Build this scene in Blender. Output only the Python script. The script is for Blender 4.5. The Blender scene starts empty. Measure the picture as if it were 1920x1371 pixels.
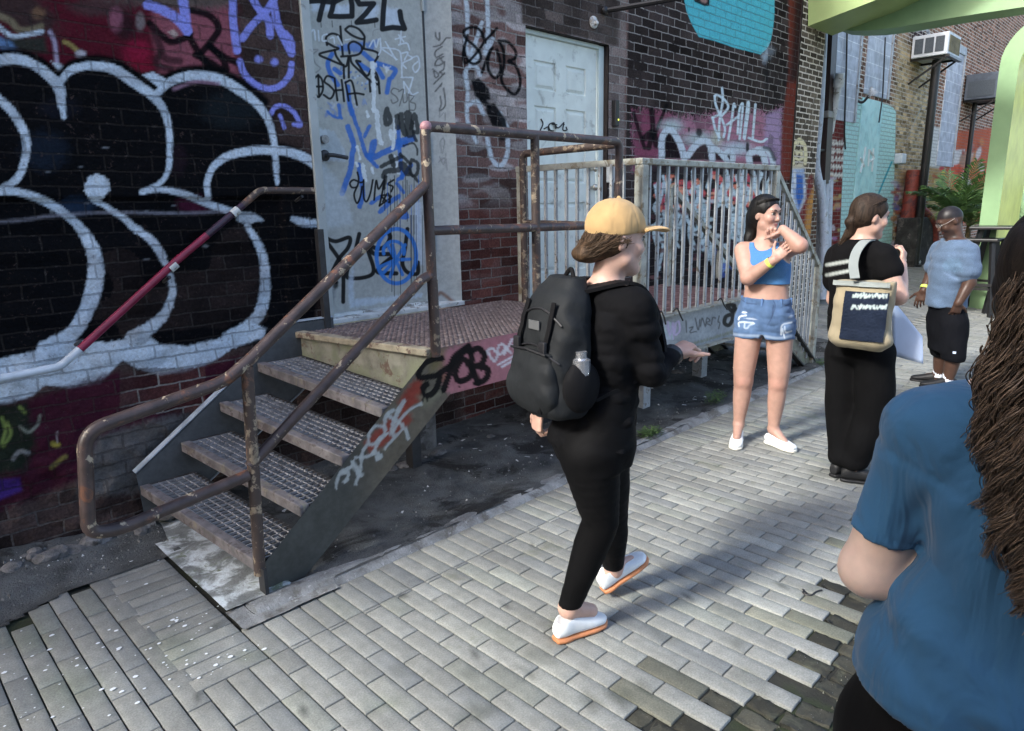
import bpy, bmesh, math, random
import numpy as np
from mathutils import Vector, Matrix
random.seed(7); RNG = np.random.default_rng(7)
C = bpy.context.scene.collection
sc = bpy.context.scene
rad = math.radians
# ------------------------------------------------------------------ camera
FPX, CX, CY, CAMH = 1289.36, 960.0, 685.5, 1.65
yaw, pitch, roll = rad(44.685), rad(13.011), rad(1.2506)
_fw = np.array([math.sin(yaw)*math.cos(pitch), math.cos(yaw)*math.cos(pitch), -math.sin(pitch)])
_r = np.array([math.cos(yaw), -math.sin(yaw), 0.0]); _d = np.cross(_fw, _r)
RM = np.array([math.cos(roll)*_r+math.sin(roll)*_d, -math.sin(roll)*_r+math.cos(roll)*_d, _fw])
camd = bpy.data.cameras.new('camera'); cam = bpy.data.objects.new('camera', camd); C.objects.link(cam)
camd.sensor_width = 36.0; camd.lens = FPX/1920*36; camd.clip_start = 0.05; camd.clip_end = 400
mw = np.eye(4); mw[:3, 0] = RM[0]; mw[:3, 1] = -RM[1]; mw[:3, 2] = -RM[2]; mw[:3, 3] = (0, 0, CAMH)
cam.matrix_world = Matrix(mw.tolist()); sc.camera = cam
# ------------------------------------------------------------------ light
SUN_EL, SUN_AZ = rad(34.5), (-1.0, 0.15)
wd = bpy.data.worlds.new('World'); sc.world = wd; wd.use_nodes = True
nt = wd.node_tree
sky = nt.nodes.new('ShaderNodeTexSky'); sky.sky_type = 'NISHITA'; sky.sun_disc = False
sky.sun_elevation = SUN_EL; sky.sun_rotation = math.atan2(SUN_AZ[0], SUN_AZ[1]) % (2*math.pi)
sky.air_density = 0.8; sky.dust_density = 3.0; sky.ozone_density = 0.6
bg = nt.nodes['Background']; nt.links.new(sky.outputs[0], bg.inputs[0]); bg.inputs[1].default_value = 0.15
sl = bpy.data.lights.new('sun', 'SUN'); so = bpy.data.objects.new('sun', sl); C.objects.link(so)
sl.energy = 1.4; sl.angle = rad(8); sl.color = (0.98, 0.985, 0.95)
_h = math.hypot(*SUN_AZ)
sd = Vector((SUN_AZ[0]/_h*math.cos(SUN_EL), SUN_AZ[1]/_h*math.cos(SUN_EL), math.sin(SUN_EL)))
so.rotation_euler = sd.to_track_quat('Z', 'Y').to_euler(); so.location = (-8, 2, 9)
vs = sc.view_settings; vs.view_transform = 'Standard'; vs.look = 'None'; vs.gamma = 1.0
vs.exposure = 1.80; vs.use_curve_mapping = False
# ------------------------------------------------------------------ pixel <-> place helpers (survey of the photograph)
def ray(x, y): return RM.T @ np.array([(x-CX)/FPX, (y-CY)/FPX, 1.0])
ORG = np.array([0, 0, CAMH])
def onz(x, y, z=0.0): d = ray(x, y); return ORG+d*((z-CAMH)/d[2])
def ony(x, y, Y): d = ray(x, y); return ORG+d*(Y/d[1])
def onx(x, y, X): d = ray(x, y); return ORG+d*(X/d[0])
def atd(x, y, D): d = ray(x, y); return ORG+d*(D/math.hypot(d[0], d[1]))
def pix(V):
    q = (np.asarray(V, float)-ORG) @ RM.T
    return np.stack([CX+FPX*q[:, 0]/q[:, 2], CY+FPX*q[:, 1]/q[:, 2]], 1)
# ------------------------------------------------------------------ noise
def _hash(i, j, k):
    h = (i.astype(np.int64)*374761393+j.astype(np.int64)*668265263+k.astype(np.int64)*2147483647) & 0xffffffff
    h = ((h ^ (h >> 13))*1274126177) & 0xffffffff
    return ((h ^ (h >> 16)) & 0xffff)/65535.0
def vnoise(x, y, z=0.0):
    x, y, z = np.broadcast_arrays(np.asarray(x, float), np.asarray(y, float), np.asarray(z, float))
    i, j, k = np.floor(x), np.floor(y), np.floor(z); fx, fy, fz = x-i, y-j, z-k
    fx, fy, fz = [t*t*(3-2*t) for t in (fx, fy, fz)]
    r = 0
    for a in (0, 1):
        for b in (0, 1):
            for c in (0, 1):
                r = r+_hash(i+a, j+b, k+c)*(fx if a else 1-fx)*(fy if b else 1-fy)*(fz if c else 1-fz)
    return r
def fbm(x, y, z=0.0, o=3):
    s, a, t = 0, 0.5, 0
    for n in range(o):
        s = s+a*vnoise(x*2**n+n*17.3, y*2**n, z*2**n+n*5.1); t += a; a *= .5
    return s/t
def sstep(a, b, x): t = np.clip((x-a)/(b-a), 0, 1); return t*t*(3-2*t)
# ------------------------------------------------------------------ mesh helpers
def tag(o, label=None, cat=None, group=None, kind=None):
    if label: o['label'] = label
    if cat: o['category'] = cat
    if group: o['group'] = group
    if kind: o['kind'] = kind
    return o
def empty(name, loc=(0, 0, 0), label=None, cat=None, group=None, rz=0):
    o = bpy.data.objects.new(name, None); C.objects.link(o); o.location = loc; o.rotation_euler = (0, 0, rz)
    o.empty_display_size = .1
    return tag(o, label, cat, group)
def mk(name, V, F, mat, parent=None, smooth=False, attrs=None, world=True):
    """mesh object from vertex array + face list/array; world coordinates made local to an unrotated parent"""
    V = np.asarray(V, float).reshape(-1, 3)
    if parent is not None and world:
        mi = np.array(parent_world(parent).inverted()); V = V @ mi[:3, :3].T+mi[:3, 3]
    me = bpy.data.meshes.new(name)
    if isinstance(F, np.ndarray):
        n, k = F.shape
        me.vertices.add(len(V)); me.vertices.foreach_set('co', V.astype(np.float32).ravel())
        me.loops.add(n*k); me.loops.foreach_set('vertex_index', F.astype(np.int32).ravel())
        me.polygons.add(n); me.polygons.foreach_set('loop_start', np.arange(0, n*k, k, dtype=np.int32))
        me.polygons.foreach_set('loop_total', np.full(n, k, np.int32)); me.update(calc_edges=True)
    else:
        me.from_pydata([tuple(v) for v in V], [], [tuple(f) for f in F])
    for an, arr in (attrs or {}).items():
        arr = np.asarray(arr, np.float32)
        if arr.shape[1] == 3: arr = np.concatenate([arr, np.ones((len(arr), 1), np.float32)], 1)
        a = me.attributes.new(an, 'FLOAT_COLOR', 'POINT'); a.data.foreach_set('color', arr.ravel())
    if smooth: me.polygons.foreach_set('use_smooth', np.ones(len(me.polygons), bool))
    for m in (mat if isinstance(mat, (list, tuple)) else [mat]):
        if m is not None: me.materials.append(m)
    me.validate()
    o = bpy.data.objects.new(name, me); C.objects.link(o)
    if parent is not None: o.parent = parent
    return o
def parent_world(p):
    m = p.matrix_basis.copy()
    while p.parent is not None: p = p.parent; m = p.matrix_basis @ m
    return m
def tubes(paths, radii, n=4):
    """many tubes at once; paths (N,m,3), radii (N,m)"""
    N, m, _ = paths.shape; T = np.gradient(paths, axis=1); T /= np.linalg.norm(T, axis=2, keepdims=True)+1e-9
    ref = np.zeros_like(T); ref[...] = (.31, .57, .76); U = np.cross(T, ref); U /= np.linalg.norm(U, axis=2, keepdims=True)+1e-9; W = np.cross(T, U)
    a = 2*math.pi*np.arange(n)/n; V = paths[:, :, None, :]+radii[:, :, None, None]*(np.cos(a)[None, None, :, None]*U[:, :, None, :]+np.sin(a)[None, None, :, None]*W[:, :, None, :])
    i = np.arange(N)[:, None, None]*m*n; j = np.arange(m-1)[None, :, None]*n; k = np.arange(n)[None, None, :]; k2 = (k+1) % n
    F = np.stack([i+j+k, i+j+k2, i+j+n+k2, i+j+n+k], -1).reshape(-1, 4); return V.reshape(-1, 3), F
class MB:
    """collects simple shapes into one mesh"""
    def __init__(s): s.v = []; s.f = []; s.c = []
    def add(s, V, F, col=None):
        n = len(s.v); s.v += [tuple(map(float, v)) for v in V]; s.f += [tuple(i+n for i in f) for f in F]
        s.c += [col or (1, 1, 1)]*len(V); return s
    def box(s, lo, hi, bev=0.0, R=None, c0=None, col=None):
        x0, y0, z0 = lo; x1, y1, z1 = hi
        if bev <= 0:
            V = [(x, y, z) for x in (x0, x1) for y in (y0, y1) for z in (z0, z1)]
            F = [(0, 1, 3, 2), (4, 6, 7, 5), (0, 4, 5, 1), (2, 3, 7, 6), (0, 2, 6, 4), (1, 5, 7, 3)]
        else:
            bm = bmesh.new(); bmesh.ops.create_cube(bm, size=1)
            for v in bm.verts: v.co = ((v.co.x+.5)*(x1-x0)+x0, (v.co.y+.5)*(y1-y0)+y0, (v.co.z+.5)*(z1-z0)+z0)
            bmesh.ops.bevel(bm, geom=bm.edges[:], offset=bev, segments=2, affect='EDGES', profile=.5)
            bm.verts.index_update(); V = [tuple(v.co) for v in bm.verts]; F = [[v.index for v in f.verts] for f in bm.faces]; bm.free()
        if R is not None:
            c0 = np.array(c0 if c0 is not None else (0, 0, 0)); V = (np.array(V)-c0) @ np.array(R).T+c0
        return s.add(V, F, col)
    def tube(s, pts, r, n=10, caps=True, col=None, bend=0.0):
        P = [np.array(p, float) for p in pts]
        if bend > 0 and len(P) > 2:
            Q = [P[0]]
            for i in range(1, len(P)-1):
                a = P[i-1]-P[i]; b = P[i+1]-P[i]; la, lb = np.linalg.norm(a), np.linalg.norm(b)
                t = min(bend, la*.45, lb*.45); A = P[i]+a/la*t; B = P[i]+b/lb*t
                for u in np.linspace(0, 1, 7): Q.append((1-u)**2*A+2*u*(1-u)*P[i]+u*u*B)
            Q.append(P[-1]); P = Q
        rs = r if isinstance(r, (list, tuple, np.ndarray)) else [r]*len(P)
        V = []; F = []; u = None
        for i, p in enumerate(P):
            t = P[min(i+1, len(P)-1)]-P[max(i-1, 0)]; t = t/(np.linalg.norm(t)+1e-12)
            if u is None: u = np.cross(t, (0, 0, 1.0) if abs(t[2]) < .9 else (1.0, 0, 0))
            u = u-t*(u@t); u = u/(np.linalg.norm(u)+1e-12); w = np.cross(t, u)
            for k in range(n):
                a = 2*math.pi*k/n; V.append(p+rs[i]*(math.cos(a)*u+math.sin(a)*w))
        for i in range(len(P)-1):
            for k in range(n):
                F.append((i*n+k, i*n+(k+1) % n, (i+1)*n+(k+1) % n, (i+1)*n+k))
        if caps: F.append(tuple(range(n-1, -1, -1))); F.append(tuple((len(P)-1)*n+k for k in range(n)))
        return s.add(V, F, col)
    def bar(s, a, b, w, h, up=(0, 0, 1), col=None):
        """rectangular bar from a to b, w across (side), h along up"""
        a, b = np.array(a, float), np.array(b, float); t = (b-a)/np.linalg.norm(b-a)
        up = np.array(up, float); sd_ = np.cross(t, up); sd_ /= np.linalg.norm(sd_); u = np.cross(sd_, t)
        V = [p+i*sd_*w/2+j*u*h/2 for p in (a, b) for i, j in ((-1, -1), (1, -1), (1, 1), (-1, 1))]
        return s.add(V, [(3, 2, 1, 0), (4, 5, 6, 7), (0, 1, 5, 4), (1, 2, 6, 5), (2, 3, 7, 6), (3, 0, 4, 7)], col)
    def prism(s, poly, vec, col=None):
        """extrude 3D polygon by vec"""
        P = np.array(poly, float); n = len(P); V = np.concatenate([P, P+np.array(vec, float)])
        F = [tuple(range(n-1, -1, -1)), tuple(range(n, 2*n))]+[(i, (i+1) % n, n+(i+1) % n, n+i) for i in range(n)]
        return s.add(V, F, col)
    def ell(s, c, r, seg=12, rings=8, R=None, col=None):
        V = []; F = []
        for i in range(rings+1):
            th = math.pi*i/rings
            for k in range(seg):
                a = 2*math.pi*k/seg; V.append((r[0]*math.sin(th)*math.cos(a), r[1]*math.sin(th)*math.sin(a), r[2]*math.cos(th)))
        for i in range(rings):
            for k in range(seg): F.append((i*seg+k, (i+1)*seg+k, (i+1)*seg+(k+1) % seg, i*seg+(k+1) % seg))
        V = np.array(V)
        if R is not None: V = V @ np.array(R).T
        return s.add(V+np.array(c), F, col)
    def obj(s, name, mat, parent=None, smooth=False, world=True, cols=False):
        o = mk(name, s.v, s.f, mat, parent, smooth, {'col': np.array(s.c)} if cols else None, world)
        bm = bmesh.new(); bm.from_mesh(o.data); bmesh.ops.remove_doubles(bm, verts=bm.verts, dist=1e-6)
        bmesh.ops.recalc_face_normals(bm, faces=bm.faces); bm.to_mesh(o.data); bm.free()
        if smooth: shade(o)
        return o
def shade(o, ang=40):
    try: o.data.polygons.foreach_set('use_smooth', np.ones(len(o.data.polygons), bool)); o.data.set_sharp_from_angle(angle=rad(ang))
    except Exception: pass
def catmull(P, n=8):
    P = np.array(P, float)
    if len(P) < 3: return P
    Q = np.concatenate([[2*P[0]-P[1]], P, [2*P[-1]-P[-2]]]); out = []
    for i in range(1, len(Q)-2):
        t = np.linspace(0, 1, n, endpoint=False)[:, None]; a, b, c, d = Q[i-1], Q[i], Q[i+1], Q[i+2]
        out.append(.5*((2*b)+(c-a)*t+(2*a-5*b+4*c-d)*t*t+(-a+3*b-3*c+d)*t**3))
    return np.concatenate(out+[Q[-2:-1]])
# ------------------------------------------------------------------ painter: spray paint on vertices, planned on the photograph's survey
class Paint:
    def __init__(s, V, seed=0):
        s.V = np.asarray(V, float); s.p = pix(s.V); s.c = np.zeros((len(s.V), 3)); s.a = np.zeros(len(s.V)); s.n = None
        s.seed = seed
    def wob(s):
        if s.n is None: s.n = vnoise(s.V[:, 0]*90+s.seed, s.V[:, 1]*90, s.V[:, 2]*90)-.5
        return s.n
    def put(s, idx, al, col):
        al = al[:, None]; A = s.a[idx][:, None]; na = al+A*(1-al)
        s.c[idx] = np.where(na > 1e-6, (np.array(col)*al+s.c[idx]*A*(1-al))/np.maximum(na, 1e-6), s.c[idx]); s.a[idx] = na[:, 0]
    def stroke(s, pts, w, col, a=1.0, soft=1.5, sp=True, k=3.0, off=(0, 0), rough=0.0):
        P = np.array(pts, float)/k+np.array(off)
        W = np.array(w if isinstance(w, (list, tuple)) else [w]*len(P), float)
        if k > 4: W = W*1.28
        if sp and len(P) > 2:
            W = np.interp(np.linspace(0, 1, (len(P)-1)*8+1), np.linspace(0, 1, len(P)), W); P = catmull(P)
        m = W.max()+soft+2; lo, hi = P.min(0)-m, P.max(0)+m
        idx = np.nonzero((s.p[:, 0] > lo[0]) & (s.p[:, 0] < hi[0]) & (s.p[:, 1] > lo[1]) & (s.p[:, 1] < hi[1]))[0]
        if len(idx) == 0: return
        q = s.p[idx]; D = np.full(len(idx), 1e9)
        for i in range(len(P)-1):
            A, B = P[i], P[i+1]; l2, h2 = np.minimum(A, B)-m, np.maximum(A, B)+m
            j = np.nonzero((q[:, 0] > l2[0]) & (q[:, 0] < h2[0]) & (q[:, 1] > l2[1]) & (q[:, 1] < h2[1]))[0]
            if len(j) == 0: continue
            ab = B-A; t = np.clip(((q[j]-A)@ab)/(ab@ab+1e-9), 0, 1)
            d = np.hypot(*(q[j]-A-t[:, None]*ab).T)-(W[i]+(W[i+1]-W[i])*t)/2
            D[j] = np.minimum(D[j], d)
        if rough: D = D+rough*s.wob()[idx]*2
        al = a*(1-sstep(-soft, soft, D)); g = al > .004
        s.put(idx[g], al[g], col)
    def fill(s, poly, col, a=1.0, soft=2.0, k=3.0, off=(0, 0), sp=False, rough=0.0):
        P = np.array(poly, float)/k+np.array(off)
        if sp: P = catmull(np.concatenate([P, P[:1]]), 6)[:-1]
        lo, hi = P.min(0)-soft-1, P.max(0)+soft+1
        idx = np.nonzero((s.p[:, 0] > lo[0]) & (s.p[:, 0] < hi[0]) & (s.p[:, 1] > lo[1]) & (s.p[:, 1] < hi[1]))[0]
        if len(idx) == 0: return
        q = s.p[idx]; ins = np.zeros(len(idx), bool); D = np.full(len(idx), 1e9)
        for i in range(len(P)):
            A, B = P[i], P[(i+1) % len(P)]
            cr = ((A[1] > q[:, 1]) != (B[1] > q[:, 1])) & (q[:, 0] < (B[0]-A[0])*(q[:, 1]-A[1])/((B[1]-A[1]) or 1e-9)+A[0])
            ins ^= cr; ab = B-A; t = np.clip(((q-A)@ab)/(ab@ab+1e-9), 0, 1)
            D = np.minimum(D, np.hypot(*(q-A-t[:, None]*ab).T))
        D = np.where(ins, -D, D)
        if rough: D = D+rough*s.wob()[idx]*2
        al = a*(1-sstep(-soft, soft, D)); g = al > .004
        s.put(idx[g], al[g], col)
    def blot(s, x, y, rx, ry, col, a=1.0, ang=0.0, soft=.5, k=3.0, off=(0, 0)):
        x, y, rx, ry = x/k+off[0], y/k+off[1], rx/k, ry/k; m = 1.6*max(rx, ry)+1
        idx = np.nonzero((abs(s.p[:, 0]-x) < m) & (abs(s.p[:, 1]-y) < m))[0]
        if len(idx) == 0: return
        dx, dy = s.p[idx, 0]-x, s.p[idx, 1]-y
        ca, sa = math.cos(ang), math.sin(ang); e = np.hypot((dx*ca+dy*sa)/rx, (-dx*sa+dy*ca)/ry)
        e = e+s.wob()[idx]*.25
        al = a*(1-sstep(1-soft, 1+soft*.4, e)); g = al > .004
        s.put(idx[g], al[g], col)
    def rgba(s): return np.concatenate([s.c, s.a[:, None]], 1)
def grid(us, vs_, fn):
    """quad grid; fn(U,V)->Nx3; returns V,F"""
    U, Vv = np.meshgrid(us, vs_, indexing='ij'); V = fn(U.ravel(), Vv.ravel()); n, m = len(us), len(vs_)
    i = (np.arange(n-1)[:, None]*m+np.arange(m-1)[None, :]).ravel()
    return V, np.stack([i, i+m, i+m+1, i+1], 1)
# ------------------------------------------------------------------ materials
class NT:
    def __init__(s, name):
        s.m = bpy.data.materials.new(name); s.m.use_nodes = True; s.t = s.m.node_tree
        s.b = s.t.nodes['Principled BSDF']; s.tc = None
    def n(s, ty, **kw):
        nd = s.t.nodes.new('ShaderNode'+ty)
        for k, v in kw.items():
            if k.startswith('i_'):
                nd.inputs[int(k[2:]) if k[2:].isdigit() else k[2:].replace('_', ' ')].default_value = v
            else: setattr(nd, k, v)
        return nd
    def l(s, a, b): s.t.links.new(a, b)
    def co(s):
        if s.tc is None: s.tc = s.n('TexCoord').outputs['Object']
        return s.tc
    def noise(s, scale, detail=4, rough=.55, dist=0, vec=None, stretch=None):
        v = vec or s.co()
        if stretch:
            mp = s.n('Mapping'); mp.inputs['Scale'].default_value = stretch; s.l(v, mp.inputs[0]); v = mp.outputs[0]
        nd = s.n('TexNoise'); nd.inputs['Scale'].default_value = scale; nd.inputs['Detail'].default_value = detail
        nd.inputs['Roughness'].default_value = rough; nd.inputs['Distortion'].default_value = dist; s.l(v, nd.inputs['Vector'])
        return nd.outputs['Fac']
    def ramp(s, x, a, b, lo=0.0, hi=1.0):
        nd = s.n('MapRange'); nd.interpolation_type = 'SMOOTHSTEP'
        for k, v in zip(('From Min', 'From Max', 'To Min', 'To Max'), (a, b, lo, hi)): nd.inputs[k].default_value = v
        s.l(x, nd.inputs['Value']); return nd.outputs['Result']
    def math(s, op, a, b=None):
        nd = s.n('Math', operation=op)
        for i, v in enumerate((a, b)):
            if v is None: continue
            if isinstance(v, (int, float)): nd.inputs[i].default_value = v
            else: s.l(v, nd.inputs[i])
        return nd.outputs[0]
    def mix(s, f, a, b, blend='MIX'):
        nd = s.n('Mix', data_type='RGBA', blend_type=blend)
        for v, i in ((f, 0), (a, 6), (b, 7)):
            if isinstance(v, (int, float)): nd.inputs[i].default_value = v
            elif isinstance(v, (tuple, list)): nd.inputs[i].default_value = (*v[:3], 1)
            else: s.l(v, nd.inputs[i])
        return nd.outputs[2]
    def attr(s, name): nd = s.n('Attribute', attribute_name=name); return nd
    def scale_col(s, colr, f):
        g = s.n('CombineColor')
        for i in range(3): s.l(f, g.inputs[i])
        return s.mix(1.0, colr, g.outputs[0], 'MULTIPLY')
    def bump(s, h, strength=.3, dist=.01, prev=None):
        nd = s.n('Bump'); nd.inputs['Strength'].default_value = strength; nd.inputs['Distance'].default_value = dist
        s.l(h, nd.inputs['Height'])
        if prev is not None: s.l(prev, nd.inputs['Normal'])
        return nd.outputs[0]
    def out(s, colr=None, rough=None, normal=None, **kw):
        def put(k, v):
            if v is None: return
            i = s.b.inputs[k]
            if isinstance(v, (int, float)): i.default_value = v
            elif isinstance(v, (tuple, list)): i.default_value = v if i.type == 'VECTOR' else (*v[:3], 1)
            else: s.l(v, i)
        put('Base Color', colr); put('Roughness', rough)
        if normal is not None: s.l(normal, s.b.inputs['Normal'])
        for k, v in kw.items(): put(k.replace('_', ' '), v)
        return s.m
def M(name, col, rough=.65, var=.25, vs=9, bump=.25, bs=60, bd=.004, col2=None, thr=.56, s2=14, soft=.03, rough2=None, attr=None, metal=0.0, stretch=None, spec=None, sss=0.0, col3=None, thr3=.62, s3=5, wave=None):
    t = NT(name); v = t.noise(vs, 5, .6)
    c = t.attr(attr).outputs['Color'] if attr else col
    f = t.ramp(v, .25, .75, 1-var, 1+var)
    if not attr:
        rgb = t.n('RGB'); rgb.outputs[0].default_value = (*col, 1); c = rgb.outputs[0]
    c = t.scale_col(c, f); r = rough
    fine = t.noise(bs, 4, .6, stretch=stretch)
    if col2 is not None:
        m2 = t.ramp(t.noise(s2, 6, .65, .4, stretch=stretch), thr-soft, thr+soft); c = t.mix(m2, c, col2)
        if rough2 is not None: r = t.ramp(m2, 0, 1, rough, rough2)
    if col3 is not None: c = t.mix(t.ramp(t.noise(s3, 6, .7, .6), thr3-.05, thr3+.05), c, col3)
    nrm = t.bump(fine, bump, bd)
    kw = {'Metallic': metal}
    if spec is not None: kw['Specular_IOR_Level'] = spec
    if sss: kw['Subsurface_Weight'] = sss; kw['Subsurface_Radius'] = (1.0, .35, .2); kw['Subsurface_Scale'] = .01
    return t.out(c, r, nrm, **kw)
def cloth(name, col, weave=420, fold=.25, rough=.9, var=.12, attr=None, heather=0.0, fd=.02):
    t = NT(name)
    if attr: c = t.attr(attr).outputs['Color']
    else: rgb = t.n('RGB'); rgb.outputs[0].default_value = (*col, 1); c = rgb.outputs[0]
    c = t.scale_col(c, t.ramp(t.noise(6, 4), .25, .75, 1-var, 1+var))
    if heather: c = t.scale_col(c, t.ramp(t.noise(weave*.5, 2), .3, .7, 1-heather, 1+heather))
    n1 = t.bump(t.noise(11, 3, .5, .8, stretch=(1, 1, .55)), fold, fd); n2 = t.bump(t.noise(weave, 2), .12, .002, n1)
    return t.out(c, rough, n2, Sheen_Weight=0.0 if max(col) < .05 else .1, Specular_IOR_Level=.10 if max(col) < .05 else .2)
def wall_mat(name, bw=.215, rh=.0745, mort=.010, off=(0, 0), bumps=.9, mortar=(.33, .31, .29)):
    """brickwork seen in object x,z; attributes brick (rgb, a = bare pale mortar) and paint (rgb, a)"""
    t = NT(name); sx = t.n('SeparateXYZ'); t.l(t.co(), sx.inputs[0])
    wob = t.noise(9, 3); w2 = t.noise(14, 3)
    cx_ = t.math('ADD', t.math('ADD', sx.outputs[0], off[0]), t.math('MULTIPLY', t.math('SUBTRACT', wob, .5), .022))
    cz_ = t.math('ADD', t.math('ADD', sx.outputs[2], off[1]), t.math('MULTIPLY', t.math('SUBTRACT', w2, .5), .016))
    cv = t.n('CombineXYZ'); t.l(cx_, cv.inputs[0]); t.l(cz_, cv.inputs[1])
    br = t.n('TexBrick'); t.l(cv.outputs[0], br.inputs['Vector'])
    for k, v in (('Color1', (.45, .45, .45, 1)), ('Color2', (1.5, 1.5, 1.5, 1)), ('Mortar', (1, 1, 1, 1)), ('Scale', 1.0), ('Mortar Size', mort*.5), ('Mortar Smooth', .25), ('Bias', 0.0), ('Brick Width', bw), ('Row Height', rh)):
        br.inputs[k].default_value = v
    fac = br.outputs['Fac']
    ab, ap = t.attr('brick'), t.attr('paint')
    grain = t.noise(70, 5, .65); big = t.noise(3.2, 4)
    brick = t.mix(1.0, ab.outputs['Color'], br.outputs['Color'], 'MULTIPLY')
    brick = t.scale_col(brick, t.math('MULTIPLY', t.ramp(grain, .3, .75, .65, 1.25), t.ramp(big, .3, .7, .75, 1.2)))
    # patches where the pale mortar shows, elsewhere soot covers it
    show = t.math('MULTIPLY', ab.outputs['Alpha'], t.ramp(t.noise(5.5, 4, .6, .5), .34, .44))
    mc = t.mix(show, t.mix(.55, brick, (.035, .03, .03)), mortar)
    base = t.mix(fac, brick, t.scale_col(mc, t.ramp(grain, .3, .7, .7, 1.15)))
    # spray paint lies on the brick, thin in the joints and chipped in places
    chip = t.ramp(t.noise(38, 6, .7, .3), .34, .42)
    pa = t.math('MULTIPLY', ap.outputs['Alpha'], t.math('MULTIPLY', t.ramp(fac, 0, 1, 1.0, .86), t.ramp(chip, 0, 1, .62, 1.0)))
    pcol = t.scale_col(ap.outputs['Color'], t.math('MULTIPLY', t.ramp(grain, .3, .7, .8, 1.12), t.ramp(fac, 0, 1, 1.0, .72)))
    colr = t.mix(pa, base, pcol)
    h = t.math('ADD', t.math('MULTIPLY', fac, -1.0), t.math('ADD', t.math('MULTIPLY', grain, .6), t.math('MULTIPLY', t.noise(22, 4), 1.0)))
    return t.out(colr, t.ramp(ap.outputs['Alpha'], 0, 1, .95, .8), t.bump(h, bumps, .012), Specular_IOR_Level=.05)
SKIN = lambda n, c, v=.10: M(n, c, .5, v, 22, .12, 180, .002, sss=.12)
m_rail = M('chipped brown pipe paint', (.055, .038, .036), .42, .35, 16, .35, 90, .003, col2=(.36, .30, .22), thr=.615, s2=17, soft=.02, rough2=.8, col3=(.16, .07, .04), thr3=.6, s3=9)
m_railp = M('pipe with cream paint left', (.27, .215, .15), .6, .3, 16, .35, 90, .003, col2=(.06, .042, .036), thr=.44, s2=19, soft=.03, col3=(.16, .08, .05), thr3=.6, s3=9)
m_grate = M('worn brown grating', (.19, .145, .14), .6, .45, 20, .4, 120, .003, col2=(.34, .29, .28), thr=.58, s2=30)
m_tread = M('dark steel treads', (.26, .265, .28), .55, .35, 20, .4, 120, .003, col2=(.14, .135, .14), thr=.6, s2=26)
m_nose = M('pitted nosing steel', (.15, .14, .145), .7, .4, 12, .6, 70, .004, col2=(.10, .085, .085), thr=.56, s2=22, col3=(.22, .2, .15), thr3=.6, s3=6)
m_riser = M('mossy riser plate', (.21, .21, .175), .75, .4, 10, .4, 70, .003, col2=(.19, .21, .14), thr=.54, s2=7, soft=.1, col3=(.12, .08, .06), thr3=.6, s3=11)
m_galv = M('grey painted steel', (.36, .385, .40), .5, .3, 8, .25, 80, .003, col2=(.17, .15, .12), thr=.6, s2=16, soft=.04, col3=(.42, .44, .44), thr3=.62, s3=22)
m_galvrail = M('weathered cream grey rail', (.33, .34, .30), .55, .35, 9, .3, 80, .003, col2=(.19, .16, .11), thr=.56, s2=13, soft=.05)
m_darksteel = M('dark steel', (.03, .03, .032), .55, .4, 12, .3, 90, .003)
m_door = M('white door paint', (.70, .75, .69), .5, .10, 5, .1, 50, .002, col2=(.40, .42, .38), thr=.63, s2=7, soft=.09)
m_frame = M('grey frame paint', (.36, .40, .40), .5, .14, 5, .15, 60, .002, col2=(.24, .25, .24), thr=.64, s2=10, soft=.05)
m_sill = M('pale sill', (.55, .58, .58), .7, .25, 8, .3, 60, .003, col2=(.25, .24, .22), thr=.58, s2=12)
m_black = M('black paint', (.012, .012, .014), .5, .3, 12, .2, 90, .002)
m_brass = M('worn knob metal', (.5, .47, .4), .3, .2, 20, .05, 50, .001, metal=.9)
m_conc = M('splattered concrete', (.20, .215, .21), .9, .3, 12, .7, 90, .006, col2=(.66, .72, .74), thr=.52, s2=9, soft=.10, col3=(.16, .19, .12), thr3=.6, s3=6)
m_conc2 = M('old concrete', (.24, .25, .25), .92, .35, 9, .8, 80, .008, col2=(.12, .115, .105), thr=.55, s2=7, soft=.08, col3=(.40, .41, .41), thr3=.63, s3=40)
m_rubble = M('grey rubble', (.17, .165, .16), .95, .5, 9, 1.0, 70, .01, col2=(.07, .065, .06), thr=.56, s2=8, soft=.06)
m_pvc = M('pale grey conduit', (.40, .46, .54), .5, .18, 6, .1, 60, .002, col2=(.26, .28, .30), thr=.6, s2=12, soft=.06)
m_brownpipe = M('dark brown downpipe', (.035, .022, .02), .5, .35, 8, .2, 60, .002)
m_green_lit = M('green steel in lit tone', (.80, .86, .27), .5, .14, 3, .05, 30, .002)  # portal green brightened and yellowed, sunlight on the inner faces put into the colour
m_green_shaded = M('green steel in shaded tone', (.21, .345, .17), .5, .12, 2, .05, 30, .002)  # the same portal green darkened, shade on the front faces put into the colour
m_pole = M('black pole', (.012, .012, .013), .4, .2, 8, .1, 60, .002)
m_leaf = M('palm leaf', (.10, .19, .055), .5, .35, 14, .1, 40, .002)
m_leaf2 = M('weed leaf', (.075, .13, .04), .6, .35, 30, .1, 60, .002)
m_white = M('white shoe canvas', (.72, .75, .76), .8, .08, 20, .4, 260, .002)
m_gum = M('gum rubber sole', (.50, .20, .085), .55, .12, 20, .15, 90, .002)
m_paper = M('pale blue paper', (.52, .62, .80), .8, .06, 6, .1, 60, .002)
m_litter = M('litter paper', (.62, .63, .62), .9, .3, 40, .3, 90, .002)
m_band = M('yellow wristband', (.62, .78, .12), .5, .05, 30, .05, 90, .001)
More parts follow.
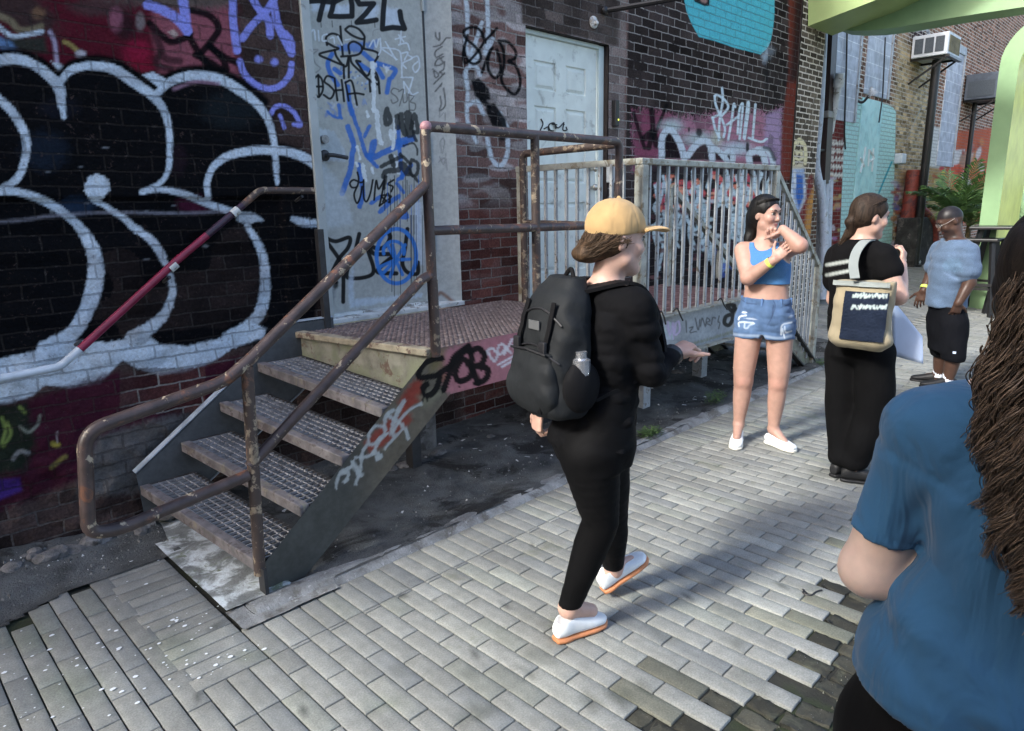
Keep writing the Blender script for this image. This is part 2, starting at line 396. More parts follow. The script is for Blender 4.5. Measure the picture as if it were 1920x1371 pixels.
# ------------------------------------------------------------------ brick wall with the two doors
YW = 3.9
m_wall = wall_mat('old painted brickwork', mort=.011)
m_wall2 = wall_mat('plain brickwork', bw=.20, rh=.0665, mort=.018, mortar=(.72, .66, .56))
OPEN = ((2.2, 3.337, .93, 3.5), (4.08, 5.115, .84, 2.985))
us = np.unique(np.round(np.concatenate([np.array([-14., -11, -8, -6, -4]), np.arange(-2.5, .2, .05), np.arange(.2, 2.2, .0075), np.arange(2.2, 8.9, .009), [2.2, 3.337, 4.08, 5.115, 8.9]]), 4))
zs = np.unique(np.round(np.concatenate([np.arange(-.1, 4.1, .0085), np.arange(4.1, 6.01, .1), [.84, .93, 2.985, 3.5]]), 4))
us = us[np.concatenate([[True], np.diff(us) > .0012])]; zs = zs[np.concatenate([[True], np.diff(zs) > .0012])]
def near(a, x): a[np.argmin(abs(a-x))] = x
for o_ in OPEN:
    near(us, o_[0]); near(us, o_[1]); near(zs, o_[2]); near(zs, o_[3])
def wallfn(u, v):
    d = .010*(fbm(u*2.2, v*2.2, 1)-.5)+.008*(fbm(u*9, v*9, 5)-.5)
    low = sstep(1.0, .3, v)*sstep(2.3, 1.9, u)
    d = d+low*.05*(fbm(u*7, v*9, 3)-.45)
    led = sstep(2.0, 1.95, u)*(1-sstep(1.725, 1.74, v)); d = d-led*.022                     # the wall steps back a little under the ledge
    rag = sstep(1.72, 1.66, v)*sstep(.85, .95, v)*sstep(2.2, 2.1, u); d = d+rag*.02*(vnoise(u*6, v*13.4, 9)-.5)
    return np.stack([u, YW-d, v], 1)
V, F = grid(us, zs, wallfn)
ctr = (V[F[:, 0]]+V[F[:, 2]])/2; keep = np.ones(len(F), bool)
for x0, x1, z0, z1 in OPEN: keep &= ~((ctr[:, 0] > x0) & (ctr[:, 0] < x1) & (ctr[:, 2] > z0) & (ctr[:, 2] < z1))
F = F[keep]
P = Paint(V, 1); X, Z = V[:, 0], V[:, 2]
# bare brick colour: sooty left, purple brown between the doors, brown black on the right
n1, n2 = fbm(X*1.7, Z*1.7, 2), fbm(X*4.5, Z*13.4, 7, 2)
bc = np.zeros((len(V), 4))
def setb(m, c, a):
    m = m[:, None]; bc[:] = bc*(1-m)+np.array([*c, a])*m
one = np.ones(len(V))
setb(one, (.070, .048, .044), .18)
setb(sstep(3.2, 3.4, X), (.185, .115, .102), .85)
setb(sstep(5.36, 5.40, X), (.042, .033, .031), 1.0)
setb(sstep(3.3, 3.35, X)*sstep(5.37, 5.33, X)*sstep(.46, .6, n2), (.36, .325, .315), .9)
setb(sstep(5.0, 5.1, X)*sstep(5.37, 5.33, X), (.23, .185, .17), .95)
setb(sstep(3.3, 3.35, X)*sstep(4.05, 4.0, X)*sstep(1.75, 1.6, Z)*.9, (.12, .045, .038), .55)
setb(sstep(6.0, 5.4, X)*sstep(5.36, 5.4, X)*sstep(.45, .6, n1), (.060, .045, .043), .5)
setb(sstep(.9, 1.2, X)*sstep(2.2, 2.0, X)*sstep(.86, .78, Z)*sstep(.52, .6, Z), (.10, .042, .036), 1.0)
setb(sstep(4.02, 4.06, X)*sstep(5.3, 5.2, X)*sstep(2.98, 3.0, Z), (.09, .072, .064), .3)
OFFL = (0, 0)
S, FL, BL = P.stroke, P.fill, P.blot
OUT, DK = (.56, .66, .76), (.0028, .0036, .005)
# upper left colours
FL([(-40, -60), (1330, -60), (1340, 420), (1000, 420), (600, 380), (330, 400), (-40, 380)], (.085, .008, .018), .95, 14, rough=6)
BL(120, 60, 260, 120, (.035, .03, .028), .8, .5); BL(560, 40, 200, 60, (.06, .05, .048), .6); BL(700, 150, 70, 90, (.02, .012, .014), .8)
FL([(850, 60), (1290, 10), (1340, 440), (1150, 420), (900, 400), (860, 230)], (.26, .085, .11), .95, 10, rough=5)
FL([(480, -30), (1400, -60), (1300, 40), (1050, 60), (800, 30)], (.10, .085, .075), .9, 12, rough=6)
BL(650, 110, 45, 75, (.25, .09, .13), .9); BL(790, 120, 30, 60, (.24, .22, .22), .7); BL(775, 290, 90, 75, (.24, .012, .04), .9); BL(770, 370, 110, 50, (.20, .01, .03), .8)
S([(-20, 80), (60, 120), (110, 170), (190, 165), (230, 150)], 12, (.22, .19, .12), .8, 4); BL(215, 75, 45, 40, (.17, .10, .06), .8)
S([(-10, 150), (70, 205), (150, 195), (235, 180)], 9, OUT, .95, 2)
FL([(-20, 220), (120, 290), (270, 300), (250, 210), (60, 215)], (.02, .035, .028), .85, 6); BL(30, 255, 80, 38, (.12, .24, .45), .8, .5)
S([(280, 180), (305, 230), (315, 300), (320, 345)], 8, (.45, .42, .58), .7, 2.5); S([(360, 235), (400, 255), (450, 300)], 8, (.4, .36, .12), .6, 2)
BL(455, 305, 35, 26, (.55, .55, .62), .85); FL([(285, 345), (365, 370), (330, 405)], OUT, .95, 1.5)
# black letter strokes on the pink
for q in ([(840, 130), (900, 190), (960, 235), (1040, 215), (1070, 190)], [(1060, 200), (1120, 300), (1180, 380)], [(1080, 60), (1180, 90), (1230, 160), (1190, 230), (1140, 290)], [(1180, 260), (1260, 320), (1350, 360)], [(1100, 310), (1180, 350), (1250, 395)], [(1190, 270), (1250, 330), (1275, 390)]):
    S(q, 13, DK, .95, 2)
S([(860, 160), (900, 260), (930, 330), (1010, 345)], 14, (.03, .012, .016), .8, 3); S([(900, 300), (880, 360), (960, 390)], 12, (.03, .012, .016), .8, 3)
FL([(945, 180), (975, 165), (1005, 195), (980, 215)], (.45, .36, .33), .9, 1.5)
# violet tag
VIO = (.27, .30, .78)
for q, w in (([(830, 25), (920, 60), (1000, 110), (1055, 175)], 18), ([(1025, -20), (1040, 80), (1050, 170)], 18), ([(1310, -20), (1312, 120), (1325, 220), (1335, 285)], 15), ([(1415, -20), (1455, 50), (1510, 120), (1520, 200)], 14), ([(1550, -20), (1500, 60), (1420, 140), (1365, 215)], 14), ([(1540, 30), (1560, 130), (1600, 220), (1640, 300)], 15), ([(1600, 190), (1635, 230), (1640, 290)], 14),
             ([(1350, 345), (1372, 410), (1430, 470), (1510, 500), (1580, 480), (1630, 420), (1640, 360)], 12), ([(1525, 640), (1545, 605), (1590, 595), (1640, 620), (1670, 660), (1690, 705), (1655, 700)], 9), ([(1575, 650), (1600, 720)], 7)):
    S(q, w, VIO, .95, 1.6, rough=.6)
BL(1455, 335, 26, 26, VIO, .95); BL(1545, 350, 26, 26, VIO, .95)
# the big black throw-up with the pale outline
FL([(-60, 300), (100, 310), (220, 340), (330, 430), (400, 370), (540, 340), (700, 390), (860, 490), (960, 430), (1090, 390), (1260, 420), (1420, 510), (1530, 650), (1570, 800), (1680, 830), (1790, 900), (1800, 1060), (1790, 1500), (1770, 1900), (1300, 1960), (900, 2010), (640, 2030), (300, 2130), (-60, 2200)], DK, .985, 5)
for q in ([(-60, 315), (90, 305), (210, 342), (320, 430), (335, 445)], [(335, 445), (400, 372), (530, 340), (660, 365), (780, 440), (880, 505)], [(880, 500), (970, 430), (1090, 398), (1240, 415), (1370, 488), (1480, 575)]): S(q, 22, (.002, .003, .004), 1, 5)
BL(250, 850, 150, 130, (.012, .02, .035), .7); BL(340, 610, 130, 70, (.01, .012, .02), .6); BL(1300, 620, 190, 120, (.012, .018, .022), .7); BL(1090, 1150, 110, 60, (.07, .012, .035), .8); BL(1000, 900, 60, 100, (.018, .010, .016), .7); BL(430, 1160, 130, 60, (.018, .035, .07), .8)
for q, w in (([(-40, 345), (90, 332), (200, 370), (290, 440), (335, 500), (345, 580), (360, 660)], [24, 22, 18, 20, 22, 16, 9]), ([(338, 465), (400, 395), (520, 370), (640, 390), (760, 470), (860, 540), (920, 620), (950, 720), (955, 850), (945, 960), (900, 1030), (800, 1080)], [13, 17, 17, 19, 20, 18, 15, 13, 12, 11, 10, 11]),
             ([(880, 530), (960, 460), (1080, 425), (1220, 440), (1350, 510), (1450, 590), (1510, 680), (1540, 790), (1550, 900), (1560, 1030)], [14, 17, 19, 20, 19, 17, 14, 13, 12, 9]), ([(1170, 1110), (1165, 1030), (1200, 940), (1280, 880), (1400, 850), (1520, 845), (1620, 855), (1720, 890), (1775, 930)], [12, 13, 14, 16, 18, 18, 18, 20, 18]),
             ([(800, 1080), (900, 1065), (1030, 1090), (1150, 1140), (1300, 1190)], [11, 11, 13, 15, 14]), ([(-40, 530), (60, 620), (120, 710), (150, 800), (140, 900), (100, 1000), (20, 1060), (-30, 1085)], [17, 17, 17, 16, 15, 16, 16, 14]),
             ([(-40, 1080), (90, 1080), (200, 1110), (320, 1170), (420, 1250), (460, 1300)], [14, 15, 16, 17, 16, 9]), ([(530, 1120), (620, 1180), (700, 1230), (770, 1300)], [7, 11, 13, 13])):
    S(q, [v*.92 for v in w], OUT, .97, 1.9, rough=.9)
BL(545, 1055, 72, 74, OUT, .97, soft=.08); S([(500, 1090), (530, 1130), (600, 1160)], 9, OUT, .97, 1.2)
FL([(800, 420), (860, 405), (935, 445), (890, 490)], OUT, .97, 1.5); S([(980, 500), (1100, 460), (1230, 470)], 7, (.33, .20, .28), .7, 3)
LO = (0, 400)
for q, w in (([(440, 70), (490, 140), (530, 230), (540, 330), (520, 450), (480, 560), (400, 680), (250, 760)], [18, 24, 30, 33, 34, 30, 30, 30]), ([(740, 70), (850, 150), (900, 220), (935, 290)], [14, 15, 17, 12]), ([(960, 350), (970, 450), (930, 560), (850, 640), (740, 700)], [11, 16, 18, 26, 26]),
             ([(1390, 70), (1440, 150), (1480, 250), (1490, 350), (1490, 450), (1460, 560), (1400, 630), (1280, 700)], [11, 15, 17, 18, 22, 24, 24, 24]), ([(1650, 30), (1700, 50), (1790, 60)], [10, 18, 14])):
    S(q, [v*.92 for v in w], OUT, .95, 2.4, off=LO, rough=1.9)
FL([(-60, 830), (200, 775), (400, 715), (600, 725), (840, 692), (900, 738), (1050, 748), (1250, 700), (1420, 615), (1500, 650), (1480, 700), (1300, 765), (1200, 835), (1050, 895), (900, 912), (780, 880), (690, 825), (640, 880), (560, 960), (400, 985), (250, 965), (180, 1030), (60, 1070), (-60, 1080)], OUT, .97, 2.5, off=LO, rough=1.6)
FL([(1330, 40), (1350, -10), (1430, 0), (1480, 40), (1390, 60)], OUT, .9, 3, off=LO, rough=2)
for _ in range(10): BL(260+RNG.random()*900, 830+RNG.random()*700, 10+RNG.random()*16, 4+RNG.random()*6, (.25, .27, .3), .6)
S([(-20, 1250), (150, 1235), (300, 1215), (600, 1195), (1000, 1200), (1300, 1190)], 5, (.30, .30, .36), .6, 3, rough=1)
# below the letters: dark green and wine, a few pale scribbles, scraped brick, grey render at the foot
FL([(-60, 1085), (180, 1040), (640, 890), (900, 920), (1340, 800), (1330, 1000), (700, 1400), (-60, 1700)], (.045, .008, .020), .93, 10, off=LO, rough=4)
FL([(-60, 1085), (150, 1060), (200, 1300), (140, 1450), (-60, 1480)], (.012, .022, .014), .9, 10, off=LO, rough=4)
for q in ([(10, 1150), (30, 1220), (10, 1300)], [(110, 1090), (140, 1120)], [(40, 1180), (60, 1240), (20, 1310)]): S(q, 6, (.22, .30, .08), .7, 3, off=LO)
S([(110, 1200), (160, 1230), (210, 1190), (225, 1140)], 6, (.25, .27, .22), .7, 2, off=LO); S([(75, 1380), (110, 1340), (160, 1350)], 8, (.26, .26, .26), .7, 2, off=LO)
BL(310, 1300, 34, 20, (.32, .27, .05), .85, .2, off=LO); S([(320, 1230), (322, 1290)], 3, (.35, .3, .3), .7, 1.5, off=LO); S([(290, 1430), (350, 1380), (370, 1370)], 8, (.25, .23, .06), .6, 3, off=LO)
FL([(-20, 1500), (110, 1490), (125, 1560), (-20, 1620)], (.065, .03, .20), .9, 4, off=LO)
FL([(560, 1250), (800, 1180), (1140, 1090), (1180, 1200), (960, 1380), (880, 1560), (430, 1600), (470, 1380)], (.135, .13, .125), .9, 10, off=LO, rough=5)
setm = (P.p[:, 0] > 225) & (P.p[:, 0] < 385) & (P.p[:, 1] > 690) & (P.p[:, 1] < 775); P.a[setm] *= .35
P.a *= np.where((X < 2.2) & (P.c[:, 0] > .35), .74+.26*sstep(.30, .52, fbm(X*11, Z*16, 4, 3)), 1.0)
P.a *= np.where((X < 2.2) & (n1 > .66) & (Z < 1.6), .8, 1.0)
# between the doors: white lines, black tag, black blobs
K2 = dict(k=3, off=(540, 0)); WH = (.58, .66, .72)
for q, w in (([(1000, -20), (1010, 120), (1000, 250), (1030, 300), (1090, 130)], 8), ([(1120, -20), (1125, 180), (1110, 300), (1150, 220)], 8), ([(1010, 500), (1000, 400), (1050, 370), (1080, 420)], 8), ([(1010, 520), (1010, 680), (1060, 800)], 7), ([(1010, 600), (1060, 570), (1100, 640)], 8), ([(1120, 780), (1150, 900), (1200, 930), (1235, 860), (1235, 760)], 8), ([(1060, 320), (1040, 345)], 18), ([(1190, 640), (1230, 720)], 10)):
    S(q, w, WH, .85, 2, rough=1.2, **K2)
for q, w in (([(1175, 160), (1110, 230), (1060, 300), (1000, 355), (985, 300), (1010, 200)], 5.5), ([(1110, 240), (1080, 170), (1030, 155), (990, 175), (1000, 215), (1050, 260), (1080, 300), (1080, 340), (1040, 360), (1000, 320), (990, 260)], 6), ([(1090, 410), (1130, 300), (1150, 270)], 5.5), ([(1140, 280), (1125, 340), (1130, 400), (1165, 440), (1195, 400), (1190, 330), (1175, 280)], 6), ([(1185, 230), (1210, 280), (1215, 360), (1200, 440), (1220, 490), (1270, 530), (1300, 500), (1305, 440), (1280, 370), (1240, 345), (1275, 330), (1280, 290), (1240, 240), (1190, 228)], 6)):
    S(q, w, DK, .97, 1.2, **K2)
FL([(1030, 450), (1075, 440), (1130, 500), (1140, 560), (1090, 570), (1050, 540)], DK, .97, 2, **K2); FL([(1120, 590), (1160, 580), (1225, 670), (1232, 720), (1150, 710), (1110, 620)], DK, .97, 2, **K2)
S([(1090, 560), (1130, 600)], 10, DK, .95, 2, **K2); BL(1205, 775, 26, 22, DK, .9, **K2)
# right half: turquoise shape, pink band, white arcs, scribble
K3 = dict(k=5.3333, off=(1160, 0))
FL([(640, -200), (655, 0), (680, 120), (730, 240), (800, 370), (960, 410), (1160, 480), (1420, 545), (1490, 480), (1520, 420), (1545, 300), (1560, 150), (1565, -200)], (.10, .50, .58), .985, 1.2, **K3)
FL([(740, -40), (760, 20), (860, 62), (905, 60), (910, 10), (900, -40)], DK, .97, 1, **K3); BL(850, 5, 45, 30, (.35, .22, .2), .9, .6, **K3)
FL([(1430, 560), (1500, 440), (1570, 500), (1520, 600), (1460, 640)], (.5, .6, .7), .6, 5, rough=3, **K3)
FL([(1440, 700), (1500, 560), (1700, 560), (1690, 1080), (1500, 1080)], (.012, .012, .014), .8, 6, **K3); P.a *= np.where((P.p[:, 0] > 1440) & (X > 7.9) & (X < 8.75) & (P.a < .85), .35, 1)
FL([(150, 1130), (230, 1100), (300, 1150), (420, 1120), (600, 1175), (690, 1150), (860, 1165), (1000, 1120), (1200, 1150), (1440, 1110), (1500, 1150), (1625, 1080), (1640, 1700), (150, 1700)], (.42, .19, .26), .88, 7, rough=12, **K3)
FL([(150, 1110), (320, 1100), (520, 1150), (560, 1500), (150, 1700)], (.20, .045, .085), .8, 8, rough=6, **K3)
FL([(1470, 1150), (1620, 1090), (1640, 1700), (1440, 1700)], (.36, .27, .42), .85, 5, rough=4, **K3)
for q, w in (([(150, 1130), (200, 1300), (260, 1480)], 6), ([(480, 1050), (420, 1200), (350, 1380)], 5), ([(330, 1100), (340, 1300), (300, 1480)], 8), ([(260, 1380), (340, 1330), (380, 1450)], 10)): S(q, w, DK, .9, 2, **K3)
P.a *= np.where((X > 5.3) & (Z < 2.62) & (P.c[:, 0] > .12) & (P.c[:, 2] < .40), .55+.45*sstep(.36, .50, fbm(X*7, Z*13.4, 8, 3)), 1)
K5 = dict(k=4.3133, off=(1180, 200))
BL(340, 160, 110, 70, (.46, .58, .58), .85, soft=.8, **K5); BL(560, 260, 150, 70, (.46, .58, .58), .8, soft=.8, **K5); BL(710, 260, 60, 90, (.5, .62, .45), .55, soft=.8, **K5); BL(860, 340, 160, 70, (.5, .6, .66), .85, soft=.8, **K5)
FL([(275, 420), (280, 240), (320, 205), (370, 260), (420, 420)], DK, .95, 2, **K5); FL([(480, 430), (550, 330), (620, 300), (655, 360), (660, 430)], (.03, .022, .022), .95, 2, **K5); FL([(675, 430), (680, 350), (730, 370), (780, 440)], DK, .9, 2, **K5)
FL([(770, 440), (790, 380), (825, 385), (830, 440)], DK, .9, 2, **K5); FL([(985, 450), (1000, 395), (1060, 390), (1085, 450)], DK, .9, 2, **K5); BL(955, 330, 16, 50, DK, .9, **K5); BL(565, 210, 30, 40, DK, .85, **K5); BL(482, 185, 10, 24, DK, .85, **K5)
for q, w in (([(262, 420), (262, 280), (290, 205), (340, 195), (390, 260), (425, 340), (445, 420)], 7), ([(470, 400), (540, 310), (610, 275), (655, 320), (672, 430)], 7), ([(680, 330), (740, 375), (795, 445)], 6), ([(760, 400), (800, 365), (835, 390), (835, 445)], 6), ([(975, 460), (970, 390), (1020, 362), (1080, 385), (1100, 460)], 7), ([(1040, 345), (1110, 350), (1150, 410), (1165, 480)], 6)):
    S(q, w*1.35, WH, .95, 1.6, rough=.9, **K5)
S([(1090, 330), (1140, 350), (1175, 430)], 5, (.02, .02, .03), .8, 2, **K5)
for q in ([(1035, 880), (1040, 1010), (1010, 1200), (1000, 1400)], [(965, 960), (985, 950), (1060, 1000), (1095, 1075), (1030, 1160)], [(960, 960), (975, 1060), (1060, 1270), (1050, 1371)], [(940, 1175), (965, 1290), (1010, 1380)], [(935, 1180), (1000, 1150)], [(1095, 1400), (1130, 1200), (1150, 1045), (1165, 1070)], [(1190, 1340), (1205, 1120), (1230, 1040), (1240, 1080), (1210, 1390)], [(1250, 1380), (1290, 1040), (1300, 1090), (1260, 1390)], [(1340, 1390), (1355, 1200), (1368, 1045)], [(1080, 1250), (1190, 1170)], [(1300, 1380), (1420, 1420), (1480, 1390)]):
    S(q, 3.4, (.62, .74, .80), .95, 1.0, **K3)
# behind the pickets
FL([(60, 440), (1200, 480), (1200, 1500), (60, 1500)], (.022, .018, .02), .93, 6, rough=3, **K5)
for _ in range(100):
    x, y = 220+RNG.random()*800, 540+RNG.random()*290; BL(x, y, 18+RNG.random()*30, 12+RNG.random()*20, [(.78, .24, .15), (.66, .12, .12), (.80, .34, .22), (.5, .08, .12)][_ % 4], .9, soft=.35, **K5)
for _ in range(64):
    x, y = 200+RNG.random()*950, 480+RNG.random()*650; S([(x, y), (x+RNG.normal()*26, y+70+RNG.random()*50), (x+RNG.normal()*40, y+150+RNG.random()*60)], 3+RNG.random()*5, (.55, .66, .70), .9, 1.4, rough=1, **K5)
for _ in range(40):
    x, y = 520+RNG.random()*620, 760+RNG.random()*320; BL(x, y, 14+RNG.random()*36, 8+RNG.random()*26, [(.52, .64, .66), (.3, .42, .45), (.6, .66, .68), (.05, .05, .06)][_ % 4], .8, soft=.4, **K5)
for _ in range(26):
    x, y = 700+RNG.random()*420, 1100+RNG.random()*300; BL(x, y, 16+RNG.random()*30, 16+RNG.random()*30, [(.07, .13, .45), (.035, .06, .22), (.2, .3, .6), (.05, .03, .04)][_ % 4], .85, soft=.4, **K5)
for _ in range(30):
    x, y = 60+RNG.random()*500, 820+RNG.random()*560; BL(x, y, 30+RNG.random()*30, 12+RNG.random()*14, [(.13, .05, .045), (.10, .04, .06), (.2, .1, .1), (.04, .03, .03)][_ % 4], .8, soft=.4, **K5)
# red brown strip at the end of the wall
FL([(1700, 0), (2000, 0), (1990, 700), (1960, 1800), (1610, 1800), (1640, 1200), (1700, 720)], (.17, .035, .022), .9, 3, **K3); FL([(1760, -60), (2100, -60), (2050, 820), (1700, 820), (1740, 400)], (.022, .015, .015), .9, 8, **K3)
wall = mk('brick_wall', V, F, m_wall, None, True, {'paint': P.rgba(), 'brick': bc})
tag(wall, 'long old brick wall covered in graffiti, black bubble letters outlined pale blue at its left', 'wall')
# reveals and the thickness of the wall behind the openings
def plane(name, q, mat, parent=None): return mk(name, q, [(0, 1, 2, 3)], mat, parent)
m_brown = M('dark brown reveal', (.035, .025, .022), .8, .3, 8, .3, 60, .003)
mb = MB()
mb.box((-14, YW+.13, -.1), (2.19, YW+.35, 6)); mb.box((3.35, YW+.13, -.1), (4.07, YW+.35, 6)); mb.box((5.125, YW+.13, -.1), (8.9, YW+.35, 6)); mb.box((2.19, YW+.13, 3.5), (3.35, YW+.35, 6)); mb.box((4.07, YW+.13, 2.99), (5.125, YW+.35, 6))
mb.box((5.115, YW+.012, .84), (5.125, YW+.2, 2.985)); mb.box((4.07, YW+.012, 2.985), (5.125, YW+.13, 2.997)); mb.box((4.07, YW+.012, .84), (4.08, YW+.13, 2.985)); mb.box((2.19, YW+.012, .9), (2.2, YW+.13, 3.5)); mb.box((3.337, YW+.012, .9), (3.35, YW+.13, 3.5)); mb.box((2.19, YW+.012, 3.5), (3.35, YW+.13, 3.51))
mb.obj('wall_core', m_brown, wall)

# ------------------------------------------------------------------ steel door with tags
m_spray = NT('sprayed steel door'); t = m_spray
ap = t.attr('paint'); bcn = t.attr('brick')
c_ = t.mix(ap.outputs['Alpha'], bcn.outputs['Color'], ap.outputs['Color'])
c_ = t.scale_col(c_, t.ramp(t.noise(26, 5, .65), .3, .7, .86, 1.1))
m_spray = t.out(c_, .48, t.bump(t.noise(35, 4), .12, .003), Specular_IOR_Level=.14)
door = empty('steel_door', (2.78, 4.0, .95), 'grey steel door covered in black, blue and white tags beside the black bubble letters', 'door')
V, F = grid(np.arange(2.262, 3.172, .004), np.arange(.985, 3.1, .004), lambda u, v: np.stack([u, np.full_like(u, 4.0), v], 1))
P = Paint(V, 2); S, FL, BL = P.stroke, P.fill, P.blot
base = np.tile(np.array([.40, .415, .39, 1.0]), (len(V), 1)); base[:, :3] *= (.9+.2*fbm(V[:, 0]*4, V[:, 2]*4, 3))[:, None]
DOOR = dict(k=6.4, off=(560, 0)); D2 = dict(k=6.4, off=(560, 200)); D3 = dict(k=4.3133, off=(560, 390))
WHT, BLU, BK = (.62, .68, .72), (.035, .15, .50), (.003, .003, .004)
for q in ([(150, 40), (390, 40), (380, 140), (170, 130)], [(420, 60), (600, 60), (640, 190), (410, 190)], [(800, 100), (960, 70), (930, 240), (720, 260)], [(1020, 90), (1200, 110), (1240, 320), (1010, 320)]): FL(q, (.55, .63, .72), .8, 5, rough=3, **DOOR)
for q in ([(110, 20), (240, 10), (420, 30), (560, -40)], [(310, -20), (270, 130), (245, 240)], [(430, -20), (400, 120), (375, 195), (500, 200), (640, 195), (640, 60), (620, -40)], [(690, -20), (730, 50), (900, 45), (800, 170), (700, 270), (820, 260), (930, 240)], [(1030, -20), (1015, 150), (1005, 350), (1130, 330), (1270, 345), (1230, 240), (1215, 140)]):
    S(q, 8, BK, .98, 1.0, sp=False, **DOOR)
for x in (265, 400, 632, 910, 1005): S([(x, 250), (x+6, 300+RNG.random()*60)], 1.2, BK, .8, .7, **DOOR)
for q in ([(400, 650), (350, 760), (380, 880), (470, 1020)], [(780, 640), (900, 740), (1040, 790), (1160, 840), (1120, 930)], [(930, 790), (1010, 930)], [(1090, 950), (1060, 1110)], [(590, 1040), (610, 1250), (640, 1370)], [(720, 760), (850, 850)], [(430, 830), (500, 880)]): S(q, 7, BLU, .92, 1.5, **DOOR)
FL([(470, 540), (780, 500), (760, 640), (620, 620), (480, 610)], (.07, .18, .5), .8, 3, rough=2, **DOOR); FL([(800, 520), (960, 470), (900, 600), (820, 590)], (.06, .18, .5), .75, 3, rough=2, **DOOR)
for _ in range(26): BL(430+RNG.random()*400, 800+RNG.random()*300, 10+RNG.random()*26, 6+RNG.random()*14, [BLU, (.5, .6, .7), (.12, .2, .34)][_ % 3], .7, RNG.random()*3, **DOOR)
for _ in range(22): BL(180+RNG.random()*640, 1200+RNG.random()*180, 14+RNG.random()*40, 8+RNG.random()*20, [(.12, .22, .52), (.25, .33, .5), (.5, .56, .64)][_ % 3], .6, RNG.random()*3, soft=.7, **DOOR)
for q in ([(500, 320), (515, 500), (530, 660)], [(340, 540), (330, 450), (400, 405), (480, 430), (515, 500)], [(350, 520), (420, 560), (470, 590), (250, 650), (380, 720), (520, 780)], [(560, 350), (620, 315), (720, 350), (790, 440), (760, 470), (650, 430), (570, 370), (560, 350)], [(610, 640), (600, 540), (660, 500), (740, 540), (760, 600), (700, 660), (510, 680)], [(430, 600), (460, 690), (560, 800), (600, 690)], [(760, 580), (950, 640), (890, 780), (820, 910), (720, 780), (690, 730), (740, 740)], [(620, 680), (640, 760), (740, 860), (860, 970), (960, 1010), (930, 880), (900, 890), (940, 960)], [(540, 780), (545, 940)], [(600, 690), (602, 930)], [(850, 960), (860, 1100)], [(960, 1000), (972, 1120)], [(790, 470), (780, 580)]):
    S(q, 3.6, BK, .97, .8, **DOOR)
for q in ([(235, 900), (180, 960), (170, 1080), (235, 1165), (290, 1080), (280, 960), (235, 900)], [(235, 900), (245, 1165)], [(175, 1040), (290, 1040)], [(410, 930), (340, 915), (310, 980), (370, 1030), (425, 1100), (380, 1185), (300, 1140)], [(430, 940), (445, 1060), (465, 1205)], [(440, 1085), (530, 1080)], [(515, 960), (530, 1080), (545, 1215)], [(560, 990), (580, 1090), (600, 1210)], [(570, 985), (640, 985), (700, 1260)], [(590, 1130), (690, 1120), (780, 1135)]):
    S(q, 3.3, BK, .97, .8, **DOOR)
for q in ([(140, 500), (145, 400), (185, 360), (200, 480)], [(235, 370), (245, 490)], [(340, 410), (290, 430), (285, 490), (330, 490)], [(380, 460), (420, 450), (430, 520)], [(470, 440), (520, 540)], [(560, 480), (620, 470)], [(850, 560), (900, 480), (930, 570), (960, 470)], [(980, 460), (985, 600), (960, 660)], [(1000, 590), (1180, 715)], [(1040, 500), (1170, 720)], [(980, 570), (1190, 600), (1230, 700), (1240, 920)], [(1200, 420), (1260, 500)], [(1280, 440), (1160, 470)], [(1230, 380), (1220, 520)], [(1200, 540), (1300, 520), (1330, 600)], [(1240, 640), (1310, 630), (1270, 720)], [(1310, 660), (1360, 700), (1250, 760), (1290, 820)], [(1370, 690), (1430, 680), (1450, 800), (1400, 870), (1370, 800), (1430, 740)], [(1230, 930), (1370, 930)], [(1260, 980), (1270, 1120)], [(1260, 980), (1380, 1170)], [(1370, 940), (1310, 1150)], [(1430, 1110), (1370, 1140)]):
    S(q, 2.4, WHT, .9, .8, **DOOR)
for q in ([(1200, 1080), (1140, 1060), (1110, 1110), (1170, 1160), (1190, 1210), (1130, 1240), (1110, 1200)], [(1200, 1100), (1260, 1080), (1210, 1270)], [(1250, 1150), (1260, 1230), (1300, 1210), (1300, 1120)], [(1320, 1130), (1330, 1330)], [(1320, 1140), (1380, 1160), (1340, 1220), (1400, 1250), (1390, 1320), (1330, 1320)]): S(q, 1.9, (.13, .13, .12), .85, .8, **DOOR)
S([(150, 600), (230, 600), (170, 660), (200, 760), (260, 820), (210, 870)], 2, (.2, .2, .2), .7, 1, **DOOR); S([(890, 430), (900, 370), (960, 350)], 1.2, (.2, .2, .2), .6, .8, **DOOR)
# lower two thirds
FL([(190, 250), (420, 290), (560, 520), (560, 660), (340, 660), (330, 760), (190, 760)], (.47, .53, .57), .8, 3, rough=2, **D2); FL([(350, 300), (430, 300), (540, 560), (340, 600)], (.3, .34, .36), .5, 4, **D2)
for q, w in (([(590, 240), (630, 360), (660, 470), (640, 600), (620, 760), (570, 900), (520, 1040)], 8), ([(620, -20), (680, 180), (740, 350), (800, 560), (860, 640)], 6), ([(720, 700), (750, 880), (770, 1060), (730, 1200)], 7), ([(850, 230), (790, 360)], 5), ([(1180, 430), (1370, 380)], 10), ([(1190, 240), (1210, 500), (1240, 860)], 6), ([(880, 620), (1150, 490), (1280, 440)], 9), ([(860, 580), (880, 440), (920, 420), (890, 560)], 6), ([(820, 580), (900, 680), (940, 720)], 6), ([(1350, 700), (1270, 810), (1190, 880)], 6), ([(1180, 920), (1260, 1030)], 5), ([(870, 1160), (980, 1080)], 6), ([(980, 1260), (1080, 1160), (1200, 1080)], 7), ([(1100, 1370), (1200, 1310), (1290, 1320), (1230, 1250)], 9), ([(480, -20), (500, 120)], 5), ([(350, 60), (420, 120), (520, 140)], 4)):
    S(q, w, BLU, .9, 1.3, rough=.8, **D2)
